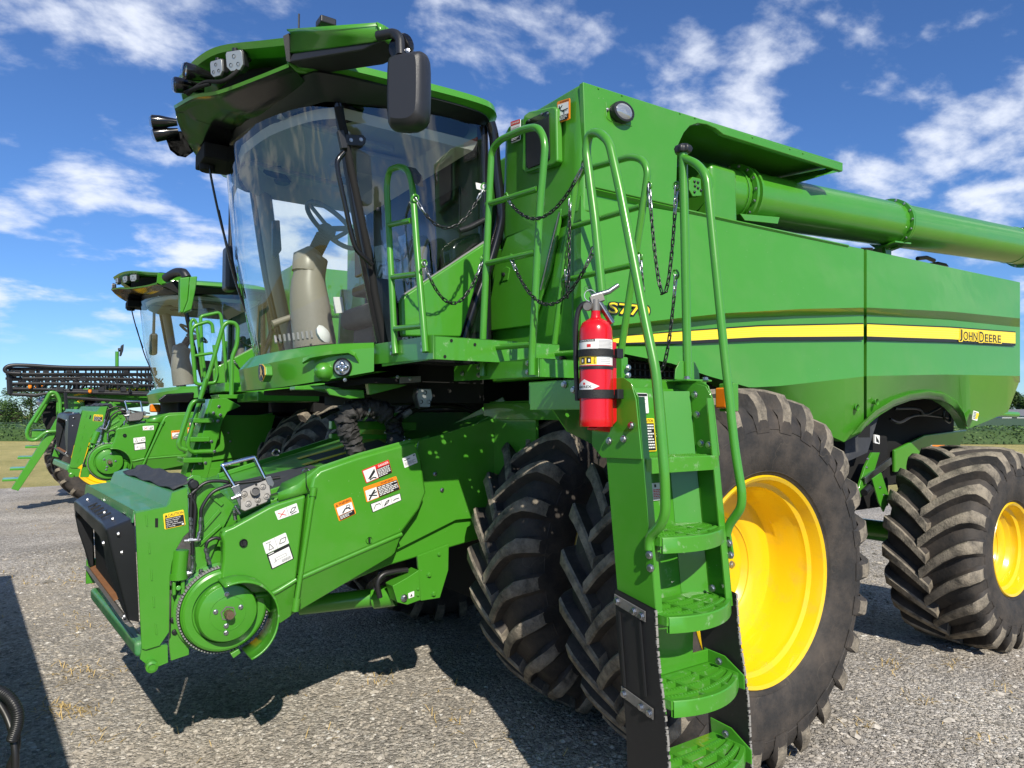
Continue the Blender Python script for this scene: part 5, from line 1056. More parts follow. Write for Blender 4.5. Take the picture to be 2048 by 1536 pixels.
    for y, z, o in ((.12, .965, .06), (.3, .965, .06), (.05, .78, .115), (.02, .86, .06), (.02, .68, .05), (.03, .06, .05), (.05, .03, .05), (.55, .965, .06), (.75, .965, .06)): bolt(S(y, z, o), out, .009, th)
    for y in (.22, .3, .38, .46, .54): b = MB(); b.bar(S(y, .955, .095), S(y, .99, .05), .008, .01); b.build('surround_rib', 'black_plastic', th)
    b = MB(); b.prism([S(.30, .02, .040), S(.92, .02, .040), S(.92, .045, .0), S(.30, .045, .0)], up * .008); b.build('throat_floor', 'rust', ff)
    b = MB(); b.prism([S(-.0, -.03, .02), S(1.0, -.03, .02), S(1.0, .02, .04), S(0, .02, .04)], out * .02); b.build('throat_sill', 'zinc', ff, bevel=.003)
    b = MB(); b.bar(V((-2.600, 1.50, .700)), V((-2.70, 2.95, .665)), .055, .075, up); b.build('lower_bar', 'green_dusty', ff, bevel=.02, seg=3)
    pn = P(303, 1332, Y=Yf - .01)
    b = MB(); b.prism(PL([(285, 1290), (335, 1290), (336, 1325), (312, 1335), (296, 1331), (280, 1318)], Y=Yf + .012), (0, .03, 0)); b.lathe([(.026, -.02), (.026, .02), (.016, .024), (.016, .018), (0, .018)], pn, ax, 20); b.build('lock_pin_mount', 'green', ff, smooth=35)
    b = MB(); b.box(S(1.0, -.12, .0) - V((.05, 0, .05)), S(1.0, -.12, .0) + V((.02, .05, .10))); b.build('far_hook', 'green', ff, bevel=.004)
    # ----- cylinder, brackets, hoses between frame and shield
    q0, q1 = P(355, 1100, Y=1.50), P(356, 1160, Y=1.50)
    b = MB(); b.prism(PL([(344, 1150), (385, 1165), (378, 1310), (342, 1322), (338, 1290)], Y=1.51), (0, .02, 0)); b.prism(PL([(384, 952), (408, 955), (442, 985), (470, 1010), (445, 1060), (420, 1120), (400, 1160), (385, 1165), (378, 1000)], Y=1.50), (0, .02, 0)); br = b.build('pivot_plate', 'green', H, bevel=.003)
    b = MB(); b.cyl(P(362, 1100, Y=1.47), P(357, 1152, Y=1.47), .035, 16); b.cyl(P(357, 1145, Y=1.47), P(357, 1158, Y=1.47), .04, 16); b.build('tilt_cylinder', 'green', br, smooth=40)
    b = MB(); b.prism(PL([(345, 1165), (352, 1162), (352, 1190), (345, 1192)], Y=1.45), (0, .06, 0)); b.prism(PL([(362, 1160), (370, 1158), (370, 1188), (362, 1190)], Y=1.45), (0, .06, 0)); b.cyl(P(357, 1176, Y=1.44), P(357, 1176, Y=1.53), .012, 12); b.build('cylinder_clevis', 'green', br, bevel=.004)
    b = MB(); b.lathe([(.022, 0), (.022, -.03), (.016, -.035), (0, -.035)], P(386, 968, Y=1.49), (0, 1, 0), 18); b.build('pivot_bush', 'black_plastic', br, smooth=40)
    b = MB(); b.prism(PL([(374, 958), (386, 950), (402, 952), (408, 970), (400, 985), (380, 992)], Y=1.497), (0, .012, 0)); b.build('pivot_ear', 'green', br, bevel=.003)
    for (a0, a1) in (((405, 1060), (440, 1020)), ((398, 1090), (442, 1050)), ((420, 990), (445, 1010))): b = MB(); b.bar(P(*a0, Y=1.495), P(*a1, Y=1.495), .018, .012, (0, -1, 0)); b.build('plate_rib', 'green', br, bevel=.003)
    for q in ((345, 1240), (349, 1264), (344, 1175)): bolt(P(*q, Y=1.505), (0, -1, 0), .010, br, m='black_plastic')
    hoses = [([(383, 985), (382, 1010), (381, 1034)], 1.47), ([(376, 990), (390, 1010), (387, 1060), (385, 1080)], 1.47), ([(380, 990), (410, 966), (440, 962), (470, 966), (505, 963), (560, 955)], 1.47), ([(402, 1035), (404, 1015), (425, 985), (455, 972), (480, 965)], 1.455), ([(411, 1095), (416, 1083), (430, 1076), (441, 1078)], 1.44), ([(384, 1083), (385, 1095), (385, 1110)], 1.46), ([(390, 985), (388, 1000), (388, 1060)], 1.48)]
    for pts, y in hoses: b = MB(); b.tube(smoothpath(PL(pts, Y=y), 6), .0085, 8); b.build('hydraulic_hose', 'hose', br, smooth=60)
    def fit(p0, p1, y, r_=.009, m='steel'):
        b = MB(); a_, c2 = P(*p0, Y=y), P(*p1, Y=y); b.cyl(a_, c2, r_, 8); b.cyl(a_.lerp(c2, .25), a_.lerp(c2, .55), r_ * 1.35, 6); b.build('hose_fitting', m, br, smooth=30)
    for p0, p1, y in (((380, 1034), (382, 1050), 1.47), ((381, 1052), (382, 1076), 1.468), ((402, 1034), (401, 1060), 1.455), ((401, 1060), (396, 1078), 1.46), ((368, 1082), (400, 1079), 1.465), ((385, 1112), (386, 1130), 1.46), ((386, 1130), (383, 1146), 1.46), ((370, 1148), (384, 1145), 1.46), ((411, 1096), (415, 1112), 1.44), ((414, 1112), (420, 1128), 1.445), ((402, 1138), (402, 1152), 1.47), ((468, 1020), (471, 1040), 1.42)): fit(p0, p1, y)
    # ----- multi-coupler block with handle
    mc = P(511, 989, Y=1.42); un, vn = (P(548, 972, Y=1.42) - P(484, 996, Y=1.42)).normalized(), None
    quad = PL([(482, 985), (524, 962), (538, 970), (546, 986), (543, 996), (507, 1014), (490, 1010), (484, 996)], Y=1.40)
    # the block faces up and outward
    pivot = mc; Rm = Matrix.Translation(pivot) @ Matrix.Rotation(R(-24), 4, 'X') @ Matrix.Translation(-pivot)
    pq = [pivot + un * a + (Matrix.Rotation(R(-18), 3, un) @ V((0, 0, 1))) * c2 for a, c2 in ((-.075, .035), (-.06, .05), (.055, .055), (.072, .04), (.078, -.03), (.055, -.058), (-.055, -.062), (-.075, -.045))]
    nb = (pq[2] - pq[6]).cross(pq[3] - pq[7]).normalized()
    if nb.dot(V((0, -1, 0))) < 0: nb = -nb
    vb = nb.cross(un).normalized()
    if vb.z < 0: vb = -vb
    if first:
        b = MB(); b.prism(pq, -nb * .035); cp = b.build('coupler_block', 'zinc', H, bevel=.004)
        for a, c2, r_ in ((-.048, .022, .016), (.045, .024, .016), (.045, -.028, .016), (-.048, -.03, .016), (0, -.03, .014)):
            q = pivot + un * a + vb * c2 + nb * .001; b = MB(); b.lathe([(r_, 0), (r_, .003), (r_ * .8, .004), (r_ * .75, -.002), (r_ * .45, -.002), (r_ * .45, .005), (0, .006)], q, nb, 20); b.build('port', 'zinc', cp, smooth=30)
        q = pivot + vb * .012; b = MB(); b.lathe([(.022, 0), (.022, .028), (.017, .030)], q, nb, 20); b.build('electrical_socket', 'zinc', cp, smooth=40)
        b = MB(); b.lathe([(.0175, .022), (0, .022)], q, nb, 16); b.build('socket_face', 'black_plastic', cp)
        for a, c2 in ((.02, .045), (-.01, -.052)): b = MB(); b.lathe([(.006, .002), (0, .002)], pivot + un * a + vb * c2, nb, 10); b.build('pin_hole', 'black_matte', cp)
    else:
        b = MB(); b.prism([p + (p - pivot) * .0 + nb * .03 for p in pq], -nb * .06); cp = b.build('coupler_cover', 'black_plastic', H, bevel=.015, seg=3)
    hb = [P(470, 975, Y=1.44), P(444, 931, Y=1.46), P(509, 914, Y=1.46), P(530, 957, Y=1.44)]
    b = MB(); b.tube(fillet(hb, .006, 3), .0095, 10); b.build('coupler_handle', 'chrome', cp, smooth=60)
    b = MB(); b.prism(PL([(530, 955), (542, 952), (549, 966), (546, 974), (536, 970)], Y=1.425), (0, .02, 0)); b.build('coupler_ear', 'steel', cp, bevel=.002)
    b = MB(); b.prism(PL([(462, 975), (478, 968), (488, 1000), (492, 1018), (478, 1012), (470, 990)], Y=1.425), (0, .02, 0)); b.cyl(P(462, 998, Y=1.41), P(482, 990, Y=1.41), .010, 8); b.cyl(P(470, 1012, Y=1.41), P(480, 1028, Y=1.41), .006, 8); b.build('coupler_bracket', 'steel', cp, bevel=.002)
    # ----- lift cylinder and bracket under the feeder
    b = MB(); b.cyl(P(600, 1212, Y=1.95), P(775, 1192, Y=1.70), .052, 18); b.cyl(P(748, 1196, Y=1.70), P(790, 1190, Y=1.62), .062, 18); lc = b.build('lift_cylinder', 'green', H, smooth=40)
    b = MB(); b.prism(PL([(785, 1172), (815, 1155), (838, 1140), (842, 1200), (815, 1210), (795, 1205)], Y=1.47), (0, .10, 0)); b.prism(PL([(835, 1112), (898, 1088), (897, 1140), (880, 1196), (842, 1202)], Y=1.49), (0, .02, 0)); bk = b.build('lift_bracket', 'green', H, bevel=.004)
    for q, r_ in (((808, 1196), .016), ((858, 1149), .013), ((867, 1187), .013), ((878, 1108), .010), ((836, 1178), .007), ((836, 1190), .007)): bolt(P(*q, Y=1.468 if q[0] < 840 else 1.488), (0, -1, 0), r_, bk, m='steel' if q[0] < 812 else 'green')
    b = MB(); b.tube(smoothpath(PL([(760, 1195), (755, 1168), (765, 1150), (790, 1143), (815, 1140)], Y=1.53)), .016, 8); b.tube(smoothpath(PL([(748, 1180), (758, 1160), (758, 1145), (775, 1143)], Y=1.56)), .012, 8); b.build('hydraulic_hose', 'hose', lc, smooth=60)
    decal('pinch_decal', PL([(816, 1187), (828, 1182), (828, 1193), (817, 1197)], Y=1.468), [('p', [(.3, .8), (.5, .2), (.7, .8)], 'k')], bk)
    return fh
def boots(H):
    """crumpled black hose boots behind the feeder house, and the gear under the cab"""
    def boot(pts, rad, y, seed):
        rnd = random.Random(seed); pp = smoothpath(PL(pts, Y=y), 8); rs = []
        for i in range(len(pp)): rs.append(rad * (1 + .05 * math.sin(i * .8 + seed) + rnd.uniform(-.16, .12)))
        b = MB(); b.tube(pp, rs, 16)
        b.v = [v + V((rnd.uniform(-.010, .010), rnd.uniform(-.010, .010), rnd.uniform(-.010, .010))) for v in b.v]
        return b.build('hose_boot', 'leather_boot', H, smooth=70)
    o1 = boot([(712, 905), (705, 880), (696, 862), (692, 838), (705, 822), (728, 816), (752, 818), (778, 832)], .056, 1.68, 3); o1['label'] = 'crumpled bent black boot'
    boot([(790, 890), (790, 865), (787, 848), (790, 835)], .048, 1.74, 5)
    b = MB(); q = smoothpath(PL([(716, 818), (722, 828), (724, 836)], Y=1.70)); c = P(723, 822, Y=1.74); b.lathe([(.058, -.006), (.061, -.006), (.061, .006), (.058, .006)], c + V((0, -.06, 0)), (.9, 0, -.3), 20); b.build('hose_clamp', 'steel', H, smooth=40)
    for pts, y, r_ in (([(790, 840), (815, 820), (850, 806), (900, 790), (960, 795)], 1.7, .018), ([(790, 845), (820, 825), (860, 812), (920, 815), (970, 835)], 1.75, .016), ([(700, 790), (760, 775), (830, 770), (930, 768)], 1.8, .014), ([(870, 790), (910, 770), (960, 768)], 1.6, .018), ([(865, 800), (920, 788), (965, 800)], 1.65, .02), ([(640, 835), (680, 820), (770, 830)], 2.1, .015)):
        b = MB(); b.tube(smoothpath(PL(pts, Y=y), 6), r_, 8); b.build('hydraulic_hose', 'hose', H, smooth=60)
    for q in ((812, 827), (836, 812), (806, 832)): b = MB(); b.cyl(P(*q, Y=1.68), P(q[0] + 9, q[1] - 5, Y=1.68), .019, 8); b.build('hose_fitting', 'led_grey', H, smooth=40)
    # lamp under the cab
    c = P(849, 796, Y=1.40); q = [c + V((a * .05, 0, z * .05)) for a, z in ((-.75, 1), (.75, 1), (.95, .2), (.6, -1), (-.6, -1), (-.95, .2))]
    b = MB(); b.prism([p + (p - c) * .15 for p in q], (0, .05, 0)); wl = b.build('work_light', 'black_plastic', H, bevel=.006)
    b = MB(); b.prism([p + V((0, -.004, 0)) for p in q], (0, .004, 0)); b.build('reflector', 'led_grey', wl)
    for a, z in ((0, .03), (-.025, -.022), (.025, -.022)): b = MB(); b.lathe([(.012, 0), (.008, .006), (0, .008)], c + V((a, -.008, z)), (0, 1, 0), 12); b.build('led', 'black_gloss', wl, smooth=40)
    # frames and brackets in the shade under the platform
    for a_, c_, w_, h_ in ((P(880, 870, Y=1.85), P(1010, 800, Y=1.6), .06, .05), (P(660, 850, Y=1.9), P(830, 852, Y=1.9), .05, .05), (P(660, 872, Y=1.9), P(800, 874, Y=1.9), .05, .03)):
        b = MB(); b.bar(a_, c_, w_, h_); b.build('under_frame', 'green', H, bevel=.005)
    b = MB(); b.prism(PL([(590, 772), (650, 770), (685, 776), (683, 789), (640, 780), (590, 780)], Y=1.62), (0, .10, 0)); b.prism(PL([(650, 776), (728, 780), (730, 796), (700, 798), (660, 790)], Y=1.55), (0, .02, 0)); b.build('step_bracket', 'green', H, bevel=.006)
    b = MB(); b.prism(PL([(735, 760), (800, 752), (835, 752), (835, 762), (800, 775), (740, 790)], Y=1.52), (0, .05, 0)); b.build('step_bracket', 'green', H, bevel=.005)
    b = MB(); b.prism(PL([(800, 754), (842, 752), (842, 764), (800, 767)], Y=1.36), (0, .01, 0)); b.build('slotted_bracket', 'zinc', H, bevel=.002)
    for q in ((795, 754), (820, 758), (690, 760)): bolt(P(*q, Y=1.355), (0, -1, 0), .008, H)
    b = MB(); b.prism([(-.68, 1.05, 1.10), (-.68, 1.05, 1.86), (-.68, 1.54, 1.86), (-.68, 1.54, .80), (-.68, 1.2, .80)], (.02, 0, 0)); b.build('front_bulkhead', 'green', H)
    b = MB(); b.prism([(-.68, 1.45, .75), (-.62, 1.45, 1.7), (.1, 1.45, 1.7), (.1, 1.45, .75)], (0, .03, 0)); b.build('axle_frame', 'green', H)
# ---------------------------------------------------------------- platform, ladder, handrails
def perforated(b, x0, x1, y0, y1, z, th, nx, ny):
    dx, dy = (x1 - x0) / nx, (y1 - y0) / ny
    for i in range(nx):
        for j in range(ny):
            cx, cy = x0 + dx * (i + .5), y0 + dy * (j + .5); r = min(dx, dy) * (.30 if (i + j) % 3 else .36)
            o = [(cx + dx / 2, cy), (cx + dx / 2, cy + dy / 2), (cx, cy + dy / 2), (cx - dx / 2, cy + dy / 2), (cx - dx / 2, cy), (cx - dx / 2, cy - dy / 2), (cx, cy - dy / 2), (cx + dx / 2, cy - dy / 2)]
            if (i * 7 + j * 13 + i * j) % 9 > 1:
                b.add([(x, y, z) for x, y in o], [tuple(range(8))]); continue
            r *= .75 + .5 * ((i * 31 + j * 17) % 7) / 6
            h = [(cx + r * math.cos(k * math.pi / 4), cy + r * math.sin(k * math.pi / 4)) for k in range(8)]
            b.add([(x, y, z) for x, y in o + h], [(k, (k + 1) % 8, 8 + (k + 1) % 8, 8 + k) for k in range(8)])
def step_tread(name, parent, x0, x1, yo, z, bow, dep, slats=3, m='green_worn', hgt=.055):
    """open step: bowed front band, back bar, serrated slats and cross bars"""
    n = 12; xs = [x0 + (x1 - x0) * i / n for i in range(n + 1)]
    def fy(x, k):  # front curve, k=0 front .. 1 back
        t = (x - x0) / (x1 - x0); fr = yo - bow * (1 - (2 * t - .8) ** 2 / 1.44) if bow else yo
        return fr * (1 - k) + (yo + dep) * k
    b = MB(); th = .012
    front = [V((x, fy(x, 0), z)) for x in xs]
    b.sheet([[p + V((0, .022, .0)) for p in front], [p + V((0, .003, 0)) for p in front], [p + V((0, 0, -.004)) for p in front], [p + V((0, .0, -hgt)) for p in front], [p + V((0, .012, -hgt)) for p in front], [p + V((0, .012, -.012)) for p in front]])
    for k in [(i + 1) / (slats + 1) for i in range(slats)] + [1.0]:
        ln = [V((x, fy(x, k), z)) for x in xs]; wd = .011 if k < 1 else .02
        b.sheet([[p + V((0, wd, -.02)) for p in ln], [p + V((0, wd, 0)) for p in ln], [p + V((0, -wd, 0)) for p in ln], [p + V((0, -wd, -.02)) for p in ln]])
        if k < 1:
            for x in [x0 + .012 + i * .013 for i in range(int((x1 - x0 - .02) / .013))]:
                q = V((x, fy(x, k), z)); b.add([q + V((-.004, -.009, 0)), q + V((.004, -.009, 0)), q + V((.004, .009, 0)), q + V((-.004, .009, 0)), q + V((0, 0, .005))], [(0, 1, 4), (1, 2, 4), (2, 3, 4), (3, 0, 4)])
    for t in (.0, .35, .68, 1.0):
        x = x0 + (x1 - x0) * t; b.hexa([V((x - .009, fy(x, 0) + .004, z + .001)), V((x + .009, fy(x, 0) + .004, z + .001)), V((x + .009, yo + dep, z + .001)), V((x - .009, yo + dep, z + .001))], [V((x - .009, fy(x, 0) + .004, z - .03)), V((x + .009, fy(x, 0) + .004, z - .03)), V((x + .009, yo + dep, z - .03)), V((x - .009, yo + dep, z - .03))])
    o = b.build(name, m, parent, smooth=35); return o
LX0, LX1 = -1.222, -.815
def LY(z): return -.35 - .105 * (1.633 - z)
def ladder(H):
    zt, zl = 1.905, 1.055
    L_ = empty('ladder', (LX0, -.3, .45), H)
    for X0, s_ in ((LX0, 1), (LX1, -1)):
        prof = [(LY(zl), zl), (LY(zt - .06), zt - .06), (LY(zt) + .025, zt - .012), (LY(zt) + .07, zt), (LY(zt) + .20, zt), (LY(zl) + .19, zl)]
        b = MB(); b.prism([(X0, y, z) for y, z in prof], (.006 * s_, 0, 0))
        fl = [(X0, LY(z), z) for z in (zl, 1.3, 1.6, zt - .06)]; b.sheet([[V(p) for p in fl], [V(p) + V((.034 * s_, 0, 0)) for p in fl]]); b.sheet([[V(p) + V((.034 * s_, 0, 0)) for p in fl], [V(p) + V((.034 * s_, .006, 0)) for p in fl]])
        b.build('stringer', 'green', L_, bevel=.002)
        # bolted upper bracket over the stringer
        pu = [(LY(1.64) - .003, 1.62), (LY(zt) - .004, zt - .07), (LY(zt) + .02, zt - .01), (LY(zt) + .06, zt + .012), (LY(zt) + .24, zt + .012), (LY(zt) + .24, 1.66), (LY(1.64) + .21, 1.615)]
        b = MB(); b.prism([(X0 - .008 * s_, y, z) for y, z in pu], (.006 * s_, 0, 0)); ub = b.build('upper_bracket', 'green', L_, bevel=.002)
        for y, z in ((LY(1.7) + .16, 1.68), (LY(1.7) + .08, 1.69), (LY(1.8) + .03, 1.74)):
            bolt((X0 - .009 * s_, y, z), (-s_, 0, 0), .011, ub)
        if s_ < 0:
            for y, z in ((-.24, 1.86), (-.25, 1.78), (-.27, 1.665), (-.31, 1.66)): bolt((X0 - .004, y, z), (-1, 0, 0), .012, ub)
    # back plates
    b = MB(); dep = .165
    b.hexa([V((LX0 + .006, LY(zt) + dep, zt - .02)), V((LX1 - .006, LY(zt) + dep, zt - .02)), V((LX1 - .006, LY(zl) + dep, zl)), V((LX0 + .006, LY(zl) + dep, zl))], [V((LX0 + .006, LY(zt) + dep + .01, zt - .02)), V((LX1 - .006, LY(zt) + dep + .01, zt - .02)), V((LX1 - .006, LY(zl) + dep + .01, zl)), V((LX0 + .006, LY(zl) + dep + .01, zl))])
    bp = b.build('back_plate', 'green_worn', L_)
    b = MB(); x = LX1 - .10; b.hexa([V((x, LY(zt) + dep - .002, zt - .03)), V((LX1 - .01, LY(zt) + dep - .06, zt - .03)), V((LX1 - .01, LY(zt) + dep, zt - .03))], [V((x, LY(zl) + dep - .002, zl)), V((LX1 - .01, LY(zl) + dep - .06, zl)), V((LX1 - .01, LY(zl) + dep, zl))]); b.build('corner_gusset', 'green', L_)
    # treads
    zs = [1.622, 1.352, 1.085, .815, .555]
    for i, z in enumerate(zs):
        yo = LY(z); lo = i >= 3
        x0, x1 = LX0 + (.012 if not lo else .0), LX1 - .012
        st = step_tread('step', L_, x0, x1, yo - .005, z, .0 if i == 0 else .085, .13, 3)
        st['label'] = ('top step, straight front', 'second step from the top', 'middle step, last between green stringers', 'upper step between black belting', 'lowest step near the ground')[i]
        if lo:
            b = MB(); b.prism([(x1, yo - .03, z - .055), (x1, yo + .15, z - .055), (x1, yo + .16, z + .05), (x1, yo + .06, z + .045), (x1, yo - .03, z - .004)], (.006, 0, 0)); b.build('step_end', 'green', st, bevel=.004); b = MB(); b.prism([(x0, yo - .02, z - .055), (x0, yo + .15, z - .055), (x0, yo + .15, z + .03), (x0, yo - .02, z - .004)], (-.006, 0, 0)); b.build('step_end', 'green', st, bevel=.004)
        if i == 3:
            b = MB(); b.hexa([V((x0 + .005, yo + .135, z)), V((x1 - .09, yo + .135, z)), V((x1 - .09, yo + .125, z + .26)), V((x0 + .005, yo + .125, z + .26))], [V((x0 + .005, yo + .145, z)), V((x1 - .09, yo + .145, z)), V((x1 - .09, yo + .135, z + .26)), V((x0 + .005, yo + .135, z + .26))]); b.prism([(x1 - .1, yo + .135, z), (x1, yo + .135, z), (x1, yo + .135, z + .05), (x1 - .1, yo + .135, z + .05)], (0, .01, 0)); b.build('riser', 'green', st, bevel=.004)
        if i >= 2: bolt((x1 - .02, yo + .07, z + .025), (-1, -.4, 0), .011, st)
    # black belting sides with steel straps
    def belt(X0, zb, zt_, yo0, w0):
        b = MB(); nz = 10; ed = []
        rows = []
        for i in range(nz + 1):
            z = zt_ + (zb - zt_) * i / nz; y = LY(z) + yo0 - .012 + .006 * math.sin(i * .8); rows.append((y, z))
        f0 = [V((X0, y, z)) for y, z in rows]; f1 = [V((X0, y + w0, z + (.03 if i == 0 else 0))) for i, (y, z) in enumerate(rows)]
        b.sheet([f1, f0, [p + V((.009, 0, 0)) for p in f0], [p + V((.009, 0, 0)) for p in f1]])
        bl = b.build('belting', 'belting', L_, smooth=30)
        b = MB(); rnd = random.Random(9)
        for i in range(150):
            t = rnd.random(); k = min(int(t * nz), nz - 1); f = t * nz - k; p = f0[k].lerp(f0[k + 1], f); b.box(p + V((-.0005, -.004, -.003)), p + V((.0095, .001, .003)))
        b.build('frayed_edge', 'fray', bl)
        return bl
    bl = belt(LX0 - .016, .395, 1.105, .0, .20)
    for z in (1.088, .765, .435):
        y = LY(z); b = MB(); b.prism([(LX0 - .017, y + .03, z - .035), (LX0 - .017, y + .19, z - .005), (LX0 - .017, y + .19, z + .032), (LX0 - .017, y + .03, z + .004)], (-.005, 0, 0)); sp = b.build('strap_plate', 'zinc', bl, bevel=.003)
        for t, r_ in ((.045, .011), (.085, .011), (.172, .011)): bolt((LX0 - .022, y + t, z - .018 + (t - .03) * .19), (-1, 0, 0), r_, sp)
    for y0 in (.060, .165):
        b = MB(); b.bar((LX0 - .022, LY(1.06) + y0, 1.06), (LX0 - .022, LY(.80) + y0, .80), .008, .006, (-1, 0, 0)); b.build('belt_rib', 'black_plastic', bl)
    belt(LX1 + .006, .47, 1.10, .0, .19)
    # decals on the upper back plate
    def bp_(u, v): return V((LX0 + u, LY(v) + dep - .002, v))
    def q4(u0, u1, v0, v1): return [bp_(u0, v0), bp_(u1, v0), bp_(u1, v1), bp_(u0, v1)]
    decal('warning_decal', q4(.02, .10, 1.86, 1.71), [('t', 'WARNING', .15, .03, .95, .14, 'k'), ('p', [(.05, .17), (.93, .17), (.93, .62), (.05, .62)], 'w'), ('l', .15, .25, .85, .5, 3, 'g'), ('p', [(.05, .64), (.93, .64), (.93, .97), (.05, .97)], 'k'), ('l', .1, .67, .85, .93, 4, 'w')], L_, base='o')
    decal('notice_decal', q4(.11, .21, 1.865, 1.785), [('p', [(.03, .03), (.97, .03), (.97, .16), (.03, .16)], 'k'), ('l', .08, .25, .9, .92, 6, 'g')], L_)
    decal('caution_decal', q4(.165, .235, 1.765, 1.635), [('t', 'CAUTION', .15, .03, .9, .12, 'k'), ('p', [(.05, .15), (.93, .15), (.93, .97), (.05, .97)], 'k'), ('l', .1, .18, .88, .93, 9, 'w')], L_, base='y')
    decal('notice_decal', q4(.03, .105, 1.70, 1.655), [('l', .08, .15, .9, .85, 4, 'y')], L_, base='G')
    decal('notice_decal', q4(.19, .262, 1.512, 1.445), [('p', [(.2, .08), (.35, .08), (.35, .25), (.2, .25)], 'k'), ('p', [(.62, .08), (.74, .08), (.74, .25), (.62, .25)], 'k'), ('l', .08, .35, .92, .92, 6, 'r')], L_)
    decal('lubrication_chart', q4(.02, .19, 1.575, 1.41), [('s', [(.05, .05), (.92, .05), (.92, .95), (.05, .95), (.05, .05)], .002, 'd'), ('s', [(.05, .22), (.92, .22)], .002, 'd'), ('l', .08, .07, .5, .19, 1, 'd'), ('s', [(.1, .6), (.12, .42), (.3, .38), (.6, .38), (.75, .46), (.85, .55), (.2, .6)], .002, 'd'), ('s', [(.18, .56), (.26, .56), (.30, .64), (.26, .72), (.18, .72), (.14, .64), (.18, .56)], .003, 'd'), ('s', [(.6, .58), (.66, .58), (.69, .64), (.66, .7), (.6, .7), (.57, .64), (.6, .58)], .003, 'd'), ('s', [(.3, .66), (.55, .9), (.7, .6)], .0015, 'd'), ('l', .08, .75, .3, .93, 3, 'd'), ('s', [(.75, .75), (.85, .75), (.88, .82), (.85, .9), (.75, .9), (.72, .82), (.75, .75)], .002, 'd')], L_, base='G')
    for q in ((.145, 1.775), (.13, 1.845)): bolt(bp_(*q), (0, -1, 0), .009, L_)
    return L_
def platform(H):
    # three step-down decks with folded edges: deck edges at Y = 1.05, .40 and -.10
    def deck(nm, x0, x1, y0, y1, z, h, nx, ny, lab):
        b = MB(); perforated(b, x0 + .03, x1, y0 + .03, y1, z - .012, .004, nx, ny)
        d = b.build(nm, 'green', H); d['label'] = lab
        b = MB(); b.prism([(x0, y0, z - h), (x0, y1, z - h), (x0, y1, z), (x0, y0, z)], (.006, 0, 0)); b.prism([(x0, y0, z), (x0, y1, z), (x0 + .035, y1, z), (x0 + .035, y0, z)], (0, 0, -.005)); b.build('front_edge', 'green', d, bevel=.002)
        b = MB(); b.prism([(x0 + .007, y0, z - h), (x1, y0, z - h), (x1, y0, z), (x0 + .007, y0, z)], (0, .006, 0)); b.prism([(x0, y0, z), (x1, y0, z), (x1, y0 + .035, z), (x0, y0 + .035, z)], (0, 0, -.005)); b.build('side_edge', 'green_worn', d, bevel=.002)
        return d
    d1 = deck('deck', -1.510, -.78, .70, 1.30, 2.145, .11, 18, 15, 'upper deck beside the cab door')
    b = MB(); b.prism([(-1.515, .705, 2.036), (-1.515, 1.50, 2.056), (-1.515, 1.50, 2.165), (-1.515, .705, 2.149)], (.004, 0, 0)); b.build('front_edge', 'green', d1, bevel=.003)
    d2 = deck('deck', -1.145, -.70, .375, .74, 2.035, .085, 12, 10, 'middle deck')
    b = MB(); b.prism([(-1.150, .38, 1.95), (-1.150, 1.16, 1.962), (-1.150, 1.16, 2.043), (-1.150, .38, 2.038)], (.004, 0, 0)); b.build('front_edge', 'green', d2, bevel=.003)
    d3 = deck('deck', -1.20, -.62, -.13, .385, 1.925, .10, 15, 13, 'lowest deck at the ladder head')
    b = MB(); b.prism([(-1.205, -.12, 1.80), (-1.205, .37, 1.80), (-1.205, .37, 1.918), (-1.205, -.12, 1.918)], (.004, 0, 0)); fe = b.build('front_edge', 'green', d3, bevel=.003)
    for q, X in (((1129, 769), -1.207), ((1148, 780), -1.207)): bolt(P(*q, X=X), (-1, 0, 0), .012, d3)
    for q in ((925, 747), (958, 734), (958, 750), (1056, 726), (1056, 744)): bolt(P(*q, X=-1.156), (-1, 0, 0), .011, d2)
    for q in ((785, 694), (785, 707), (847, 687), (847, 700)): bolt(P(*q, X=-1.522), (-1, 0, 0), .011, d1)
    for q in ((903, 681), (890, 713), (950, 689)):
        b = MB(); b.lathe([(.008, 0), (0, 0)], P(*q, Y=.697), (0, -1, 0), 12); b.build('drain_hole', 'black_matte', d1)
    # carrier frames under the decks
    b = MB(); b.bar((-.66, -.05, 1.80), (-.66, 1.6, 1.80), .06, .10); b.build('deck_carrier', 'green', H, bevel=.004)
    b = MB(); b.prism([(-1.12, .42, 1.90), (-.75, .42, 1.90), (-.75, .42, 1.62), (-.95, .42, 1.70)], (0, .008, 0)); b.build('deck_gusset', 'green', H)
    b = MB()
    for i in range(7): b.cyl((-1.0 + i * .05, .15 + .02 * (i % 3), 1.76), (-1.0 + i * .05, .15 + .02 * (i % 3), 1.70), .02, 8)
    b.build('valve_row', 'black_plastic', H, smooth=40)
    return d1, d2, d3
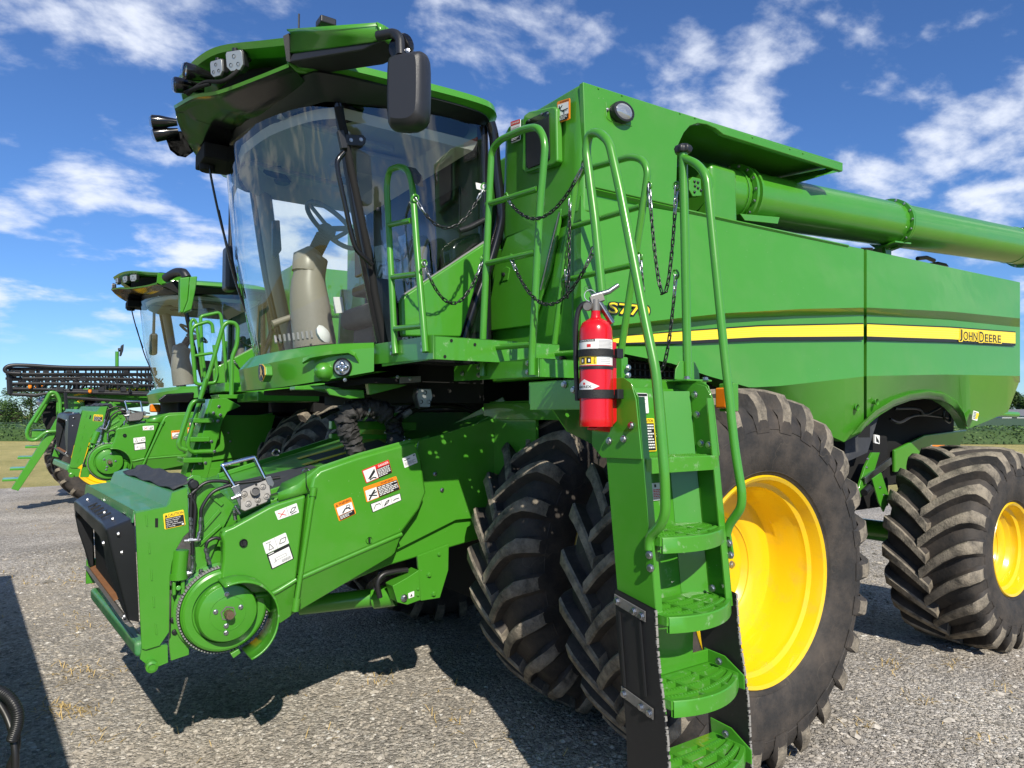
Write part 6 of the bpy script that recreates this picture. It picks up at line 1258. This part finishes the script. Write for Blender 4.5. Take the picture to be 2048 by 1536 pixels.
def handrails(H):
    r = .0165
    XA, XB, XC, XD, XE = -1.530, -1.162, -1.232, -.80, -.80
    A = rail([(791, 708), (789, 690), (783, 560), (773, 372), (778, 340), (800, 332), (818, 342), (825, 372), (834, 500), (846, 640), (851, 704)], r, H, 'handrail', .05, bars=(((779, 450), (822, 441)), ((785, 554), (835, 548)), ((791, 657), (845, 652))), X=XA); A['label'] = 'short looped rail beside the cab door'
    b = MB(); q = PL([(808, 334), (822, 345), (829, 366), (836, 372), (833, 350), (820, 334)], X=XA); b.prism(q, (.03, 0, 0)); b.build('rail_flag', 'black_plastic', A)
    B = rail([(966, 752), (965, 700), (974, 491), (983, 300), (1000, 280), (1050, 257), (1078, 254), (1091, 285), (1080, 413), (1064, 710), (1064, 750)], r * 1.05, H, 'handrail', .07, bars=(((974, 409), (1076, 378)), ((974, 527), (1071, 505)), ((966, 697), (1062, 689))), X=XB); B['label'] = 'tall front rail with three bars'
    for q in ((1180, 283),): pass
    C = rail([(1206, 745), (1205, 600), (1190, 440), (1172, 300), (1178, 268), (1196, 264), (1218, 282), (1240, 380), (1290, 640), (1312, 745), (1330, 960), (1331, 1025), (1322, 1050), (1302, 1070), (1298, 1085), (1299, 1100)], r * 1.08, H, 'handrail', .05, X=XC); C['label'] = 'front ladder rail leaning outward beside the fire extinguisher'
    b = MB(); b.prism(PL([(1292, 1080), (1304, 1080), (1309, 1132), (1305, 1142), (1296, 1142), (1291, 1132)], X=XC - .004), (.012, 0, 0)); b.build('rail_foot', 'green', C, bevel=.004)
    for q in ((1299, 1110), (1301, 1136)): bolt(P(*q, X=XC - .006), (-1, -.3, 0), .011, C)
    D = rail([(1106, 712), (1110, 680), (1133, 500), (1152, 362), (1166, 340), (1262, 313), (1286, 320), (1296, 342), (1285, 420), (1244, 690), (1240, 722)], r, H, 'handrail', .06, bars=(((1137, 456), (1281, 413)), ((1122, 562), (1262, 531)), ((1106, 708), (1185, 703))), X=XD); D['label'] = 'rear platform rail with sloping legs'
    b = MB(); b.box(P(1240, 760, X=XD) + V((-.02, -.035, -.03)), P(1240, 715, X=XD) + V((.02, .035, .0))); bb = b.build('rail_socket', 'green', D, bevel=.006)
    for q in ((1247, 736), (1247, 751)): bolt(P(*q, X=XD) + V((0, -.03, 0)), (0, -1, 0), .011, D)
    p0, p1 = P(1385, 766, X=XE), P(1366, 302, X=XE)
    p0 = V((XE, -.185, 1.915)); p1 = V((XE, p1.y, p1.z))
    b = MB(); b.cyl(p0, p1, r * 1.12, 12); E_ = b.build('handrail', 'green', H, smooth=50); E_['label'] = 'rear ladder post and rail with black knob'
    b = MB(); b.tube(fillet([p1.lerp(p0, .03), P(1395, 328, X=XE), P(1413, 352, X=XE), P(1448, 700, X=XE), P(1470, 900, X=XE), P(1484, 985, X=XE), P(1483, 1015, X=XE), P(1458, 1050, X=XE), P(1453, 1070, X=XE)], .05, 5), r * 1.05, 10); b.build('rail_tube', 'green', E_, smooth=50)
    b = MB(); b.prism(PL([(1449, 1065), (1459, 1063), (1466, 1108), (1464, 1118), (1456, 1118), (1451, 1106)], X=XE - .002), (.01, 0, 0)); b.build('rail_foot', 'green', E_, bevel=.004)
    for q in ((1458, 1086), (1461, 1110)): bolt(P(*q, X=XE - .004), (-1, -.3, 0), .011, E_)
    b = MB(); rows = []
    for rr, t in ((.012, -.012), (.030, -.008), (.036, .006), (.030, .02), (.014, .028), (.001, .030)): rows.append([p1 + V((math.cos(a) * rr * (1 + .12 * math.cos(a * 7)), math.sin(a) * rr * (1 + .12 * math.cos(a * 7)), t)) for a in [2 * math.pi * i / 42 for i in range(42)]])
    b.sheet(rows, close=True); b.build('knob', 'black_plastic', E_, smooth=50)
    b = MB(); q = p0 + V((0, 0, .0)); b.prism([q + V((-.07, -.06, 0)), q + V((.08, -.06, 0)), q + V((.08, .08, 0)), q + V((-.07, .08, 0))], (0, 0, .008))
    for s_ in (-1, 1): b.prism([q + V((s_ * .02, .0, .008)), q + V((s_ * .075, .0, .008)), q + V((s_ * .07, 0, .05)), q + V((s_ * .045, 0, .085)), q + V((s_ * .02, 0, .085))], (0, .006, 0))
    b.build('post_flange', 'green', E_, bevel=.003)
    for dx, dy in ((-.05, -.04), (.06, -.04)): bolt(q + V((dx, dy, .008)), (0, 0, 1), .012, E_)
    # eyes and chains
    def eye(p, nrm, par):
        b = MB(); n_ = V(nrm).normalized(); u = n_.cross(V((0, 0, 1))).normalized(); b.tube([V(p) + (n_ * math.cos(t) + V((0, 0, 1)) * math.sin(t)) * .017 for t in [i * .63 for i in range(10)]], .0045, 6, close=True); b.build('chain_eye', 'green', par, smooth=60)
    def ch(a, XA_, c, XC_, m, par, **k):
        pa, pc = P(*a, X=XA_), P(*c, X=XC_); mid = P(*m, X=(XA_ + XC_) / 2); s = (pa.z + pc.z) / 2 - mid.z; eye(pa, (pc - pa) * -1, par); eye(pc, (pa - pc) * -1, par); return chain(pa, pc, s, H, **k)
    ch((831, 397), XA, (968, 373), XB, (895, 458), A, ends=3); ch((848, 527), XA, (966, 517), XB, (906, 607), A, ends=3)
    ch((1012, 393), XB, (1168, 328), XC, (1078, 437), B, ends=3); ch((1022, 516), XB, (1186, 502), XC, (1100, 608), B, ends=3)
    ch((1298, 370), XD, (1353, 372), XE, (1318, 588), D, ends=4); ch((1280, 512), XD, (1352, 548), XE, (1316, 742), D, ends=3)
    ch((1140, 400), XD - .02, (1132, 545), XD - .02, (1098, 592), D, ends=2)
    b = MB(); q = P(1198, 855, X=-1.1); chain(q, q + V((.04, .05, -.16)), .0, H, ends=0)
def extinguisher():
    X0 = -1.315; top, bot = P(1192, 650, X=X0), P(1192, 853, X=X0); c = V((X0, (top.y + bot.y) / 2, 0)); r = .0625
    z0, z1 = bot.z, top.z + .02
    e = empty('fire_extinguisher', (c.x, c.y, z0)); tag(e, 'red fire extinguisher strapped beside the top of the ladder', 'fire extinguisher')
    ctr = V((c.x, c.y, 0))
    b = MB(); b.lathe([(0, z0 + .012), (r * .9, z0 + .008), (r * .97, z0), (r, z0 + .01), (r, z0 + .035), (r * .985, z0 + .04), (r * .985, z1 - .06), (r * .96, z1 - .035), (r * .80, z1 - .012), (r * .5, z1), (.020, z1 + .006), (.017, z1 + .02), (.017, z1 + .04), (0, z1 + .04)], ctr, (0, 0, 1), 48); b.build('cylinder', 'red_paint', e, smooth=40)
    lo = math.atan2(CAMLOC.y - c.y, CAMLOC.x - c.x)
    def wrap(nm, za, zb, a0, a1, rr, m): 
        b = MB(); n = 24; b.sheet([[ctr + V((math.cos(lo + a0 + (a1 - a0) * i / n) * rr, math.sin(lo + a0 + (a1 - a0) * i / n) * rr, z)) for i in range(n + 1)] for z in (za, zb)]); return b.build(nm, m, e, smooth=60)
    H_ = z1 - z0; fz = lambda py: z0 + (853 - py) / (853 - 637) * H_ * .985
    wrap('instruction_label', fz(697), fz(677), -1.6, 1.35, r * .992, 'paper'); wrap('class_label', fz(729), fz(710), -1.6, 1.35, r * .992, 'paper')
    wrap('label_header', fz(682), fz(677), -1.5, -.05, r * .996, 'decal_black')
    def curved(nm, els_text, a0, a1, za, zb, m, rr):
        vs, fs = glyphs(els_text); b = MB(); b.add([ctr + V((math.cos(lo + a0 + (a1 - a0) * x) * rr, math.sin(lo + a0 + (a1 - a0) * x) * rr, za + (zb - za) * y)) for x, y in vs], fs); b.build(nm, m, e, recalc=False)
    curved('lettering', 'INSTRUCTIONS', -1.15, -.12, fz(681), fz(678), 'paper', r * 1.0)
    wrap('class_panel', fz(728), fz(711), -1.4, .05, r * .996, 'decal_yellow')
    curved('lettering', 'ABC', -.14, -.02, fz(727), fz(712.5), 'decal_black', r * 1.0)
    for a in (-1.0, -.58): wrap('pictogram', fz(726), fz(714), a, a + .3, r * 1.0, 'decal_black')
    for a in (-.94, -.46): wrap('pictogram_mark', fz(723), fz(717), a, a + .12, r * 1.003, 'paper')
    for i in range(7): wrap('fine_print', fz(696 - i * 2.6) , fz(694.8 - i * 2.6), .15, 1.05 + .1 * (i % 2), r * .997, 'grey_print')
    for i in range(4): wrap('fine_print', fz(726 - i * 3.4), fz(725 - i * 3.4), .25, .95, r * .997, 'grey_print')
    wrap('red_mark', fz(693), fz(687), -.55, -.3, r * .998, 'decal_red')
    # white diamond with the maker's name
    b = MB(); zc, hz_, ha = fz(772), .026, .95; n = 16; rows = []
    for k in (-1, 0, 1): rows.append([ctr + V((math.cos(lo - .75 + ha * (i / n * 2 - 1)) * r * .993, math.sin(lo - .75 + ha * (i / n * 2 - 1)) * r * .993, zc + k * hz_ * (1 - abs(i / n * 2 - 1)))) for i in range(n + 1)])
    b.sheet(rows); b.build('brand_diamond', 'paper', e, smooth=60)
    curved('lettering', 'AMEREX', -1.42, -.26, zc - .006, zc + .003, 'decal_black', r * .999); wrap('red_mark', zc + .006, zc + .014, -.85, -.68, r * .999, 'decal_red')
    for py, w_ in ((704, 7.5), (787, 8.5)):
        b = MB(); b.lathe([(r * .98, fz(py + w_)), (r * 1.06, fz(py + w_)), (r * 1.06, fz(py - w_)), (r * .98, fz(py - w_))], ctr, (0, 0, 1), 40); st = b.build('strap', 'strap', e, smooth=40)
        q = ctr + V((.05, -.055, fz(py))); b = MB(); b.box(q + V((0, -.008, -.018)), q + V((.03, .012, .018))); b.build('buckle', 'black_plastic', st, bevel=.003)
    b = MB(); b.lathe([(r * .98, fz(737)), (r * 1.02, fz(737)), (r * 1.02, fz(731)), (r * .98, fz(731))], ctr, (0, 0, 1), 40); b.build('hose_band', 'black_plastic', e, smooth=40)
    # bracket to the ladder
    b = MB(); b.prism([(c.x + .055, c.y - .02, z0 - .005), (c.x + .085, c.y - .02, z0 + .02), (c.x + .085, c.y - .02, z1 - .08), (c.x + .064, c.y - .02, z1 - .08), (c.x + .064, c.y - .02, z0 + .03), (c.x - .02, c.y - .02, z0 - .004), (c.x - .02, c.y - .02, z0 - .012), (c.x + .05, c.y - .02, z0 - .022)], (0, .05, 0)); b.build('bracket', 'red_paint', e, bevel=.003)
    # valve, gauge, levers, hose
    t = V((c.x, c.y, z1 + .03)); s = RT
    b = MB(); b.cyl(t, t + V((0, 0, .045)), .018, 12); b.bar(t + V((0, 0, .04)) - s * .02, t + V((0, 0, .055)) + s * .03, .026, .03); vb = b.build('valve', 'zinc', e, bevel=.003)
    b = MB(); n_ = (CAMLOC - t).normalized(); b.lathe([(.016, -.01), (.018, .004), (.016, .008), (.015, .006), (0, .006)], t - s * .03 + V((0, 0, .018)) - FH * .012, -FH - s * .4, 20); b.build('gauge', 'zinc', vb, smooth=40)
    b = MB(); b.tube([t + V((0, 0, .055)) - s * .015, t + V((0, 0, .075)) + s * .05, t + V((0, 0, .10)) + s * .085], [.011, .010, .008], 8); b.build('upper_lever', 'steel', vb, smooth=50)
    b = MB(); b.bar(t + V((0, 0, .045)) + s * .005, t + V((0, 0, -.045)) + s * .062, .016, .022, (0, -1, 0)); b.build('carry_handle', 'steel', vb, bevel=.004)
    b = MB(); b.tube([t + V((0, 0, .06)) - s * .02 + (s * math.cos(a) + UPZ * math.sin(a)) * .022 for a in [i * .5 for i in range(12)]], .0018, 5); b.tube([t + V((0, 0, .09)) - s * .035, t + V((0, 0, .05)) - s * .005, t + V((0, 0, -.01)) + s * .01], .0016, 5); b.build('safety_pin', 'steel', vb)
    b = MB(); b.lathe([(.012, -.004), (.014, 0), (.012, .004)], t + V((0, 0, .085)) - s * .03, (-.5, -.8, .2), 10); b.build('seal_tag', 'plastic_wrap', vb)
    hs_ = smoothpath([t + V((0, 0, .03)) + FH * .01, t - s * .045 + V((0, 0, .03)) + FH * .02, t - s * .068 + V((0, 0, -.02)) + FH * .025, t - s * .072 + V((0, 0, -.15)) + FH * .03, t - s * .066 + V((0, 0, -.33)) + FH * .035], 6)
    b = MB(); b.tube(hs_, .0095, 10); b.build('discharge_hose', 'hose', vb, smooth=60)
# ================================================================ the main combine
H1 = empty('combine_harvester', (0, .5, 0))
tag(H1, 'large green combine harvester in front, ladder down and dual front wheels', 'combine harvester', 'combine harvesters')
body(H1, True); cab(H1, True); feeder(H1, True); boots(H1); platform(H1); ladder(H1); handrails(H1)
p = P(1447, 796, X=-.72); b = MB(); b.box(p + V((-.02, -.028, -.042)), p + V((.02, .028, .042))); tl = b.build('marker_light', 'amber', H1, bevel=.008)
b = MB(); b.box(p + V((.015, -.036, -.055)), p + V((.05, .036, .06))); b.build('light_bracket', 'green', tl, bevel=.005)
extinguisher()
# ================================================================ second combine, parked alongside
H2 = None
XF = Matrix.Translation(V((.08, 5.4, 0)))
H2 = empty('combine_harvester', (0, .5, 0))
tag(H2, 'second green combine parked behind, header opening raised, green mirror, ladder folded forward', 'combine harvester', 'combine harvesters')
body(H2, False)
XF = Matrix.Translation(V((.08, 5.4, 2.06))) @ Matrix.Diagonal((1, 1, .845, 1)) @ Matrix.Translation(V((0, 0, -2.10)))
cab(H2, False)
piv = V((-.6, 2.3, 1.75))
XF = Matrix.Translation(V((.06, 5.4, .0))) @ Matrix.Translation(piv) @ Matrix.Rotation(R(13.6), 4, 'Y') @ Matrix.Translation(-piv)
feeder(H2, False)
XF = Matrix.Identity(4)
def second_extras(H):
    # mirror: black arm and green two-faced housing
    b = MB(); b.prism([P(a, c, Y=6.15) for a, c in ((360, 556), (380, 553), (376, 600), (366, 626), (360, 624))], (0, .12, 0)); b.prism([P(a, c, Y=6.12) for a, c in ((380, 553), (395, 552), (391, 580), (383, 619), (366, 626), (376, 600))], (.02, .14, 0)); mt = b.build('mirror', 'green', H, bevel=.012); mt['label'] = 'green mirror housing of the second cab'
    b = MB(); b.prism([P(a, c, Y=6.30) for a, c in ((358, 566), (364, 566), (362, 626), (358, 622))], (0, .04, 0)); b.build('mirror_glass', 'black_gloss', mt)
    b = MB(); b.tube(fillet([P(332, 556, Y=6.6), P(352, 544, Y=6.4), P(368, 545, Y=6.25), P(374, 556, Y=6.22)], .15), .05, 10); b.build('mirror_arm', 'black_plastic', mt, smooth=60)
    b = MB(); b.prism([P(a, c, Y=6.5) for a, c in ((322, 573), (350, 560), (374, 572), (366, 592), (332, 574))], (.1, .2, 0)); b.build('mirror_base', 'black_matte', mt)
    YR = 5.55
    def rl(pts, lab, fr=.12, r=.02, Y=YR, bars=()):
        o = rail(pts, r, H, 'handrail', fr, Y=Y, bars=bars, n=8); o['label'] = lab
    rl([(400, 800), (422, 735), (446, 652), (455, 644), (470, 646), (476, 656), (474, 691), (464, 713), (463, 790)], 'tall slanted rail of the second combine', .1, .022)
    rl([(424, 903), (384, 904), (376, 896), (376, 882), (400, 800), (412, 757)], 'lower bent ladder rail of the second combine', .1, .022, 5.32)
    rl([(410, 802), (388, 802), (381, 812), (357, 886), (359, 896), (374, 901)], 'outer bent ladder rail of the second combine', .1, .022, 5.2)
    rl([(426, 666), (424, 648), (416, 643), (382, 653), (384, 690), (391, 766), (398, 769), (431, 765), (435, 752), (428, 690)], 'platform gate of the second combine', .08, .019, 5.9, bars=(((386, 712), (425, 706)), ((386, 692), (390, 748))))
    rl([(410, 755), (404, 700), (401, 636), (404, 632), (437, 625), (442, 631), (446, 670), (455, 775)], 'square platform rail of the second combine', .06, .019, 6.1)
    rl([(392, 740), (384, 690), (381, 645), (387, 637), (393, 646), (399, 700), (406, 760)], 'narrow loop rail of the second combine', .08, .017, 6.2)
    chain(P(474, 668, Y=YR), P(502, 690, Y=6.3), .05, H, ends=3, scale=1.6); chain(P(468, 722, Y=YR), P(503, 748, Y=6.3), .05, H, ends=3, scale=1.6)
    # ladder stringer, fender plate, platform
    Yl = 5.36
    b = MB(); b.prism(PL([(424, 798), (452, 796), (482, 812), (455, 824), (447, 838), (432, 890), (414, 960), (392, 985), (380, 960), (402, 880)], Y=Yl), (0, .03, 0)); lp = b.build('ladder_stringer', 'green', H, bevel=.006)
    for q in ((427, 826), (441, 830), (438, 813), (424, 842), (436, 842), (411, 883), (423, 883), (400, 926), (411, 926), (418, 903), (429, 903)): bolt(P(*q, Y=Yl - .002), (0, -1, 0), .012, lp)
    b = MB(); b.prism(PL([(420, 798), (424, 798), (402, 880), (376, 965), (368, 962), (392, 880)], Y=Yl + .03), (0, .3, 0)); b.build('ladder_side', 'green', lp)
    for q in ((400, 842), (394, 880), (380, 922)): b = MB(); b.box(P(*q, Y=Yl - .1) + V((-.06, 0, -.02)), P(*q, Y=Yl - .1) + V((.12, .4, .03))); b.build('folded_step', 'green', lp, bevel=.01)
    b = MB(); b.box((-1.15, 5.30, 1.92), (-.5, 6.2, 2.02)); b.box((-1.35, 5.9, 2.03), (-.6, 6.75, 2.13)); b.build('platform', 'green', H, bevel=.008)
    b = MB(); b.prism(PL([(436, 789), (488, 789), (486, 797), (440, 797)], Y=5.5), (0, .4, 0)); b.build('platform_edge', 'green', H, bevel=.004)
    b = MB(); b.box((-1.65, 6.95, 1.66), (-.6, 8.5, 2.02)); b.build('under_cab_frame', 'black_matte', H, bevel=.02)
    # black fairing on the nose
    b = MB(); b.prism(PL([(314, 800), (330, 788), (388, 784), (386, 798), (378, 805), (318, 806)], Y=6.78), (.05, .1, 0)); b.build('nose_fairing', 'black_gloss', H, bevel=.02)
    b = MB(); b.prism(PL([(316, 822), (340, 822), (340, 842), (316, 842)], Y=8.6), (0, .1, 0)); b.build('frame_box', 'reflector_grey', H)
    b = MB(); b.box(P(310, 818, Y=7.6) + V((-.06, -.05, -.04)), P(310, 818, Y=7.6) + V((.06, .05, .06))); b.build('marker_light', 'amber', H, bevel=.02)
second_extras(H2)
# ================================================================ sprayer at the back
def sprayer():
    Y0 = 14.2; S_ = empty('field_sprayer', (-2.0, Y0, 0)); tag(S_, 'green field sprayer at the left back, black booms folded and ladder down', 'sprayer')
    b = MB(); hood = PL([(78, 797), (104, 784), (135, 780), (178, 774), (300, 772), (300, 812), (200, 822), (150, 836), (120, 838), (124, 812), (84, 806)], Y=Y0); b.prism(hood, (0, 1.5, 0)); h = b.build('hood', 'green', S_, bevel=.08, seg=3)
    b = MB(); b.prism(PL([(82, 806), (124, 800), (124, 836), (116, 850), (94, 862), (86, 842)], Y=Y0 - .03), (0, 1.5, 0)); b.build('grille', 'black_matte', S_, bevel=.03)
    b = MB(); b.add(PL([(146, 790), (172, 783), (208, 777), (300, 777), (300, 780), (210, 782), (176, 788), (150, 792)], Y=Y0 - .012), [list(range(8))]); b.build('hood_stripe', 'stripe_yellow', h)
    b = MB(); b.text('4830', P(154, 799, Y=Y0 - .015), P(178, 795, Y=Y0 - .015), P(154, 806, Y=Y0 - .015)); b.build('model_number', 'stripe_yellow', h, recalc=False)
    b = MB(); b.lathe([(.10, 0), (.09, -.06), (0, -.08)], P(86, 804, Y=Y0 - .02), (.5, .86, 0), 16); b.build('headlamp', 'lens', h, smooth=50)
    b = MB(); b.box((-1.6, Y0 - .2, 1.2), (3.5, Y0 + 2.0, 1.55)); b.build('frame', 'green', S_, bevel=.03)
    b = MB(); b.box((1.5, Y0 - .1, 1.5), (5.5, Y0 + 1.9, 2.4)); b.build('solution_tank', 'green', S_, bevel=.2, seg=4)
    wheel(S_, -1.85, Y0 - .25, .95, .97, .42, .62, 22, .045, -1, .18, .1, 'near front wheel of the sprayer', shift=.2, pitch_w=.05, hub=False)
    wheel(S_, -1.95, Y0 + 2.6, .95, .97, .42, .56, 22, .045, 1, .18, .2, 'far front wheel of the sprayer', shift=.2, pitch_w=.05, hub=False)
    b = MB(); b.bar((-2.05, Y0 + .1, .97), (-2.05, Y0 + .1, 1.4), .2, .2); b.bar((-2.3, Y0 + .1, 1.35), (-2.4, Y0 + 2.2, 1.35), .2, .2); b.bar((-2.05, Y0 + .1, 1.35), (-1.2, Y0 + .2, 1.35), .2, .2); b.build('axle', 'green', S_, bevel=.02)
    # folded boom: bundle of trusses
    def bp(px, py, y): return P(px, py, Y=y)
    bm = None; rnd = random.Random(8)
    for k, y in enumerate((Y0 - .5, Y0 - .15, Y0 + .25)):
        b = MB(); rows = [(737, 735), (748, 746), (757, 757), (767, 769), (777, 784)]
        for i, (l, r_) in enumerate(rows):
            b.tube([bp(14 + rnd.uniform(-4, 6) + k * 3, l + k * 1.5, y), bp(150, (l + r_) / 2 + rnd.uniform(-2, 2) + k, y), bp(312, r_ + 2 + k * 1.2, y)], .026, 6)
        n = 11
        for i in range(n):
            x = 20 + i * 27 + k * 8 + rnd.uniform(-7, 7); b.cyl(bp(x, 738, y), bp(x + rnd.uniform(-2, 2), 780 + k, y), .018, 5); b.cyl(bp(x, 749, y), bp(x + 24, 767, y), .014, 5); b.cyl(bp(x + 24, 757, y), bp(x + 8, 778, y), .014, 5)
            if rnd.random() < .6: q = bp(x + rnd.uniform(0, 20), rnd.choice((745, 757, 770, 778)), y); b.box(q - V((.05, .05, .05)), q + V((.05, .05, .04)))
        o = b.build('boom', 'black_plastic', S_, smooth=40)
        for i in range(6):
            q = bp(60 + i * 40 + k * 13, 770 + (i % 2) * 9, y - .08); c = MB(); c.lathe([(.03, 0), (.03, .05), (.015, .07), (0, .07)], q, (0, 0, -1), 8); c.build('nozzle', ('orange' if i % 3 == 0 else 'black_gloss'), o)
        if k == 0:
            c = MB(); c.tube(smoothpath([bp(40, 747, y - .1), bp(16, 745, y - .1), bp(10, 738, y - .1), bp(22, 731, y - .1), bp(60, 731, y - .1), bp(140, 735, y - .1), bp(300, 736, y - .1)], 6), .035, 8); c.build('boom_hose', 'hose', o, smooth=60)
            c = MB(); c.tube([bp(18, 788, y), bp(70, 791, y), bp(120, 783, y), bp(300, 789, y)], .035, 6); c.tube([bp(18, 745, y), bp(20, 788, y)], .05, 6); c.tube([bp(130, 780, y), bp(134, 835, y)], .035, 6); c.tube([bp(134, 795, y), bp(300, 806, y)], .03, 6); c.build('boom_frame', 'black_plastic', o, smooth=40)
    # mirror on its post
    b = MB(); b.cyl(P(234, 735, Y=Y0), P(234, 703, Y=Y0), .035, 8); mm = b.build('mirror_post', 'green', S_, smooth=50)
    b = MB(); b.prism(PL([(243, 690), (248, 688), (247, 700), (243, 712), (240, 711)], Y=Y0 - .1), (0, .2, 0)); b.cyl(P(236, 700, Y=Y0), P(243, 699, Y=Y0), .04, 8); b.build('mirror_head', 'black_plastic', mm, bevel=.02)
    # ladder, let down
    Yl = Y0 - .75
    b = MB(); b.prism(PL([(112, 838), (124, 842), (108, 876), (37, 982), (22, 978), (90, 872), (97, 866)], Y=Yl), (0, .5, 0)); ld = b.build('ladder', 'green', S_, bevel=.01)
    for t in (.15, .38, .62, .85):
        q = V(P(96, 880, Y=Yl)).lerp(P(32, 974, Y=Yl), t); b = MB(); b.box(q + V((-.28, .02, -.02)), q + V((.0, .45, .02))); b.build('step', 'green', ld, bevel=.01)
    b = MB(); b.tube(fillet(PL([(120, 845), (120, 800), (112, 785), (100, 784), (93, 798), (56, 855), (53, 870), (58, 880), (72, 880), (92, 863), (112, 862)], Y=Yl - .05), .25, 5), .032, 8); b.build('ladder_rail', 'green', ld, smooth=50)
    b = MB(); b.tube(fillet(PL([(116, 850), (116, 800), (110, 790), (102, 792), (97, 800), (70, 845)], Y=Yl + .45), .25, 5), .032, 8); b.build('ladder_rail', 'green', ld, smooth=50)
    b = MB(); b.box(P(78, 868, Y=Y0 + .3) + V((-.12, 0, -.08)), P(78, 868, Y=Y0 + .3) + V((.12, .6, .08))); b.build('tool_box', 'green', S_, bevel=.02)
    b = MB(); b.lathe([(.12, 0), (.13, .1), (.05, .2), (0, .2)], P(180, 805, Y=Y0 - .3), (.6, .8, .0), 14); b.build('work_lamp', 'black_plastic', S_, smooth=50)
sprayer()
# ================================================================ header at the left, its hoses reach into the picture
def header():
    hd = empty('grain_header', (-3.9, 2.6, 0)); tag(hd, 'green grain header at the lower left edge, black hoses hanging down', 'header')
    a, c = V((-3.42, -.20, 0)), V((-3.84, 5.5, 0)); out = V((-1, -.08, 0))
    prof = [(.0, .25), (.0, 1.15), (.0, 1.60), (.45, 1.60), (.9, 1.0), (1.3, .35), (1.3, .15)]
    b = MB(); b.hexa([a + out * o + V((0, 0, z)) for o, z in prof], [c + out * o + V((0, 0, z)) for o, z in prof]); b.build('header_body', 'green', hd, bevel=.03)
    for t in (.02, .98):
        q = a.lerp(c, t); b = MB(); b.prism([q + out * o + V((0, 0, z)) for o, z in ((-.02, 0), (-.02, 1.62), (.5, 1.62), (1.45, .4), (1.6, 0))], (c - a).normalized() * .05); b.build('end_sheet', 'green', hd, bevel=.01)
    b = MB(); b.cyl(a + out * .5 + V((0, .2, .45)), c + out * .5 + V((0, -.2, .45)), .25, 20); b.build('cross_auger', 'steel', hd, smooth=40)
    # hoses looping down at the near end
    def hp(px, py, t): 
        d = FW + RT * ((px - IMW / 2) / FPX) + UP * ((IMH / 2 - py) / FPX); return CAMLOC + d * t
    for pts, r_ in (([(-70, 1340, 2.35), (-15, 1376, 2.30), (15, 1392, 2.28), (34, 1420, 2.27), (34, 1450, 2.27), (24, 1480, 2.27)], .016), ([(-40, 1360, 2.34), (0, 1410, 2.32), (20, 1450, 2.30), (30, 1500, 2.28), (30, 1560, 2.27)], .011), ([(-30, 1370, 2.36), (10, 1400, 2.34), (28, 1430, 2.32), (34, 1490, 2.30), (20, 1530, 2.3), (0, 1600, 2.3)], .010)):
        pp = smoothpath([hp(*q) for q in pts], 8); b = MB(); b.tube(pp, r_, 10); o = b.build('hydraulic_hose', 'hose', hd, smooth=60)
        if r_ > .015:
            b = MB(); 
            acc = 0
            for i in range(len(pp) - 1):
                d = pp[i + 1] - pp[i]; n = max(1, int(d.length / .008))
                for j in range(n):
                    q = pp[i] + d * (j / n); b.lathe([(r_, -.003), (r_ * 1.14, -.001), (r_ * 1.14, .001), (r_, .003)], q, d, 10)
            b.build('corrugation', 'black_plastic', o, smooth=50)
header()
